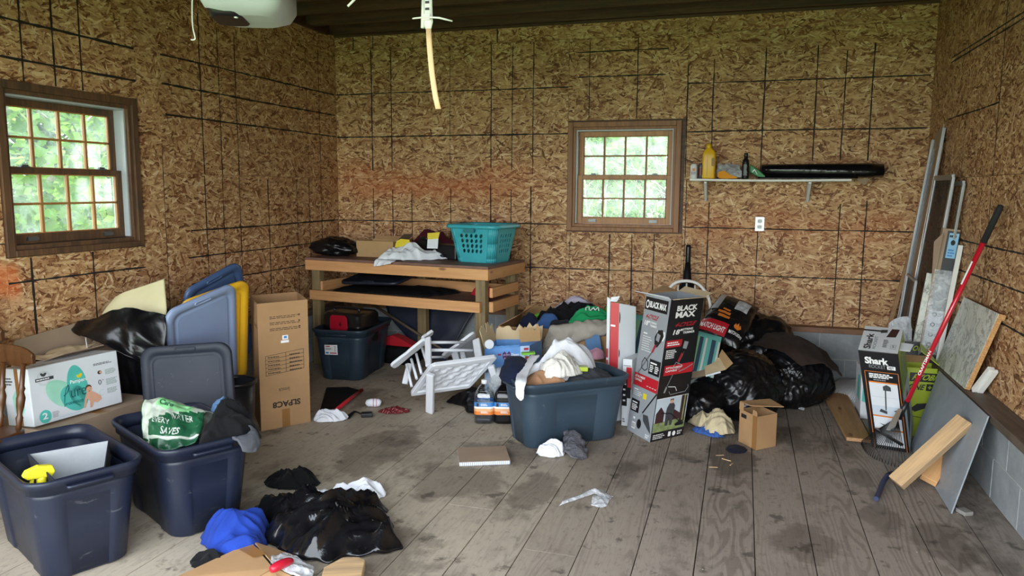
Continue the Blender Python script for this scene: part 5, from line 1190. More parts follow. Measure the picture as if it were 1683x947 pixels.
sheet('black_produce_bag', [[(-1.0, 4.34, .01), (-.97, 4.28, .05), (-.90, 4.23, .04), (-.85, 4.27, .006)], [(-1.01, 4.40, .06), (-.95, 4.38, .11), (-.87, 4.35, .08), (-.82, 4.33, .01)], [(-1.02, 4.47, .10), (-.96, 4.47, .13), (-.88, 4.45, .09), (-.84, 4.42, .01)], [(-1.02, 4.52, .10), (-.97, 4.52, .10), (-.9, 4.5, .04), (-.86, 4.48, .005)]], make_film('smoky_black_film', (.16, .16, .18, 1), .6, .2, .8, 22), amp=.015, freq=14, thick=.001, label='crumpled smoky black plastic bag beside the white tissue', cat='plastic bag')

# ---------------------------------------------------------------- white resin garden chair, tipped over
t = thing('garden_chair', 'white resin garden chair tipped over in front of the workbench', 'chair', (-2.0, 5.0, 0))
K = {'panTL': (-2.035, 4.781, .379), 'panTR': (-1.630, 5.056, .414), 'panBL': (-2.262, 4.907, .105), 'panBR': (-1.878, 5.133, .142), 'legt': (-2.025, 4.745, .329), 'legb': (-2.095, 4.891, .005), 'leg2t': (-1.673, 5.014, .354), 'leg2b': (-1.60, 5.13, .01), 'armA1': (-2.414, 4.941, .305), 'armA2': (-2.179, 5.039, .508), 'armA3': (-2.199, 5.195, .532), 'armB1': (-2.135, 5.240, .334), 'armB2': (-1.926, 5.379, .505), 'bar1a': (-2.175, 5.089, .475), 'bar1b': (-1.972, 5.304, .446), 'bar2a': (-2.153, 5.036, .429), 'bar2b': (-1.861, 5.227, .407), 'bar3a': (-2.161, 5.078, .366), 'bar3b': (-2.098, 5.20, .345), 'post1t': (-2.171, 5.043, .517), 'post1b': (-2.079, 4.838, .358), 'post2t': (-1.865, 5.237, .486), 'post2b': (-1.792, 5.088, .391), 'slT': (-2.208, 5.022, .442), 'slB': (-2.103, 4.882, .347), 's2T': (-2.247, 5.004, .40), 's2B': (-2.153, 4.88, .287), 's3T': (-2.281, 4.989, .362), 's3B': (-2.192, 4.884, .245), 's4T': (-2.313, 4.974, .325), 's4B': (-2.233, 4.884, .185), 'foot': (-2.339, 4.997, .167), 'foot2': (-2.33, 5.072, .307), 'disc': (-1.813, 5.219, .468), 'd2a': (-2.07, 5.316, .362), 'd2b': (-2.031, 5.267, .305), 'd3a': (-2.009, 5.334, .363), 'd3b': (-1.983, 5.285, .325)}
K = {k: V(v) for k, v in K.items()}
tl, tr, bl, br = K['panTL'], K['panTR'], K['panBL'], K['panBR']; pn = (tr-tl).cross(bl-tl).normalized()
if pn.y > 0: pn = -pn
def pl(u, v): return tl*(1-u)*(1-v)+tr*u*(1-v)+bl*(1-u)*v+br*u*v
def ploop(i, dz): return [pl(min(max(u, i), 1-i), min(max(v, i*1.5), 1-i*1.5))+pn*dz for u, v in ((.06, 0), (.94, 0), (.98, .03), (1, .1), (1, .9), (.98, .97), (.94, 1), (.06, 1), (.02, .97), (0, .9), (0, .1), (.02, .03))]
m = MB(); m.loft([ploop(.0, -.022), ploop(0, .0), ploop(.012, .006), ploop(.075, .006), ploop(.085, -.004)], True, True, False); m.build('seat_panel', P_CHAIR, t, world=True)
g = []
for j in range(25):
    L = []
    for k in range(41):
        u, v = .10+.80*k/40, .15+.70*j/24; L.append(pl(u, v)+pn*(-.002+.009*math.sin(k*math.pi/5+(math.pi/2)*(int(j/4) % 2))*math.sin((j % 4+.5)*math.pi/4)))
    g.append(L)
m = MB(); m.grid(g); m.build('wicker_relief', P_CHAIR, t, world=True)
m = MB(); m.bar(K['legt'], K['legb'], .058, .035, (0, -1, .3)); m.build('leg', P_CHAIR, t, world=True, bevel=.008); m = MB(); m.bar(K['leg2t'], K['leg2b'], .05, .035, (0, -1, .3)); m.build('leg', P_CHAIR, t, world=True, bevel=.008)
def arm(a, b, w, nm='arm'):
    d = (b-a).normalized(); s = V((.35, -.5, .6)); s = (s-d*s.dot(d)).normalized(); q = d.cross(s); Ls = []
    for i, (u, k) in enumerate(((0, .5), (.03, .85), (.1, 1.05), (.3, 1.0), (.45, .85), (.6, 1.0), (.9, 1.0), (.97, .8), (1, .45))):
        c = a.lerp(b, u); Ls.append([c+s*x*w*k+q*y for x, y in ((-.5, -.011), (.5, -.011), (.5, .011), (-.5, .011))])
    m = MB(); m.loft(Ls, smooth=False); m.build(nm, P_CHAIR, t, world=True, bevel=.005)
arm(K['armA1'], K['armA2'], .085); arm(K['armA2']+V((-.07, .07, -.02)), K['armA3'], .06); arm(K['armB1'], K['armB2'], .085)
for a, b, r in (('bar1a', 'bar1b', .011), ('bar2a', 'bar2b', .012), ('bar3a', 'bar3b', .009)): m = MB(); m.tube([K[a], K[b]], r, 10); m.build('crossbar', P_CHAIR, t, world=True)
for a, b, w in (('post1t', 'post1b', .045), ('post2t', 'post2b', .055), ('d2a', 'd2b', .05), ('d3a', 'd3b', .04), ('foot2', 'foot', .045)): m = MB(); m.bar(K[a], K[b], w, .025, (0, -1, .4)); m.build('side_post', P_CHAIR, t, world=True, bevel=.006)
for a, b in (('slT', 'slB'), ('s2T', 's2B'), ('s3T', 's3B'), ('s4T', 's4B')): m = MB(); m.tube([K[a], K[b]], .0105, 10); m.build('slat', P_CHAIR, t, world=True)
m = MB(); m.lathe([(.034, -.012), (.036, 0), (.034, .012)], 16); m.tf(Matrix.Translation(K['disc']+V((.05, .02, -.01))) @ Matrix.Rotation(1.4, 4, 'X') @ Matrix.Rotation(.5, 4, 'Y')); m.build('pivot_disc', P_CHAIR, t, world=True)
heap('black_plastic', 'crumpled black plastic bag between the garden chair and water jugs', 'plastic bag', [(-2.08, 5.18), (-1.96, 5.30), (-1.80, 5.35), (-1.70, 5.15), (-1.74, 4.96), (-1.84, 4.97), (-1.92, 5.10)], .001, .10, TRASH, 77, .04, 9)

# ---------------------------------------------------------------- water jugs
def jug(label, loc, rz, dark):
    t = thing('water_jug', label, 'jug', loc, rz, 'ribbed water jugs')
    def sq(r, z): return [(x, y, z) for x, y in rr(r, r, r*.45, 6)]
    prof = [(.055, 0), (.066, .008), (.068, .03), (.066, .055), (.068, .07), (.068, .155), (.066, .165), (.067, .18), (.062, .21), (.045, .24), (.026, .262), (.020, .268), (.020, .275)]
    m = MB(); m.loft([sq(r, z) for r, z in prof]); bt = m.build('bottle', PET if not dark else P_JUGD, t)
    if not dark: m = MB(); m.loft([sq(r-.004, z) for r, z in ((.053, .006), (.064, .012), (.065, .03), (.064, .042))]); m.build('dark_residue', P_DARK, t)
    m = MB()
    for k in range(5):
        z = .172+k*.014; m.loft([sq(r, z+d) for r, d in ((.0655-k*.004, -.003), (.0685-k*.004, 0), (.0655-k*.004, .003))], False, False)
    o = m.build('rib', PET if not dark else P_JUGD, t); o['kind'] = 'stuff'
    m = MB(); m.lathe([(.022, .272), (.022, .298), (.018, .300)], 20); m.build('screw_cap', P_WHITE if not dark else P_BLACK, t)
    m = MB(); m.loft([sq(.0688, z) for z in (.068, .092)], False, False, True); m.build('orange_label', INK_OR, bt)
    m = MB(); m.loft([sq(.0688, z) for z in (.092, .112)], False, False, True); m.build('pale_label', simple('pale_orange_ink', '#e0a878', .5), bt)
    m = MB(); m.loft([sq(.0688, z) for z in (.112, .125)], False, False, True); m.build('white_label', INK_W, bt)
    m = MB(); m.loft([sq(.0688, z) for z in (.125, .155)], False, False, True); m.build('blue_label', INK_BL, bt)
    F = Face((-.05, -.0692, .068), (.05, -.0692, .068), (.05, -.0692, .155), (-.05, -.0692, .155)); F.rect(INK_K, .0, .66, .16, .95); F.small(INK_W, .30, .72, .8, .92, 2, 2); F.small(INK_W, .30, .12, .85, .3, 2, 2); F.done(t)
P_JUGD = plastic('dark_filled_jug', '#0e0d10', 0.15, scuff=0.0, bump=0.02)
jug('clear nearly empty water jug with blue and orange label', (-1.655, 4.82, 0), .25, False); jug('dark filled water jug with blue and orange label beside the tote', (-1.525, 4.86, 0), .25, True)
blob('clear_plastic', FILM_GREY, (-1.60, 5.08, .17), (.10, .09, .15), 0, 79, .12, 5, bottom=.0, label='silvery clear plastic wrap stuffed behind the water jugs', cat='plastic film', sub=4)
# ---------------------------------------------------------------- middle: tote contents, cartons behind
C0 = (-1.055, 4.665)
fz = lambda x, y: .40
def tcl(*uv): return [(C0[0]+.768*u-.64*v, C0[1]+.64*u+.768*v) for u, v in uv]
heap('grey_fleece', 'dark grey fleece lying along the right of the steel blue tote', 'clothing', tcl((-.10, -.13), (.05, -.165), (.20, -.165), (.31, -.13), (.32, .02), (.18, .06), (0, -.02)), .36, .10, cloth('dark_grey_fleece', '#3a3c40'), 81, .02, 9)
heap('black_clothing', 'black clothing between the tan shoe and grey fleece in the steel blue tote', 'clothing', tcl((-.20, -.15), (-.08, -.165), (.02, -.15), (.02, -.03), (-.1, 0), (-.2, -.05)), .36, .08, C_BLACK, 82, .02, 9)
heap('white_laundry', 'white cotton laundry piled on top of the steel blue tote', 'clothing', tcl((-.25, -.02), (-.12, -.10), (.05, -.09), (.20, -.04), (.29, .08), (.24, .17), (.05, .19), (-.12, .18), (-.26, .12)), .38, .235, C_WHITE, 83, .05, 6, .5)
heap('lace_cloth', 'off white lace cloth lying over the white laundry', 'cloth', tcl((-.20, -.10), (-.12, -.16), (0, -.15), (.08, -.09), (.08, .02), (-.05, .07), (-.17, .04)), .44, .125, C_OFF, 84, .035, 13)
sheet('white_towel', [[(-1.30, 4.80, .50), (-1.27, 4.72, .515), (-1.22, 4.66, .53)], [(-1.32, 4.62, .48), (-1.28, 4.55, .49), (-1.23, 4.52, .50)], [(-1.30, 4.42, .455), (-1.26, 4.38, .46), (-1.22, 4.36, .462)], [(-1.27, 4.29, .448), (-1.235, 4.265, .45), (-1.20, 4.265, .446)], [(-1.26, 4.255, .41), (-1.23, 4.235, .40), (-1.205, 4.24, .415)], [(-1.25, 4.25, .36), (-1.225, 4.24, .345), (-1.21, 4.245, .36)]], C_WHITE, amp=.006, freq=12, thick=.008, label='white towel strip hanging over the front corner of the steel blue tote', cat='towel')
sheet('dark_jeans', [[(-1.38, 4.72, .46), (-1.34, 4.66, .50), (-1.25, 4.58, .46)], [(-1.42, 4.64, .50), (-1.36, 4.56, .51), (-1.28, 4.48, .46)], [(-1.43, 4.55, .465), (-1.37, 4.47, .46), (-1.30, 4.42, .44)], [(-1.435, 4.50, .41), (-1.385, 4.43, .40), (-1.33, 4.40, .40)]], C_JEAN, amp=.008, freq=9, thick=.02, label='dark blue jeans over the left corner of the steel blue tote', cat='jeans')
heap('tan_shoe', 'tan suede shoe in the front left of the steel blue tote', 'shoe', tcl((-.30, .0), (-.27, -.14), (-.14, -.175), (-.06, -.165), (-.08, -.10), (-.18, -.05), (-.24, .06)), .39, .085, C_TAN, 85, .02, 9)
t = thing('green_box', 'slim lime green box tucked under the white laundry', 'box', (-1.0, 4.62, .46)); m = MB(); m.bar((-1.10, 4.60, .480), (-.905, 4.66, .470), .06, .028); m.build('box_shell', BOX_LIME, t, world=True, bevel=.004)
t = thing('lime_tag', 'small lime green tag at the left of the white laundry', 'tag', (-1.36, 4.82, .49)); m = MB(); m.bar((-1.385, 4.80, .505), (-1.30, 4.83, .51), .05, .012); m.build('card', C_LIME, t, world=True)
t = thing('red_buckle', 'small red plastic clip by the lime tag in the tote', 'clip', (-1.31, 4.73, .48)); m = MB(); m.bar((-1.34, 4.73, .49), (-1.28, 4.75, .495), .04, .02); m.build('clip_body', P_RED, t, world=True, bevel=.005)

# torn diaper box
B = [(-1.835, 5.20, 0), (-1.485, 5.20, 0), (-1.46, 5.46, 0), (-1.83, 5.48, 0)]; T = [(-1.835, 5.191, .415), (-1.485, 5.19, .462), (-1.46, 5.46, .46), (-1.84, 5.48, .43)]
t = open_box('torn_diaper_box', 'torn open light blue diaper box behind the water jugs', 'box', B, T, BOX_BLUE)
F = Face(B[0], B[1], T[1], T[0], .0014); F.rect(BOX_PALE, .0, 0, .62, .62); F.rect(BOX_PALE, .80, 0, 1, 1.0, 1); F.rect(BOX_PALE, .0, .55, .08, .8)
F.poly(INK_PU, [(.50, .88), (.455, .93), (.41, .90), (.41, .82), (.50, .70), (.585, .82), (.585, .90), (.545, .93)], 2); F.text(INK_W, "parent's", .43, .85, .035, .135, z=3); F.text(INK_W, 'choice', .44, .79, .035, .11, z=3); F.text(INK_W, 'Diapers', .605, .83, .06, .17, bold=.02, z=2); F.rect(INK_W, .61, .62, .76, .76, 2); F.text(INK_BL, '88', .65, .65, .08, .08, bold=.03, z=3)
F.rect(INK_R, .88, .93, .98, .97, 2); F.disc(INK_G, .92, .80, .05, .06, 2); F.small(BOX_PALE, .88, .76, .96, .83, 3, 3); F.disc(INK_DG, .90, .56, .07, .035, 2); F.disc(INK_DG, .91, .46, .07, .035, 2); F.rect(INK_R, .30, .86, .37, .89, 2); F.done(t, world=True)
def torn(pts, mat, nm='flap'):
    quad_panel(t, pts, .004, mat, nm)
def rag_flap(a, b, up, sd, h, mat, n=14):
    a, b, up = V(a), V(b), V(up); R = random.Random(sd); pl_ = [(0, 0)]; pl_ = []
    top = [(i/n, h*(.75+R.uniform(-.22, .25))) for i in range(n+1)]
    x = (b-a); pts = [(0, 0), (1, 0)] + top[::-1]
    m = MB(); m.prism(pts, a, x, up, .004); m.build('flap', mat, t, world=True)
rag_flap((-1.84, 5.48, .43), (-1.46, 5.46, .46), (.02, .10, 1), 3, .13, CARD_PALE); rag_flap((-1.84, 5.20, .415), (-1.84, 5.48, .43), (-.3, 0, 1), 5, .16, CARD_PALE); rag_flap((-1.60, 5.34, .45), (-1.455, 5.40, .46), (-.12, .05, 1), 7, .15, CARD2); rag_flap((-1.80, 5.192, .42), (-1.56, 5.182, .452), (.05, -.12, .4), 9, .05, BOX_BLUE)

t.location = (t.location.x+.025, t.location.y+.08, 0)

# big carton of clothes
B = [(-1.84, 5.72, 0), (-.97, 5.72, 0), (-.95, 6.30, 0), (-1.82, 6.30, 0)]; T = [(-1.85, 5.71, .510), (-.96, 5.71, .515), (-.94, 6.30, .51), (-1.82, 6.30, .52)]
t = open_box('clothes_carton', 'large open brown carton overflowing with clothes at the back wall', 'cardboard box', B, T, CARD)
quad_panel(t, [(-1.82, 6.31, .52), (-.94, 6.31, .51), (-.96, 6.42, .56), (-1.79, 6.40, .58)], .005, CARD2); quad_panel(t, [(-1.85, 5.71, .51), (-1.82, 6.30, .52), (-1.68, 6.30, .62), (-1.72, 5.80, .585)], .005, CARD)
heap('lilac_shirt', 'pale lilac shirt heaped at the back of the clothes carton', 'shirt', [(-1.60, 6.10), (-1.50, 6.05), (-1.30, 6.08), (-1.12, 6.10), (-1.05, 6.22), (-1.25, 6.32), (-1.50, 6.30)], .48, .22, C_LILAC, 91, .05, 8)
heap('black_trousers', 'black clothing across the middle of the clothes carton', 'clothing', [(-1.62, 5.95), (-1.45, 5.86), (-1.25, 5.86), (-1.0, 5.92), (-.94, 6.10), (-1.10, 6.20), (-1.40, 6.14), (-1.58, 6.08)], .46, .20, C_BLACK, 92, .05, 8)
heap('coral_shirt', 'coral orange shirt peeking out of the clothes carton', 'shirt', [(-1.28, 6.04), (-1.16, 6.0), (-1.02, 6.04), (-1.04, 6.14), (-1.20, 6.16)], .56, .105, C_CORAL, 93, .02, 10)
heap('green_tshirt', 'bright green printed t-shirt at the right of the clothes carton', 'shirt', [(-1.34, 5.80), (-1.20, 5.77), (-1.0, 5.78), (-.92, 5.84), (-.96, 5.98), (-1.15, 6.02), (-1.28, 5.94)], .50, .17, C_GREEN, 94, .04, 9)
F = Face((-1.17, 5.84, .632), (-1.05, 5.85, .632), (-1.05, 5.90, .668), (-1.17, 5.89, .668), .003); F.line(INK_W, [(.1, .2), (.05, .7), (.25, .95), (.3, .4), (.4, .2), (.55, .8), (.7, .3), (.85, .9), (.95, .2)], .008, 6); F.done(bpy.data.objects['green_tshirt'], name='printed_logo', world=True)
heap('navy_shirt', 'navy blue shirt in the left end of the clothes carton', 'shirt', [(-1.74, 5.84), (-1.62, 5.78), (-1.52, 5.84), (-1.54, 5.98), (-1.70, 5.98)], .46, .14, C_NAVY, 95, .03, 9)
heap('blue_jeans', 'faded blue jeans beside the navy shirt in the clothes carton', 'jeans', [(-1.60, 5.80), (-1.48, 5.76), (-1.36, 5.80), (-1.36, 5.92), (-1.50, 5.94)], .46, .14, cloth('mid_denim', '#33507e'), 96, .03, 9)
heap('charcoal_shirt', 'charcoal shirt at the front edge of the clothes carton', 'shirt', [(-1.46, 5.78), (-1.34, 5.74), (-1.24, 5.78), (-1.24, 5.92), (-1.40, 5.92)], .46, .12, C_CHAR, 97, .03, 9)
heap('lime_shirt', 'lime green cloth at the far back corner of the clothes carton', 'shirt', [(-1.12, 6.18), (-1.0, 6.14), (-.88, 6.16), (-.86, 6.26), (-1.02, 6.30)], .50, .22, C_LIME, 98, .03, 9)
heap('lime_scrap', 'lime green scrap under the carton flap at the left', 'cloth', [(-1.70, 6.10), (-1.56, 6.08), (-1.52, 6.16), (-1.64, 6.2)], .48, .08, C_LIME, 99, .02, 12)
sheet('taupe_cardigan', [[(-1.34, 5.75, .525), (-1.20, 5.75, .555), (-1.08, 5.76, .575), (-.93, 5.78, .575)], [(-1.40, 5.69, .515), (-1.28, 5.685, .53), (-1.12, 5.685, .545), (-.93, 5.70, .545)], [(-1.43, 5.685, .47), (-1.31, 5.675, .47), (-1.18, 5.675, .49), (-.96, 5.69, .52)], [(-1.455, 5.68, .39), (-1.36, 5.67, .37), (-1.24, 5.675, .43), (-1.08, 5.69, .50)], [(-1.475, 5.68, .31), (-1.40, 5.67, .29), (-1.31, 5.675, .37), (-1.13, 5.69, .485)]], C_TAUPE, 40, 40, amp=.022, freq=11, thick=.012, label='taupe knit cardigan draped over the front of the clothes carton', cat='cardigan')
sheet('denim_scrap', [[(-1.13, 5.69, .49), (-1.07, 5.685, .50), (-1.02, 5.69, .50)], [(-1.12, 5.67, .43), (-1.06, 5.665, .43), (-1.0, 5.67, .43)], [(-1.10, 5.675, .36), (-1.05, 5.67, .355), (-.99, 5.675, .36)]], C_DENIM, amp=.006, freq=14, thick=.01, label='faded denim leg hanging down the front of the clothes carton', cat='jeans')
heap('dark_clothes', 'dark mixed clothing on the floor between the carton and the steel blue tote', 'clothing', [(-1.30, 5.40), (-1.05, 5.30), (-.92, 5.34), (-.86, 5.50), (-.95, 5.64), (-1.25, 5.62)], .0, .40, C_CHAR, 100, .06, 7)
heap('pink_cloth', 'pink cloth scrap on the dark clothing behind the tote', 'cloth', [(-1.10, 5.42), (-.98, 5.36), (-.92, 5.44), (-1.0, 5.52)], .37, .06, C_PINK, 101, .02, 12)

# slim red and white box, white box, behind the tote
t = thing('slim_carton', 'tall slim red and white carton standing behind the steel blue tote', 'box', (-.78, 5.22, 0))
B = [(-.838, 5.12, 0), (-.780, 5.12, 0), (-.672, 5.215, 0), (-.73, 5.22, 0)]; T = [(-.842, 5.12, .838), (-.783, 5.12, .832), (-.680, 5.215, .800), (-.738, 5.22, .81)]
m = MB(); m.hexa(B, T); m.build('carton_body', BOX_WHITE, t, world=True, bevel=.002)
F = Face(B[0], B[1], T[1], T[0]); F.lift = .002; F.rect(BOX_RED, 0, 0, 1, 1); F.rect(INK_W, .05, .80, .6, .815, 2); F.done(t, world=True)
F = Face(B[1], B[2], T[2], T[1]); F.disc(INK_K, .02, .88, .06, .05, 1, 12, -90, 90); F.disc(INK_K, .02, .58, .06, .035, 1, 12, -90, 90); F.done(t, world=True)
quad_panel(t, [(-.862, 5.135, 0), (-.843, 5.125, 0), (-.845, 5.125, .86), (-.868, 5.135, .872)], .004, PAPER, 'side_flap'); F = Face((-.868, 5.118, .25), (-.846, 5.112, .25), (-.846, 5.112, .55), (-.868, 5.118, .55)); F.small(INK_R, .1, .1, .9, .9, 3, 1, fill=.8); F.done(t, world=True)
quad_panel(t, [(-.845, 5.12, .842), (-.80, 5.12, .842), (-.775, 5.10, .885), (-.84, 5.12, .872)], .003, PAPER, 'top_flap')
t = thing('white_carton', 'low white carton with black and red printing between tote and trimmer box', 'box', (-.68, 5.10, 0))
B = [(-.735, 5.03, 0), (-.672, 5.02, 0), (-.60, 5.22, 0), (-.67, 5.24, 0)]; T = [(p[0], p[1], .468) for p in B]; m = MB(); m.hexa(B, T); m.build('carton_body', BOX_WHITE, t, world=True, bevel=.002)
F = Face(B[0], B[1], T[1], T[0]); F.rect(BOX_BLACK, 0, .30, .55, .78); F.rect(BOX_RED, .4, .55, 1, .88, 1); F.rect(BOX_BLACK, .45, .42, .95, .58, 2); F.small(INK_W, .1, .34, .45, .75, 5, 2, fill=.3); F.small(INK_DG, .1, .05, .4, .12, 2, 2); F.line(INK_K, [(.1, .90), (.9, .90)], .004, 2); F.done(t, world=True)

# ---------------------------------------------------------------- trimmer carton
B = [(-.686, 4.954, 0), (-.506, 4.732, 0), (-.318, 4.953, 0), (-.498, 5.175, 0)]; T = [(p[0]+.104, p[1], .928) for p in B]
t = open_box('trimmer_carton', 'tall grey and black string trimmer carton leaning beside the tote', 'box', B, T, BOX_GREY)
a, b, c, d = [V(p) for p in T]
quad_panel(t, [a, b, b+V((-.015, -.02, .018)), a+V((-.075, -.03, .022))], .003, PAPER); quad_panel(t, [d, a, a+V((.03, .02, .02)), d+V((-.10, .01, .035))], .003, CARD2); quad_panel(t, [b+V((.01, .01, 0)), c, c+V((.045, -.02, .005)), b+V((.06, -.03, .012))], .003, CARD_PALE); quad_panel(t, [c, d, d+V((.04, .05, .028)), c+V((.05, .05, .02))], .003, CARD_PALE)
F = Face(B[0], B[1], T[1], T[0], .0008)
F.rect(BOX_BLACK, .02, .895, .93, .985); F.text(INK_W, 'BLACK MAX', .22, .915, .045, .66, bold=.035, z=2); F.disc(INK_W, .13, .935, .07, .03, 2); F.disc(BOX_BLACK, .13, .935, .045, .018, 3)
F.text(INK_R, '4-CYCLE', .10, .835, .032, .48, bold=.03, shear=.15).text(INK_W, '18"', .10, .785, .036, .20, bold=.03, shear=.12).text(INK_W, 'STRING', .34, .805, .015, .25, bold=.02).text(INK_W, 'TRIMMER', .34, .783, .015, .28, bold=.02)
F.rect(INK_W, .12, .725, .28, .733).small(INK_W, .12, .60, .52, .715, 7, fill=.25)
def trimmer(F, hx, hy, tx, ty, s, det=True):
    F.line(INK_DG, [(hx, hy), (tx, ty)], .010*s, 2); F.line(INK_G, [(hx+.01, hy+.004), (tx+.01, ty+.004)], .003*s, 3)
    F.poly(INK_K, [(hx-.10*s, hy+.0), (hx+.02*s, hy-.02*s), (hx+.16*s, hy+.03*s), (hx+.22*s, hy+.07*s), (hx+.15*s, hy+.11*s), (hx-.02*s, hy+.10*s), (hx-.12*s, hy+.05*s)], 3)
    F.poly(INK_G, [(hx-.06*s, hy+.03*s), (hx+.06*s, hy+.02*s), (hx+.10*s, hy+.07*s), (hx-.03*s, hy+.08*s)], 4); F.poly(INK_R, [(hx-.16*s, hy-.06*s), (hx-.10*s, hy-.065*s), (hx-.02*s, hy-.01*s), (hx-.07*s, hy+.0)], 4)
F.poly(INK_W, [(.60, .70), (.93, .71), (.98, .74), (.95, .775), (.66, .77)], 1)
trimmer(F, .72, .675, .04, .40, 1.0)
F.line(INK_K, [(.33, .56), (.24, .52), (.26, .48), (.40, .47), (.50, .49), (.47, .54), (.33, .56)], .006, 4); F.line(INK_R, [(.16, .435), (.25, .425)], .008, 4)
F.rect(BOX_BLACK, .54, .46, .98, .565, 2); F.rect(INK_W, .58, .535, .84, .545, 3); F.small(INK_W, .58, .475, .74, .528, 4, 3); F.small(INK_W, .78, .475, .95, .528, 4, 3)
F.poly(BOX_RED, [(.0, .345), (1, .345), (1, .435), (.0, .435)], 3); F.text(INK_W, 'ATTACHMENT', .05, .405, .017, .42, bold=.02, z=5).text(INK_W, 'CAPABLE', .05, .382, .017, .30, bold=.02, z=5)
for i in range(4): F.line(INK_W, [(.56+.11*i, .372), (.60+.11*i, .366), (.63+.11*i, .375)], .003, 5)
F.rect(INK_W, .07, .315, .25, .323).small(INK_W, .07, .272, .45, .31, 3, fill=.3); F.rect(INK_Y, .47, .272, .62, .312, 2)
F.rect(BOX_BLACK, .04, .155, .38, .245, 2); F.rect(INK_W, .08, .22, .3, .228, 3); F.small(INK_W, .08, .165, .34, .212, 4, 3)
F.line(INK_K, [(1.0, .345), (.45, .135)], .011, 2); F.line(INK_G, [(.55, .172), (.45, .135)], .016, 3); F.poly(INK_DG, [(.58, .165), (.78, .17), (.92, .10), (.97, .055), (.80, .085), (.62, .12)], 3); F.disc(INK_K, .47, .085, .09, .035, 3); F.rect(INK_W, .18, .035, .33, .082, 2)
for i in range(6): F.rect(INK_K, .195+.022*i, .042, .205+.022*i, .075, 3)
F.rect(INK_W, .20, .105, .28, .12); F.text(INK_W, 'BLACK', .78, .030, .013, .16, bold=.03).text(INK_W, 'MAX', .78, .014, .013, .12, bold=.03)
F.done(t, world=True)
F = Face(B[1], B[2], T[2], T[1], .0008); F.rect(BOX_BLACK, 0, 0, 1, 1)
F.text(INK_W, 'BLACK', .22, .915, .038, .62, bold=.04).text(INK_W, 'MAX', .20, .868, .042, .60, bold=.04).text(INK_R, '4-CYCLE', .20, .805, .030, .60, bold=.03, shear=.15).text(INK_W, '18"', .20, .752, .036, .26, bold=.03, shear=.12).text(INK_W, 'STRING', .50, .775, .016, .30, bold=.02).text(INK_W, 'TRIMMER', .50, .752, .016, .36, bold=.02)
F.rect(BOX_RED, .04, .665, .52, .715, 2); F.small(INK_W, .08, .675, .48, .705, 2, 3, fill=.6); F.small(INK_W, .08, .585, .42, .65, 5, 2)
trimmer(F, .62, .62, .25, .385, 1.0); F.line(INK_G, [(.42, .555), (.36, .52), (.55, .50), (.62, .53), (.42, .555)], .005, 4)
F.rect(BOX_RED, .10, .468, .98, .538, 3); F.text(INK_W, 'ATTACHMENT', .14, .513, .014, .5, bold=.02, z=5).text(INK_W, 'CAPABLE', .14, .492, .014, .34, bold=.02, z=5); F.line(INK_G, [(.55, .485), (.75, .50), (.95, .525)], .006, 5)
F.line(INK_G, [(.25, .385), (.20, .345)], .014, 3); F.line(INK_W, [(.30, .385), (.52, .375), (.58, .345)], .004, 3); F.line(INK_G, [(.34, .35), (.40, .325), (.85, .33), (.93, .36), (.90, .38)], .004, 3)
F.rect(INK_SKY, .02, .065, .98, .305, 2); F.rect(INK_GRASS, .02, .065, .98, .135, 3); F.poly(INK_BARN, [(.05, .13), (.05, .20), (.18, .245), (.30, .20), (.30, .13)], 4); F.poly(INK_BARN, [(.45, .135), (.45, .185), (.60, .21), (.80, .175), (.80, .135)], 4); F.rect(INK_BARN, .78, .11, .95, .305, 4); F.rect(INK_GRASS, .86, .12, .90, .305, 5)
F.poly(INK_DG, [(.36, .10), (.44, .10), (.46, .17), (.50, .10), (.57, .10), (.58, .19), (.60, .24), (.54, .262), (.42, .262), (.36, .23), (.34, .19)], 5); F.disc(INK_SK, .48, .275, .045, .016, 6); F.rect(INK_K, .43, .281, .53, .293, 6); F.line(INK_K, [(.20, .20), (.50, .185), (.82, .11)], .006, 7); F.poly(INK_K, [(.66, .10), (.82, .125), (.95, .10), (.92, .085), (.70, .085)], 6)
F.rect(INK_W, .02, .303, .98, .307, 3); F.small(INK_W, .06, .012, .45, .05, 3, 2, fill=.4); F.rect(INK_W, .52, .015, .60, .05, 2); F.disc(INK_W, .70, .03, .05, .018, 2); F.text(INK_W, 'BLACK', .80, .033, .012, .15, bold=.03).text(INK_W, 'MAX', .80, .016, .012, .11, bold=.03)
F.done(t, world=True)

# ---------------------------------------------------------------- white hoop chair, closed umbrella
t = thing('hoop_back_chair', 'white hoop back chair behind the trimmer carton at the back wall', 'chair', (-.40, 6.0, 0))
m = MB(); m.loft([[(x, y-.16, z) for x, y in rr(.215+i, .20+i, .12, 7)] for i, z in ((-.02, .43), (0, .44), (0, .462), (-.012, .468))]); m.build('seat', WHITEPAINT, t)
m = MB(); m.tube(curve([(-.195, .0, .46), (-.195, .03, .62), (-.175, .06, .76), (-.10, .075, .865), (0, .08, .893), (.10, .075, .865), (.175, .06, .76), (.195, .03, .62), (.195, .0, .46)], 40), .0125, 10); m.build('hoop', WHITEPAINT, t)
for x in (-.13, -.065, 0, .065, .13): m = MB(); m.tube([(x*.85, 0, .465), (x, .072*(1-abs(x)), .875-abs(x)**1.8*1.9)], .0065, 8); m.build('spindle', WHITEPAINT, t)
for sx in (-1, 1):
    for y in (-.30, -.02): m = MB(); m.tube([(sx*.15, y, .44), (sx*.19, y*1.05, 0)], [.014, .016], 8); m.build('leg', WHITEPAINT, t)
t = thing('closed_umbrella', 'closed black umbrella standing upright against the back wall', 'umbrella', (-.43, 6.58, 0))
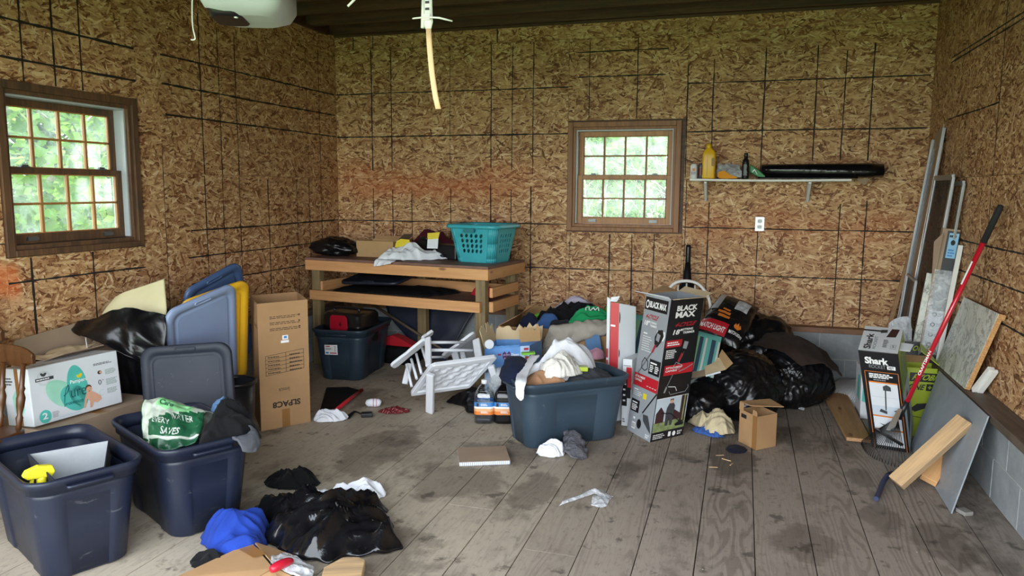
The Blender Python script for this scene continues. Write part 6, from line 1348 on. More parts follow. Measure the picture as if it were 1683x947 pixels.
m = MB(); m.lathe([(.02, 0), (.06, .08), (.09, .45), (.088, .70), (.06, .79), (.037, .84), (.034, .86), (.022, .99)], 18); fc = m.build('folded_canopy', C_BNYL, t)
m = MB(); m.lathe([(.020, .985), (.022, 1.0), (.022, 1.12), (.018, 1.145)], 16); m.build('handle', P_BLACK, t)
for k in range(8): a = k*.785; m = MB(); m.tube([(.062*math.cos(a), .062*math.sin(a), .08), (.095*math.cos(a), .095*math.sin(a), .45), (.092*math.cos(a), .092*math.sin(a), .70), (.04*math.cos(a), .04*math.sin(a), .84)], .006, 5); m.build('fold', C_BNYL, fc)
m = MB(); m.prism([(0, 0), (.085, -.035), (.085, -.075), (0, -.03)], (.02, -.118, .71), (1, 0, 0), (0, 0, 1), .003); m.build('hang_tag', BOX_BLACK, t)

# ---------------------------------------------------------------- bin bags by the back wall
blob('bin_bag', TRASH, (.03, 5.62, .16), (.29, .30, .275), .3, 111, .055, 2.6, bottom=0, lumps=(((.4, .6, .8), .12, .4), ((-.2, -1, -.2), .06, .5)), label='biggest black bin bag, in front under the charcoal bag', cat='trash bag', sub=6)
blob('bin_bag', TRASH, (.40, 6.06, .17), (.275, .29, .25), -.25, 113, .05, 2.8, bottom=0, lumps=(((.9, .1, .2), .08, .4), ((-.1, -.95, -.3), .14, .4)), label='black bin bag with a brown cloth over it, at the right of the pile', cat='trash bag', sub=6)
blob('bin_bag', TRASH, (.14, 6.33, .28), (.26, .25, .31), .2, 115, .08, 2.8, bottom=0, lumps=(((.8, -.2, .5), .15, .4),), label='black bin bag at the back of the pile against the wall', cat='trash bag')
blob('bin_bag', TRASH, (-.26, 5.46, .10), (.24, .26, .19), 0, 117, .07, 3.0, bottom=0, label='low black bin bag behind the trimmer carton', cat='trash bag')
sheet('brown_cloth', [[(.12, 6.10, .39), (.22, 6.20, .475), (.36, 6.24, .48), (.48, 6.26, .43)], [(.20, 5.96, .42), (.30, 6.02, .475), (.44, 6.06, .472), (.56, 6.10, .42)], [(.34, 5.86, .40), (.44, 5.88, .425), (.56, 5.94, .41), (.66, 6.0, .36)], [(.46, 5.79, .33), (.56, 5.80, .35), (.66, 5.86, .32), (.74, 5.93, .24)]], C_BROWN, 30, 30, amp=.018, freq=8, thick=.01, label='dark brown cloth draped over the right bin bag', cat='cloth')
# charcoal bag
X = (V((-.074, 5.70, .508))-V((-.311, 5.75, .578))).normalized(); Yv = V((-.058, 6.10, .775))-V((-.311, 5.75, .578)); Yv = (Yv-X*Yv.dot(X)).normalized(); Z = X.cross(Yv)
OC = V((-.075, 5.905, .625)); CH = thing('charcoal_bag', 'black and red charcoal bag lying tilted on top of the bin bags', 'bag', tuple(OC-V((0, 0, .12))))
def cb(u, v, s):
    """pillow surface, u,v in -1..1"""
    e = max(0, (1-abs(u)**3.2)*(1-abs(v)**3.2))**.55
    p = OC + X*(u*.165*(1-.06*v)) + Yv*(v*.25) + Z*(s*.075*e)
    return p + Z*(s*.006*ridge(p, 13, 4)*e) + X*.006*nz(p, 9, 2)
m = MB()
for s in (1, -1): m.grid([[cb(-1+2*k/30, -1+2*j/30, s) for k in range(31)] for j in range(31)])
m.build('paper_sack', trash('black_printed_sack', '#111113', .4, 8, .22), CH, world=True)
def onsack(mat, poly, z=.004): m = MB(); m.add([cb(u*2-1, v*2-1, 1)+Z*z for u, v in poly], [list(range(len(poly)))]); m.build('printed_shape', mat, CH, world=True, fix=False)['kind'] = 'stuff'
def sackgrid(mat, u0, v0, u1, v1, z=.003): m = MB(); m.grid([[cb((u0+(u1-u0)*k/16)*2-1, (v0+(v1-v0)*j/8)*2-1, 1)+Z*z for k in range(17)] for j in range(9)]); m.build('printed_band', mat, CH, world=True, fix=False)['kind'] = 'stuff'
def sacktext(mat, s, u0, v0, h, w, z=.007, bold=.02, shear=0):
    vs, fs, a_ = text_geo(s, bold); m = MB(); m.add([cb((u0+(x+shear*y)*w)*2-1, (v0+y*h)*2-1, 1)+Z*z for x, y in vs], fs); m.build('printed_lettering', mat, CH, world=True, fix=False)
sackgrid(BOX_RED, .02, .05, .64, .27); sacktext(INK_W, 'MATCH LIGHT', .06, .09, .09, .54, bold=.03); sackgrid(simple('silver_ink', '#a3a8ad', .3, .3), .06, .52, .22, .95); sackgrid(INK_OR, .30, .36, .56, .42, .004); sackgrid(INK_OR, .26, .45, .54, .50, .004); sackgrid(INK_OR, .34, .53, .50, .57, .004); sacktext(INK_W, 'MATCH LIGHT', .68, .13, .055, .30); onsack(INK_OR, [(.76, .23), (.84, .22), (.90, .28), (.86, .33), (.84, .29), (.81, .36), (.78, .30), (.75, .33), (.73, .27)], .012)
m = MB(); m.grid([[cb((.55+.3*k/8)*2-1, (.62+.25*j/8)*2-1, 1)+Z*.004 for k in range(9)] for j in range(9)]); m.build('clear_window', FILM_GREY, CH, world=True)
# striped cushion: stripes are printed cloth
def make_stripe():
    q = NT('teal_striped_canvas'); o = q.coord(); s = q.n('SeparateXYZ', None, Vector=o).outputs[0]
    f = q.math('FRACT', q.math('MULTIPLY', s, 4.6)); nd = q.n('ValToRGB'); nd.color_ramp.interpolation = 'CONSTANT'; e = nd.color_ramp.elements
    st = [(0, '#5fa8a0'), (.14, '#2d4156'), (.28, '#5fa8a0'), (.36, '#c9cbc4'), (.44, '#2d4156'), (.50, '#5fa8a0'), (.62, '#7fae83'), (.74, '#2d4156'), (.86, '#5fa8a0'), (.93, '#c9cbc4')]
    while len(e) < len(st): e.new(.5)
    for el, (p, c) in zip(e, st): el.position = p; el.color = hexc(c)
    q.set(nd.inputs[0], f); v = q.n('SeparateXYZ', None, Vector=o).outputs[1]
    edge = q.math('GREATER_THAN', v, .115); c = q.mix(edge, nd.outputs[0], hexc('#5fa8a0')); q.set(q.b.inputs['Base Color'], c); q.b.inputs['Roughness'].default_value = .85; q.bump(q.noise(o, 300, 2), .2, .003); return q.mat
STRIPE = make_stripe()
tlc, trc, brc = V((-.72, 5.47, .70)), V((-.100, 5.56, .545)), V((-.165, 5.46, .415)); cx = (trc-tlc).normalized(); cy = (trc-brc); cy = (cy-cx*cy.dot(cx)).normalized(); cz = cx.cross(cy)
Mc = Matrix(((cx.x, cy.x, cz.x, 0), (cx.y, cy.y, cz.y, 0), (cx.z, cy.z, cz.z, 0), (0, 0, 0, 1))); ctr = (tlc+trc)/2 - cy*.15
m = MB()
for s in (1, -1):
    rows = []
    for j in range(21):
        L = []
        for k in range(41):
            u, v = -1+2*k/40, -1+2*j/20; e = max(0, (1-abs(u)**4)*(1-abs(v)**4))**.5
            L.append((u*.315, v*.16 - .05*(1-u)*0, s*.028*e - .045*(u*u)*0))
        rows.append(L)
    m.grid(rows)
o = m.build('striped_cushion', STRIPE); o.matrix_basis = Matrix.Translation(ctr) @ Mc; tag(o, 'teal seat cushion with navy and white stripes on the bin bags', 'cushion')
# cut down carton tray
t = thing('carton_tray', 'small cut open carton lid lying on the biggest bin bag', 'cardboard box', (-.18, 5.40, .30))
quad_panel(t, [(-.40, 5.30, .275), (-.20, 5.33, .318), (-.12, 5.45, .40), (-.38, 5.40, .352)], .004, CARD_GREY); quad_panel(t, [(-.20, 5.33, .318), (-.065, 5.38, .362), (-.10, 5.49, .425), (-.22, 5.43, .395)], .005, CARD_PALE); quad_panel(t, [(-.065, 5.38, .362), (-.02, 5.42, .40), (-.10, 5.54, .47), (-.12, 5.49, .43)], .004, CARD2)
m = MB(); m.bar((-.20, 5.322, .320), (-.10, 5.345, .352), .012, .014); m.build('white_edge', PAPER, t, world=True, bevel=.004); m = MB(); m.bar((-.36, 5.292, .275), (-.325, 5.298, .285), .012, .014); m.build('white_edge', PAPER, t, world=True, bevel=.004)
heap('beige_cloth', 'beige cloth with blue lining in front of the biggest bin bag', 'cloth', [(-.31, 5.22), (-.20, 5.24), (-.12, 5.30), (-.03, 5.24), (.02, 5.10), (-.04, 4.99), (-.14, 4.98), (-.22, 5.08)], .012, .115, C_BEIGE, 121, .035, 13, .8)
heap('blue_lining', 'blue cloth edge under the beige cloth', 'cloth', [(-.26, 5.10), (-.14, 5.08), (-.05, 4.99), (-.11, 4.95), (-.20, 5.00), (-.25, 5.04)], .001, .03, cloth('mid_blue_cotton', '#33528f'), 122, .02, 12)
# small carton
t = thing('small_carton', 'small half open brown carton in front of the bin bags', 'cardboard box', (.15, 4.90, 0))
B = [(.036, 4.935, 0), (.142, 4.785, 0), (.262, 4.905, 0), (.16, 5.06, 0)]; T = [(p[0], p[1], .215) for p in B]; bi = [V(p).lerp(V((.15, 4.92, p[2])), .05)+V((0, 0, .005)) for p in B]; ti = [V(p).lerp(V((.15, 4.92, p[2])), .05) for p in T]
m = MB(); m.loft([B, T, ti, bi], True, True, False); m.build('carton_body', CARD, t, world=True)
quad_panel(t, [(.036, 4.935, .262), (.10, 4.845, .262), (.30, 4.93, .250), (.22, 5.05, .262)], .005, CARD, 'lid'); quad_panel(t, [(.036, 4.935, .215), (.06, 4.90, .215), (.06, 4.90, .262), (.036, 4.935, .262)], .004, CARD); quad_panel(t, [(.115, 4.823, .215), (.142, 4.785, .215), (.137, 4.793, .245), (.118, 4.82, .25)], .004, CARD)
F = Face(B[0], B[1], T[1], T[0]); F.rect(TAPE, .75, 0, 1, 1); F.rect(DARKVOID, .1, .78, .4, .9); F.done(t, world=True)  # near-black patch is a shaded gap painted on the front, not print
heap('knit_hat', 'dark navy knit hat lying flat beside the small carton', 'hat', [(-.04, 4.76), (.02, 4.85), (.09, 4.78), (.06, 4.70), (-.01, 4.69)], .001, .018, cloth('near_black_knit', '#0f1220'), 123, .008, 10)
sheet('white_paper', [[(.20, 5.94, .03), (.27, 6.12, .05)], [(.30, 5.86, .02), (.36, 5.95, .04)], [(.49, 5.78, .004), (.50, 5.82, .006)]], PAPER, 14, 14, amp=.006, freq=9, thick=.002, label='sheet of white paper between the bin bags and small carton', cat='paper')
for i, (x, y, a, L) in enumerate(((-.07, 4.62, .4, .05), (-.03, 4.55, -.5, .06), (-.10, 4.40, .2, .05), (.00, 4.48, 1.2, .04))):
    m = MB(); m.box(-L/2, -.004, 0, L/2, .004, .004); o = m.build('wood_splinter', OFFCUT, origin=None, bevel=.001); o.location = (x, y, .0005); o.rotation_euler = (0, 0, a)
    tag(o, ('pale wood splinter nearest the beige cloth, of the four', 'pale wood splinter second nearest the beige cloth, of the four', 'pale wood splinter nearest the camera, of the four', 'pale wood splinter lying crosswise to the other three')[i], 'splinter', 'splinters on the stained boards')

# ---------------------------------------------------------------- right side
t = thing('wire_shelf', 'white wire mesh shelf panel lying by the back wall blocks', 'wire shelf', (.84, 6.3, 0))
qa, qb, qc, qd = V((.60, 6.28, .008)), V((.84, 6.60, .075)), V((1.04, 6.52, .09)), V((.875, 5.95, .008)); m = MB()
for i in range(23): m.tube([qa.lerp(qb, i/22), qd.lerp(qc, i/22)], .0042, 5)
o = m.build('thin_wires', WHITEMET, t, world=True); o['kind'] = 'stuff'
for i in range(4): m = MB(); m.tube([qa.lerp(qd, i/3)-V((0, 0, .004)), qb.lerp(qc, i/3)-V((0, 0, .004))], .004, 6); m.build('cross_wire', WHITEMET, t, world=True)
m = MB()
for i in range(24): m.tube([qa.lerp(qd, i/23)+V((0, 0, .003)), qb.lerp(qc, i/23)+V((0, 0, .003))], .0032, 4)
o = m.build('fine_wires', WHITEMET, t, world=True); o['kind'] = 'stuff'
t = thing('loose_plank', 'short light brown plank lying loose in front of the vacuum carton', 'plank', (.75, 5.65, 0)); m = MB(); m.hexa([(.70, 5.12, .012), (.845, 5.115, .012), (.84, 6.28, .012), (.66, 6.23, .012)], [(.70, 5.12, .036), (.845, 5.115, .036), (.84, 6.28, .036), (.66, 6.23, .036)]); m.build('board', lumber('light_brown_plank', '#a98257', '#86623d', .7, axis=1), t, world=True, bevel=.003)
t = thing('teal_white_box', 'white box with a teal side standing behind the vacuum carton', 'box', (.93, 5.85, 0)); m = MB(); m.hexa([(.86, 5.72, 0), (1.02, 5.70, 0), (1.02, 5.95, 0), (.86, 5.97, 0)], [(.85, 5.72, .36), (1.02, 5.70, .36), (1.02, 5.95, .36), (.85, 5.97, .36)]); m.build('carton_body', BOX_WHITE, t, world=True, bevel=.003)
F = Face((.86, 5.97, 0), (.86, 5.72, 0), (.85, 5.72, .36), (.85, 5.97, .36)); F.poly(INK_T1, [(.3, .35), (.75, .3), (.8, .85), (.45, .8)]); F.done(t, world=True); F = Face((.86, 5.72, 0), (1.02, 5.70, 0), (1.02, 5.70, .36), (.85, 5.72, .36)); F.poly(INK_T1, [(.05, .35), (.5, .3), (.5, .85), (.1, .8)]); F.done(t, world=True)

# lime green tool carton
B = [(.90, 5.40, 0), (1.235, 5.40, 0), (1.245, 5.56, 0), (.90, 5.56, 0)]; T = [(.83, 5.40, .46), (1.285, 5.40, .462), (1.29, 5.56, .465), (.84, 5.56, .46)]
t = open_box('tool_carton', 'lime green power tool carton open behind the red rake', 'box', B, T, BOX_LIME)
F = Face(B[0], B[1], T[1], T[0]); F.rect(BOX_BLACK, .58, .80, .94, .93); F.text(BOX_LIME, 'RYOBI', .61, .825, .085, .30, bold=.03, z=3, shear=.15); F.text(INK_K, 'ONE', .56, .68, .085, .22, bold=.03, shear=.15); F.rect(INK_K, .82, .675, .92, .775, 2); F.text(BOX_LIME, '+', .845, .70, .05, .05, bold=.05, z=3); F.poly(INK_K, [(.62, .40), (.72, .48), (.90, .50), (.88, .43), (.70, .36)]); F.line(INK_K, [(.6, .30), (.82, .28)], .004); F.done(t, world=True)
quad_panel(t, [(.81, 5.565, .46), (1.285, 5.565, .465), (1.27, 5.60, .60), (.82, 5.60, .59)], .004, BOX_BLACK); F = Face((.81, 5.558, .46), (1.285, 5.558, .465), (1.27, 5.593, .60), (.82, 5.593, .59), .002); F.text(INK_W, 'RYOBI', .44, .56, .26, .20, bold=.03, shear=.15); F.text(BOX_LIME, 'ONE+', .68, .56, .26, .24, bold=.03, shear=.15); F.rect(CARD_IN, .4, .0, .9, .35); F.done(t, world=True)
quad_panel(t, [(1.285, 5.40, .462), (1.29, 5.56, .465), (1.17, 5.55, .60), (1.15, 5.42, .57)], .004, BOX_LIME); F = Face((1.285, 5.395, .462), (1.29, 5.555, .467), (1.17, 5.545, .602), (1.15, 5.415, .572), -.003); F.small(INK_K, .1, .1, .5, .9, 5, 2); F.done(t, world=True)

# vacuum carton, pitched forward
B = [V((.842, 5.08, 0)), V((1.049, 5.029, 0)), V((1.120, 5.325, .10)), V((.913, 5.376, .10))]; T = [V((.700, 4.89, .655)), V((.908, 4.84, .655)), V((.985, 5.135, .755)), V((.775, 5.185, .755))]
t = hexbox('vacuum_carton', 'black and white vacuum carton pitched forward behind the rake head', 'box', B, T, BOX_BLACK, bevel=.003)
F = Face(B[0], B[1], T[1], T[0], .0008); F.text(INK_W, 'Shark', .14, .875, .068, .60, bold=.04); F.text(INK_G, 'ROCKET', .23, .835, .034, .42, bold=.0); F.rect(INK_W, .69, .833, .90, .868); F.text(INK_K, 'PET', .73, .839, .022, .13, bold=.02, z=3)
F.line(INK_OR, [(.10, .0), (.10, .80), (.95, .80), (.95, 0)], .003); F.small(INK_W, .20, .735, .86, .785, 3, 2, fill=.7); F.small(INK_G, .3, .71, .7, .73, 1, 2)
for v0, v1 in ((.36, .69), (.22, .345), (.04, .205)):
    F.rect(INK_OR, .17, v1-.0, .90, v1+.014, 3); F.rect(BOX_WHITE, .17, v0, .90, v1, 2)
F.rect(INK_SKY, .17, .36, .90, .46, 3); F.line(INK_DG, [(.58, .64), (.53, .42)], .007, 4); F.poly(INK_DG, [(.52, .62), (.72, .62), (.72, .66), (.62, .68), (.52, .66)], 4); F.poly(INK_DG, [(.35, .40), (.55, .38), (.56, .41), (.40, .43)], 5); F.poly(INK_DG, [(.72, .42), (.86, .41), (.86, .44)], 5); F.line(INK_G, [(.20, .55), (.88, .55)], .001, 3)
F.poly(INK_DG, [(.30, .28), (.50, .26), (.55, .29), (.72, .305), (.70, .27), (.52, .245), (.45, .25)], 4); F.poly(INK_G, [(.4, .08), (.6, .07), (.6, .16), (.45, .17)], 4); F.done(t, world=True)
F = Face(T[0], T[1], T[2], T[3], .0008); F.rect(BOX_WHITE, 0, 0, 1, 1); F.text(INK_K, 'Shark', .30, .08, .62, .19, bold=.03, rot=1); F.text(INK_DG, 'ROCKET', .42, .10, .50, .08, rot=1); F.rect(INK_K, .0, .80, .55, .86, 2); F.poly(INK_DG, [(.45, .74), (.62, .78), (.62, .90), (.45, .88)], 3); F.poly(INK_BARN, [(.62, .60), (.86, .62), (.92, .95), (.72, .95)], 2); F.small(INK_DG, .58, .18, .72, .50, 5, 2); F.rect(INK_G, .78, .15, .92, .32, 2); F.rect(BOX_WHITE, .79, .16, .91, .31, 3); F.text(INK_K, '5', .82, .19, .10, .06, z=4); F.done(t, world=True)
F = Face(B[1], B[2], T[2], T[1], .0008); F.rect(BOX_LIME, .05, .55, .95, 1); F.rect(INK_SKY, 0, 0, 1, .58, 2); F.poly(INK_GRASS, [(.1, .62), (.9, .6), (.8, .95), (.2, .9)], 3); F.poly(INK_DG, [(.2, .1), (.7, .2), (.6, .5), (.3, .45)], 3); F.done(t, world=True)
quad_panel(t, [(.925, 4.92, .663), (.955, 5.01, .693), (1.02, 4.99, .690), (.985, 4.905, .662)], .003, PAPER, 'lid_tab')

# leaf rake
t = thing('leaf_rake', 'red handled black leaf rake leaning on the right wall', 'rake', (.90, 4.93, 0))
a, b = V((.955, 4.885, .27)), V((1.335, 4.705, 1.535)); d = (b-a).normalized()
m = MB(); m.tube([a+d*.09, b-d*.21], .0135, 14); m.build('red_shaft', REDPAINT, t, world=True); m = MB(); m.tube([b-d*.22, b-d*.02, b-d*.004, b], [.017, .0175, .014, .006], 14); m.build('black_grip', GRIP, t, world=True)
m = MB(); sd0 = V((-.9, -.3, .2)); sd0 = (sd0-d*sd0.dot(d)).normalized(); tt0 = d.cross(sd0); m.grid([[a+d*(.86+.14*j)+(sd0*math.cos(k*.3)+tt0*math.sin(k*.3))*.0142 for k in range(-1, 3)] for j in (0, 1)]); m.build('white_sticker', INK_W, t, world=True)
vs_, fs_, _ = text_geo('CRAFTSMAN', .02); m = MB(); sd_ = V((-.6, -.8, .05)); sd_ = (sd_-d*sd_.dot(d)).normalized(); tt = d.cross(sd_); m.add([a+d*(.28+.16*x)+tt*((y-.5)*-.016)+sd_*.0139 for x, y in vs_], fs_); m.build('printed_lettering', INK_W, t, world=True, fix=False)
m = MB(); m.tube([a-d*.02, a+d*.10], [.016, .0155], 12); m.build('black_socket', BLACKMET, t, world=True); m = MB(); m.prism([(-.012, .02), (.012, .02), (.024, -.13), (-.024, -.13)], a+V((-.012, -.022, .03)), (.75, -.62, 0), (.32, .0, .94), .004); m.build('chrome_plate', CHROME, t, world=True)
ctr_ = a+V((-.02, -.012, -.02)); tl_, tr_ = V((.785, 5.10, .015)), V((.965, 4.69, .015)); NT_ = 23
for i in range(NT_):
    u = i/(NT_-1); s0 = ctr_+V((.35, -.8, 0))*.03*(u-.5); tip = tl_.lerp(tr_, u)+V((-.06, -.035, 0))*math.sin(u*math.pi); mid = s0.lerp(tip, .55)+V((0, 0, .012))
    m = MB(); m.tube([s0, mid, tip+V((.004, .002, .012)), tip-V((.0, .0, .012))], .0022, 5); m.build('tine', BLACKMET, t, world=True)
m = MB(); p0, p1 = ctr_.lerp(tl_, .52)+V((-.02, .0, .02)), ctr_.lerp(tr_, .60)+V((0, 0, .02)); m.bar(p0, p1, .022, .014); m.build('spreader_bar', BLACKMET, t, world=True, bevel=.004)

# boards leaning at the right wall
t = thing('grey_sheet', 'grey embossed flat sheet leaning against the right wall blocks', 'panel', (1.19, 4.75, 0))
q = [(1.07, 4.105, 0), (1.245, 4.305, .43), (1.245, 5.385, .425), (1.083, 5.15, 0)]; q = [(1.07, 4.105, .0), (1.245, 4.28, .47), (1.245, 5.30, .47), (1.083, 5.15, .0)]
quad_panel(t, q, .007, GREYPANEL, 'sheet_panel')
t = thing('marble_worktop', 'offcut of grey marble pattern worktop leaning on the right wall', 'worktop', (1.3, 5.05, .48))
p = [V((1.262, 4.80, .482)), V((1.340, 4.600, .955)), V((1.340, 5.28, .955)), V((1.262, 5.48, .482))]; n_ = (p[1]-p[0]).cross(p[2]-p[1]).normalized(); n_ = n_ if n_.x > 0 else -n_
m = MB(); m.hexa(p, [x+n_*.026 for x in p]); m.build('board_core', PARTICLE, t, world=True); m = MB(); m.hexa([x-n_*.002 for x in p], p); m.build('marble_face', MARBLE, t, world=True)
up_ = (p[1]-p[0]).normalized(); m = MB(); m.hexa([p[1]-up_*.035+n_*.0, p[1], p[2], p[2]-up_*.035], [q_+V((0, -.035, 0)) for q_ in (p[1]-up_*.035+n_*.026, p[1]+n_*.026)]+[p[2]+n_*.026, p[2]-up_*.035+n_*.026]); m.build('drip_edge', PARTICLE, t, world=True)
t = thing('white_trim', 'white grooved trim board standing behind the marble worktop', 'trim board', (1.33, 4.70, .48)); m = MB(); m.bar((1.305, 4.775, .482), (1.345, 4.655, .64), .03, .035, (1, 0, 0)); m.bar((1.325, 4.755, .482), (1.358, 4.635, .635), .02, .03, (1, 0, 0)); m.build('board', WHITEPAINT, t, world=True, bevel=.003)
t = thing('pine_offcut', 'longer weathered two by four offcut leaning on the grey sheet', 'wood', (.87, 4.36, 0))
A0 = V((.825, 4.365, .062)); L = V((.335, .125, .342)); Ld = L.normalized(); e1 = V((.052, -.091, -.039)); e1 = (e1-Ld*e1.dot(Ld)).normalized(); R_ = Matrix((Ld, e1, Ld.cross(e1))).transposed()
m = MB(); m.box(0, 0, -.021, L.length, .092, .021); o = m.build('sawn_timber', OFFCUT, t, bevel=.003); o.matrix_basis = t.matrix_basis.inverted() @ (Matrix.Translation(A0) @ R_.to_4x4())
t = thing('pine_offcut', 'short two by four offcut standing behind the longer one', 'wood', (1.05, 4.43, 0))
Ld = (V((1.10, 4.60, .17))-V((.985, 4.43, .05))).normalized(); e1 = V((.05, -.04, -.035)); e1 = (e1-Ld*e1.dot(Ld)).normalized(); R_ = Matrix((Ld, e1, Ld.cross(e1))).transposed()
m = MB(); m.box(0, 0, 0, .27, .085, .042); o = m.build('sawn_timber', OFFCUT_END, t, bevel=.003); o.matrix_basis = t.matrix_basis.inverted() @ (Matrix.Translation(V((.995, 4.45, .070))) @ R_.to_4x4())
t = thing('wood_scrap', 'small grey wood scrap under the corner of the grey sheet', 'wood', (1.13, 4.13, 0), .5); m = MB(); m.box(-.025, -.03, 0, .025, .03, .02); m.build('scrap', lumber('grey_scrap_wood', '#8b8882', '#5f5c57'), t, bevel=.002)
t = thing('tube_handle', 'dull blue bent tube handle lying on the floor by the timber', 'handle', (.80, 4.36, 0)); m = MB(); m.tube(curve([(.728, 4.155, .014), (.76, 4.26, .016), (.80, 4.40, .02), (.845, 4.50, .03), (.90, 4.55, .03)], 20), .0135, 12); m.build('tube', P_BPIPE, t, world=True); m = MB(); m.tube([(.838, 4.49, .029), (.862, 4.525, .031), (.90, 4.55, .03)], .0155, 12); m.build('black_tip', P_BLACK, t, world=True)

# screens, tracks and packed trim in the corner
t = thing('door_track', 'tall pair of aluminium tracks with brown core leaning in the corner', 'track', (1.2, 6.3, 0))
def lean(y0, y1, x0, x1, z0, z1, nm, mat, w, th): m = MB(); m.bar((x0, y0, z0), (x1, y1, z1), w, th, (1, 0, 0)); return m.build(nm, mat, t, world=True, bevel=.001)
lean(6.17, 6.19, 1.14, 1.355, .0, 2.06, 'bright_rail', METAL, .022, .02); lean(6.44, 6.46, 1.13, 1.345, 0, 1.99, 'bright_rail', METAL, .020, .02); lean(6.38, 6.40, 1.135, 1.35, 0, 1.92, 'dark_rail', STEEL, .03, .015); lean(6.31, 6.33, 1.15, 1.36, 0, 1.93, 'brown_core', BROWNPLANK, .24, .010); lean(6.32, 6.36, 1.348, 1.366, 1.92, 2.06, 'top_wrap', CARD_GREY, .22, .012)
t = thing('wood_strip', 'thin brown wood strip leaning behind the aluminium tracks', 'wood', (1.05, 6.62, 0)); m = MB(); m.bar((1.06, 6.60, 0), (1.34, 6.70, 1.35), .03, .015, (0, 1, 0)); m.build('strip', BROWNPLANK, t, world=True)
def screen(label, P, fw, mesh=True):
    global t
    t = thing('insect_screen', label, 'screen', tuple((V(P[0])+V(P[3]))/2), 0, None); P = [V(p) for p in P]
    for i in range(4): m = MB(); m.bar(P[i], P[(i+1) % 4], fw, .016, (1, 0, 0)); m.build('frame_bar', METAL if fw < .04 else WHITEMET, t, world=True, bevel=.001)
    if mesh: m = MB(); m.add(P, [(0, 1, 2, 3)]); m.build('screen_mesh', SCREEN, t, world=True)
screen('tall dark insect screen with pale frame leaning in the right corner', [(1.15, 5.67, .01), (1.315, 5.66, 1.70), (1.315, 6.15, 1.70), (1.15, 6.15, .01)], .036)
screen('narrow white framed screen behind the tall one', [(1.275, 5.68, .49), (1.360, 5.58, 1.66), (1.360, 5.85, 1.66), (1.275, 5.93, .49)], .03, False)
screen('small dark window screen low in the right corner', [(1.09, 5.83, .01), (1.18, 5.85, .98), (1.18, 6.13, 1.0), (1.09, 6.13, .01)], .018)
t = thing('packed_trim', 'long plastic wrapped trim pack with a blue label, against the right wall', 'package', (1.22, 5.6, 0))
P0, P1 = V((1.175, 5.585, .0)), V((1.318, 5.60, 1.362)); ax = (P1-P0).normalized(); wx = V((1, 0, 0)); wx = (wx-ax*wx.dot(ax)).normalized(); wy = ax.cross(wx)
if wy.y > 0: wy = -wy
H_ = (P1-P0).length
def ptp(u, v, k=0): return P0 + ax*(v*H_) + wx*((u-.5)*.105) + wy*k
m = MB(); m.hexa([ptp(0, 0), ptp(1, 0), ptp(1, 0, -.05), ptp(0, 0, -.05)], [ptp(0, 1), ptp(1, 1), ptp(1, 1, -.05), ptp(0, 1, -.05)]); m.build('carton_body', CARD_GREY, t, world=True, bevel=.003)
F = Face(ptp(0, 0, .0), ptp(1, 0, .0), ptp(1, 1, .0), ptp(0, 1, .0), .001); F.rect(BOX_WHITE, .1, 0, 1, .62); F.rect(simple('silver_wrap', '#8f9498', .25, .3, vs=60, bump=.5, bs=40), .15, .60, 1, .80, 2); F.rect(INK_DG, .3, .78, 1, .99, 2); F.rect(INK_LB, .42, .86, .96, .98, 3); F.disc(INK_K, .70, .935, .13, .013, 4); F.small(INK_BL, .5, .865, .9, .905, 3, 4); F.small(INK_K, .45, .955, .92, .975, 1, 4)
for i in range(5): F.disc(INK_DG, .45, .58-.05*i, .14, .011, 3); F.disc(BOX_WHITE, .45, .58-.05*i, .08, .006, 4); F.small(INK_G, .65, .57-.05*i, .9, .59-.05*i, 2, 3)
F.done(t, world=True)
m = MB(); g = [[ptp(-.06+1.12*k/8, .02+.78*j/40, .010+.008*ridge(ptp(k/8, j/40), 22, 3)) for k in range(9)] for j in range(41)]; m.grid(g); m.build('plastic_wrap', FILM, t, world=True)
quad_panel(t, [ptp(-.05, .72), ptp(.05, .72), ptp(.0, .98, .03), ptp(-.45, .93, .04)], .003, CARD_GREY)
t = thing('marble_trim', 'narrow grey marble pattern strip standing beside the wrapped trim pack', 'trim board', (1.1, 5.62, 0)); m = MB(); m.bar((1.115, 5.61, .0), (1.235, 5.635, 1.06), .075, .02, (0, 1, 0)); m.build('strip', MARBLE, t, world=True, bevel=.002)
t = thing('white_trim', 'thin white trim strip at the right of the wrapped trim pack', 'trim board', (1.24, 5.5, 0)); m = MB(); m.bar((1.225, 5.50, .0), (1.36, 5.535, 1.26), .028, .012, (0, 1, 0)); m.build('strip', WHITEPAINT, t, world=True)
sheet('plastic_pouch', [[(1.0, 5.70, .70), (1.06, 5.70, .74), (1.13, 5.70, .75)], [(.99, 5.66, .55), (1.06, 5.64, .56), (1.14, 5.66, .56)], [(1.0, 5.68, .40), (1.06, 5.68, .38), (1.12, 5.68, .39)]], FILM_GREY, amp=.02, freq=14, thick=.001, label='clear crumpled plastic pouch standing behind the vacuum carton', cat='plastic film')

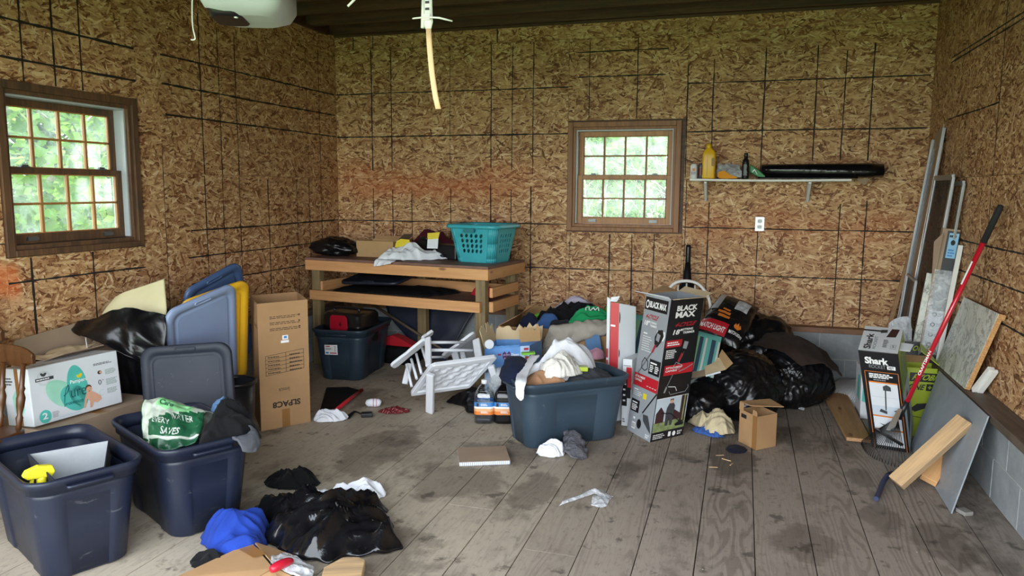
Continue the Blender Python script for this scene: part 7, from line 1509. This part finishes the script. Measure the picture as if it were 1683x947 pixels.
# ---------------------------------------------------------------- wall shelf and what is on it
t = thing('wall_shelf', 'white wall shelf on two brackets right of the back window', 'shelf', (.18, 6.745, 1.683))
m = MB(); rows = []
for s in range(13):
    x = -.615+1.24*s/12; z = -.006*math.sin(s/12*math.pi); rows.append([(x, -.235, z), (x, 0, z), (x, 0, z+.018), (x, -.235, z+.018)])
m.loft(rows, smooth=False); m.build('shelf_board', WHITEPAINT, t, bevel=.002)
for x in (-.49, .325):
    m = MB(); m.prism([(0, 0), (-.20, 0), (-.20, -.012), (-.016, -.155), (0, -.165)], (x-.011, 0, -.008), (0, 1, 0), (0, 0, 1), .022); m.build('bracket', WHITEMET, t, bevel=.002)
SZ = 1.7005
def can(loc, label, c1, c2, r=.026, h=.115):
    t = thing('spray_can', label, 'can', loc); m = MB(); m.lathe([(r-.004, 0), (r, .004), (r, h-.02), (r-.005, h-.008), (r-.006, h)], 18); m.build('can_body', c1, t); m = MB(); m.lathe([(r+.0004, .03), (r+.0004, h-.035)], 18, cap0=False, cap1=False); m.build('label_band', c2, t)
can((-.405, 6.53, SZ), 'white labelled can at the left end of the wall shelf', WHITEMET, BOX_WHITE, .028, .12); can((-.350, 6.55, SZ), 'dark red can between the white can and yellow jug', STEEL, simple('maroon_label', '#5b2228', .4), .025, .125)
F = Face((-.43, 6.5015, SZ+.03), (-.38, 6.5015, SZ+.03), (-.38, 6.5015, SZ+.09), (-.43, 6.5015, SZ+.09)); F.rect(INK_OR, .3, .5, .7, .9); F.small(INK_DG, .1, .05, .9, .45, 3); F.done([o for o in bpy.data.objects if o.get('label', '').startswith('white labelled can')][0], world=True)
t = thing('yellow_jug', 'yellow plastic oil jug with side handle on the wall shelf', 'bottle', (-.288, 6.56, SZ))
def jl(hx, hy, z, dx=0): return [(x+dx, y, z) for x, y in rr(hx, hy, min(hx, hy)*.5, 5)]
m = MB(); m.loft([jl(.050, .035, 0), jl(.054, .038, .01), jl(.054, .038, .19), jl(.048, .034, .22), jl(.026, .024, .245, -.004), jl(.024, .022, .25, -.004)]); m.build('bottle', P_JUG, t)
m = MB(); m.lathe([(.021, .245), (.022, .25), (.022, .275), (.017, .285)], 18, (-.004, 0, 0)); m.build('screw_cap', P_JUG, t)
m = MB(); m.loft([[(.034+x, -.0385-d, .135+y) for x, y in rr(.012, .035, .012, 4)] for d in (-.004, .001)]); m.build('handle_recess', simple('shaded_yellow', '#8d6d10', .5), t); m = MB(); m.box(-.012, -.0390, .02, -.009, -.0382, .19); m.build('level_strip', simple('dark_yellow_strip', '#a98113', .5), t)  # handle recess is a proud pad, its shade painted in darker yellow
sheet('plastic_pouch', [[(-.22, 6.66, 1.82), (-.14, 6.67, 1.82), (-.04, 6.66, 1.81)], [(-.22, 6.62, 1.76), (-.14, 6.59, 1.77), (-.03, 6.60, 1.76)], [(-.21, 6.58, 1.708), (-.12, 6.55, 1.71), (.04, 6.55, 1.706)]], FILM_GREY, amp=.012, freq=16, thick=.001, label='clear plastic pouch leaning at the wall behind the orange sponge', cat='plastic film')
t = thing('orange_sponge', 'orange bean shaped sponge on the wall shelf by the yellow jug', 'sponge', (-.14, 6.54, SZ)); m = MB(); P_ = curve([(-.075, .03, 0), (-.06, .055, 0), (-.02, .062, 0), (.03, .03, 0), (.08, .014, 0), (.075, .002, 0), (0, 0, 0), (-.06, .004, 0)], 28, True); m.loft([[(p.x, -.02, p.y+.001) for p in P_], [(p.x, .02, p.y+.001) for p in P_]], smooth=False); m.build('foam_body', simple('orange_foam', '#d98f1c', .8, bump=.3), t, bevel=.006)
t = thing('black_bottle', 'slim black bottle with tall cap on the wall shelf', 'bottle', (.005, 6.55, SZ)); m = MB(); m.lathe([(.026, 0), (.028, .005), (.028, .13), (.022, .155), (.014, .165)], 20); m.build('bottle', P_BLACK, t); m = MB(); m.lathe([(.015, .162), (.015, .205), (.013, .208)], 16); m.build('cap', P_BLACK, t); F = Face((-.02, -.0285, .02), (.02, -.0285, .02), (.02, -.0285, .12), (-.02, -.0285, .12)); F.small(INK_G, .1, .05, .9, .95, 9); F.done(t)
t = thing('green_pouch', 'green printed pouch leaning beside the slim black bottle', 'pouch', (.09, 6.55, SZ)); m = MB(); m.prism([(-.055, .12), (-.05, .05), (.02, .01), (.07, .006), (.075, .02), (.02, .07)], (0, 0, 0), (1, 0, 0), (0, .1, .99), .018); m.build('pouch_film', simple('green_foil', '#1f6a36', .3, .2), t, bevel=.006); F = Face((-.05, -.019, .03), (.05, -.019, .0), (.05, -.016, .05), (-.05, -.016, .11)); F.line(INK_W, [(.2, .4), (.35, .8), (.5, .5), (.6, .35)], .006); F.done(t)
t = thing('black_roll', 'long roll of black plastic sheeting overhanging the wall shelf', 'roll', (.6, 6.60, SZ))
m = MB(); N = 26; rows = []
for i in range(9):
    x = .13+.91*i/8; sag = -.002 if i < 6 else .0; L = []
    for k in range(N):
        a = 2*math.pi*k/N; r = .060*(1+.05*math.sin(3*a+i*.4)); L.append((x, 6.60+r*math.cos(a)*1.05, SZ+.064+r*math.sin(a)*(.95 if i < 8 else .85)))
    rows.append(L)
m.loft(rows); m.build('rolled_sheet', TRASH2, t, world=True); m = MB(); m.grid(patch([[(.10, 6.53, SZ+.002), (.4, 6.525, SZ+.002), (.85, 6.525, SZ+.004)], [(.13, 6.55, SZ+.05), (.4, 6.55, SZ+.05), (.85, 6.55, SZ+.05)]], 16, 6)); m.build('loose_flap', TRASH2, t, world=True, solid=.002)
sheet('film_corner', [[(.84, 6.52, 1.70), (.95, 6.52, 1.705)], [(.86, 6.53, 1.68), (.93, 6.53, 1.68)], [(.895, 6.54, 1.655), (.91, 6.54, 1.655)]], make_film('brownish_film', (.55, .42, .3, 1), .5, .3), 8, 8, thick=.001, label='loose corner of film hanging below the black roll', cat='plastic film')
t = thing('power_outlet', 'grey metal power outlet on the back wall below the shelf', 'outlet', (.140, 6.749, 1.325))
m = MB(); m.loft([[(x, d, y) for x, y in rr(.036, .059, .006, 3)] for d in (-.001, -.008, -.010)]); m.build('cover_plate', METAL, t)
for z in (-.024, .024):
    m = MB(); m.loft([[(x, d, z+y) for x, y in rr(.020, .017, .014, 4)] for d in (-.009, -.0125)]); sk = m.build('socket', P_WHITE, t); m = MB(); m.box(-.008, -.0132, z-.006, -.005, -.0122, z+.006); m.box(.005, -.0132, z-.005, .008, -.0122, z+.005); m.build('socket_slot', P_BLACK, sk)

# ---------------------------------------------------------------- overhead things
t = thing('door_opener', 'pale garage door opener hanging from the joists at the upper left', 'garage opener', (-1.98, 2.78, 2.28), math.radians(24))
m = MB(); m.loft([[(x, y, z) for x, y in rr(a_, b_, .05, 4)] for a_, b_, z in ((.10, .12, .0), (.145, .18, .025), (.165, .22, .07), (.165, .22, .19))]); m.build('opener_housing', P_GREY, t)
m = MB(); m.loft([[(x-.07, y-.03, z) for x, y in rr(a_, b_, .04, 4)] for a_, b_, z in ((.06, .10, -.006), (.075, .13, .03))]); m.build('dark_lens', P_BLACK, t); m = MB(); m.lathe([(.008, -.010), (.008, -.004)], 10, (-.03, -.11, 0)); m.build('indicator_lamp', WHITEMET, t)
for x in (-.12, .12): m = MB(); m.bar((x, .1, .185), (x, .1, .79), .03, .004, (0, 1, 0)); m.build('hanger_strap', STEEL, t)
m = MB(); m.bar((0, .2, .15), (0, 2.6, .15), .03, .06); m.build('drive_rail', STEEL, t) if False else None
t = thing('antenna_wire', 'thin white wire dangling from the garage door opener', 'wire', (-2.12, 2.61, 2.18)); m = MB(); m.tube(curve([(-2.095, 2.66, 2.46), (-2.122, 2.621, 2.36), (-2.124, 2.611, 2.29), (-2.119, 2.605, 2.23), (-2.108, 2.602, 2.19), (-2.113, 2.60, 2.182), (-2.124, 2.597, 2.182)], 26), .0028, 6); m.build('wire_strand', WHITEPAINT, t, world=True)
t = thing('hanging_strap', 'cream plastic strap with a slotted buckle hanging from the joists', 'strap', (-1.06, 2.49, 1.876))
xs, ys_ = V((.957, .29, 0)), None
def sp_(px, z): return V((px, 2.495+.02*(z-2.1), z))
def ribbon(pts, w, mat, nm):
    m = MB(); rows = []
    for x, z, ww in pts: c = sp_(x, z); rows.append([c-xs*ww/2, c-xs*ww/6, c+xs*ww/6, c+xs*ww/2])
    m.grid(rows); return m.build(nm, mat, t, world=True, solid=.003)
ribbon([(-1.0625, 2.148, .018), (-1.060, 2.10, .0185), (-1.055, 2.048, .019), (-1.050, 2.0, .019), (-1.043, 1.954, .019), (-1.036, 1.915, .019), (-1.026, 1.876, .019)], .019, P_CREAM, 'strap_tail')
ribbon([(-1.069, 3.06, .034), (-1.069, 2.5, .034), (-1.068, 2.245, .034), (-1.065, 2.17, .034), (-1.0630, 2.146, .019)], .034, WHITEPAINT, 'buckle_plate')
for z in (2.235, 2.213, 2.26): m = MB(); c = sp_(-1.066, z)-V((0, .004, 0)); m.box(c.x-.007, c.y-.001, c.z-.004, c.x+.007, c.y+.001, c.z+.004); m.build('slot', P_BLACK, t, world=True)
m = MB(); c = sp_(-1.067, 2.186)-V((0, .006, 0)); m.box(c.x-.013, c.y-.004, c.z-.010, c.x+.013, c.y+.003, c.z+.010); m.build('zip_tie_head', WHITEPAINT, t, world=True, bevel=.002)
m = MB(); m.tube([(-1.115, 2.48, 2.181), (-1.066, 2.483, 2.184), (-1.02, 2.49, 2.180), (-.978, 2.505, 2.170)], [.003, .003, .0035, .003], 6); m.build('zip_tie_tail', WHITEPAINT, t, world=True)
m = MB(); m.tube([(-1.080, 2.497, 2.26), (-1.083, 2.493, 2.15)], .007, 6); m.build('side_clip', WHITEPAINT, t, world=True)
t = thing('white_hook', 'end of a white plastic tie sticking down at the top edge', 'hook', (-1.33, 2.43, 2.22)); m = MB(); m.tube([(-1.332, 2.424, 2.222), (-1.294, 2.436, 2.26), (-1.27, 2.44, 3.07)], [.004, .006, .006], 6); m.build('tie_end', WHITEPAINT, t, world=True)
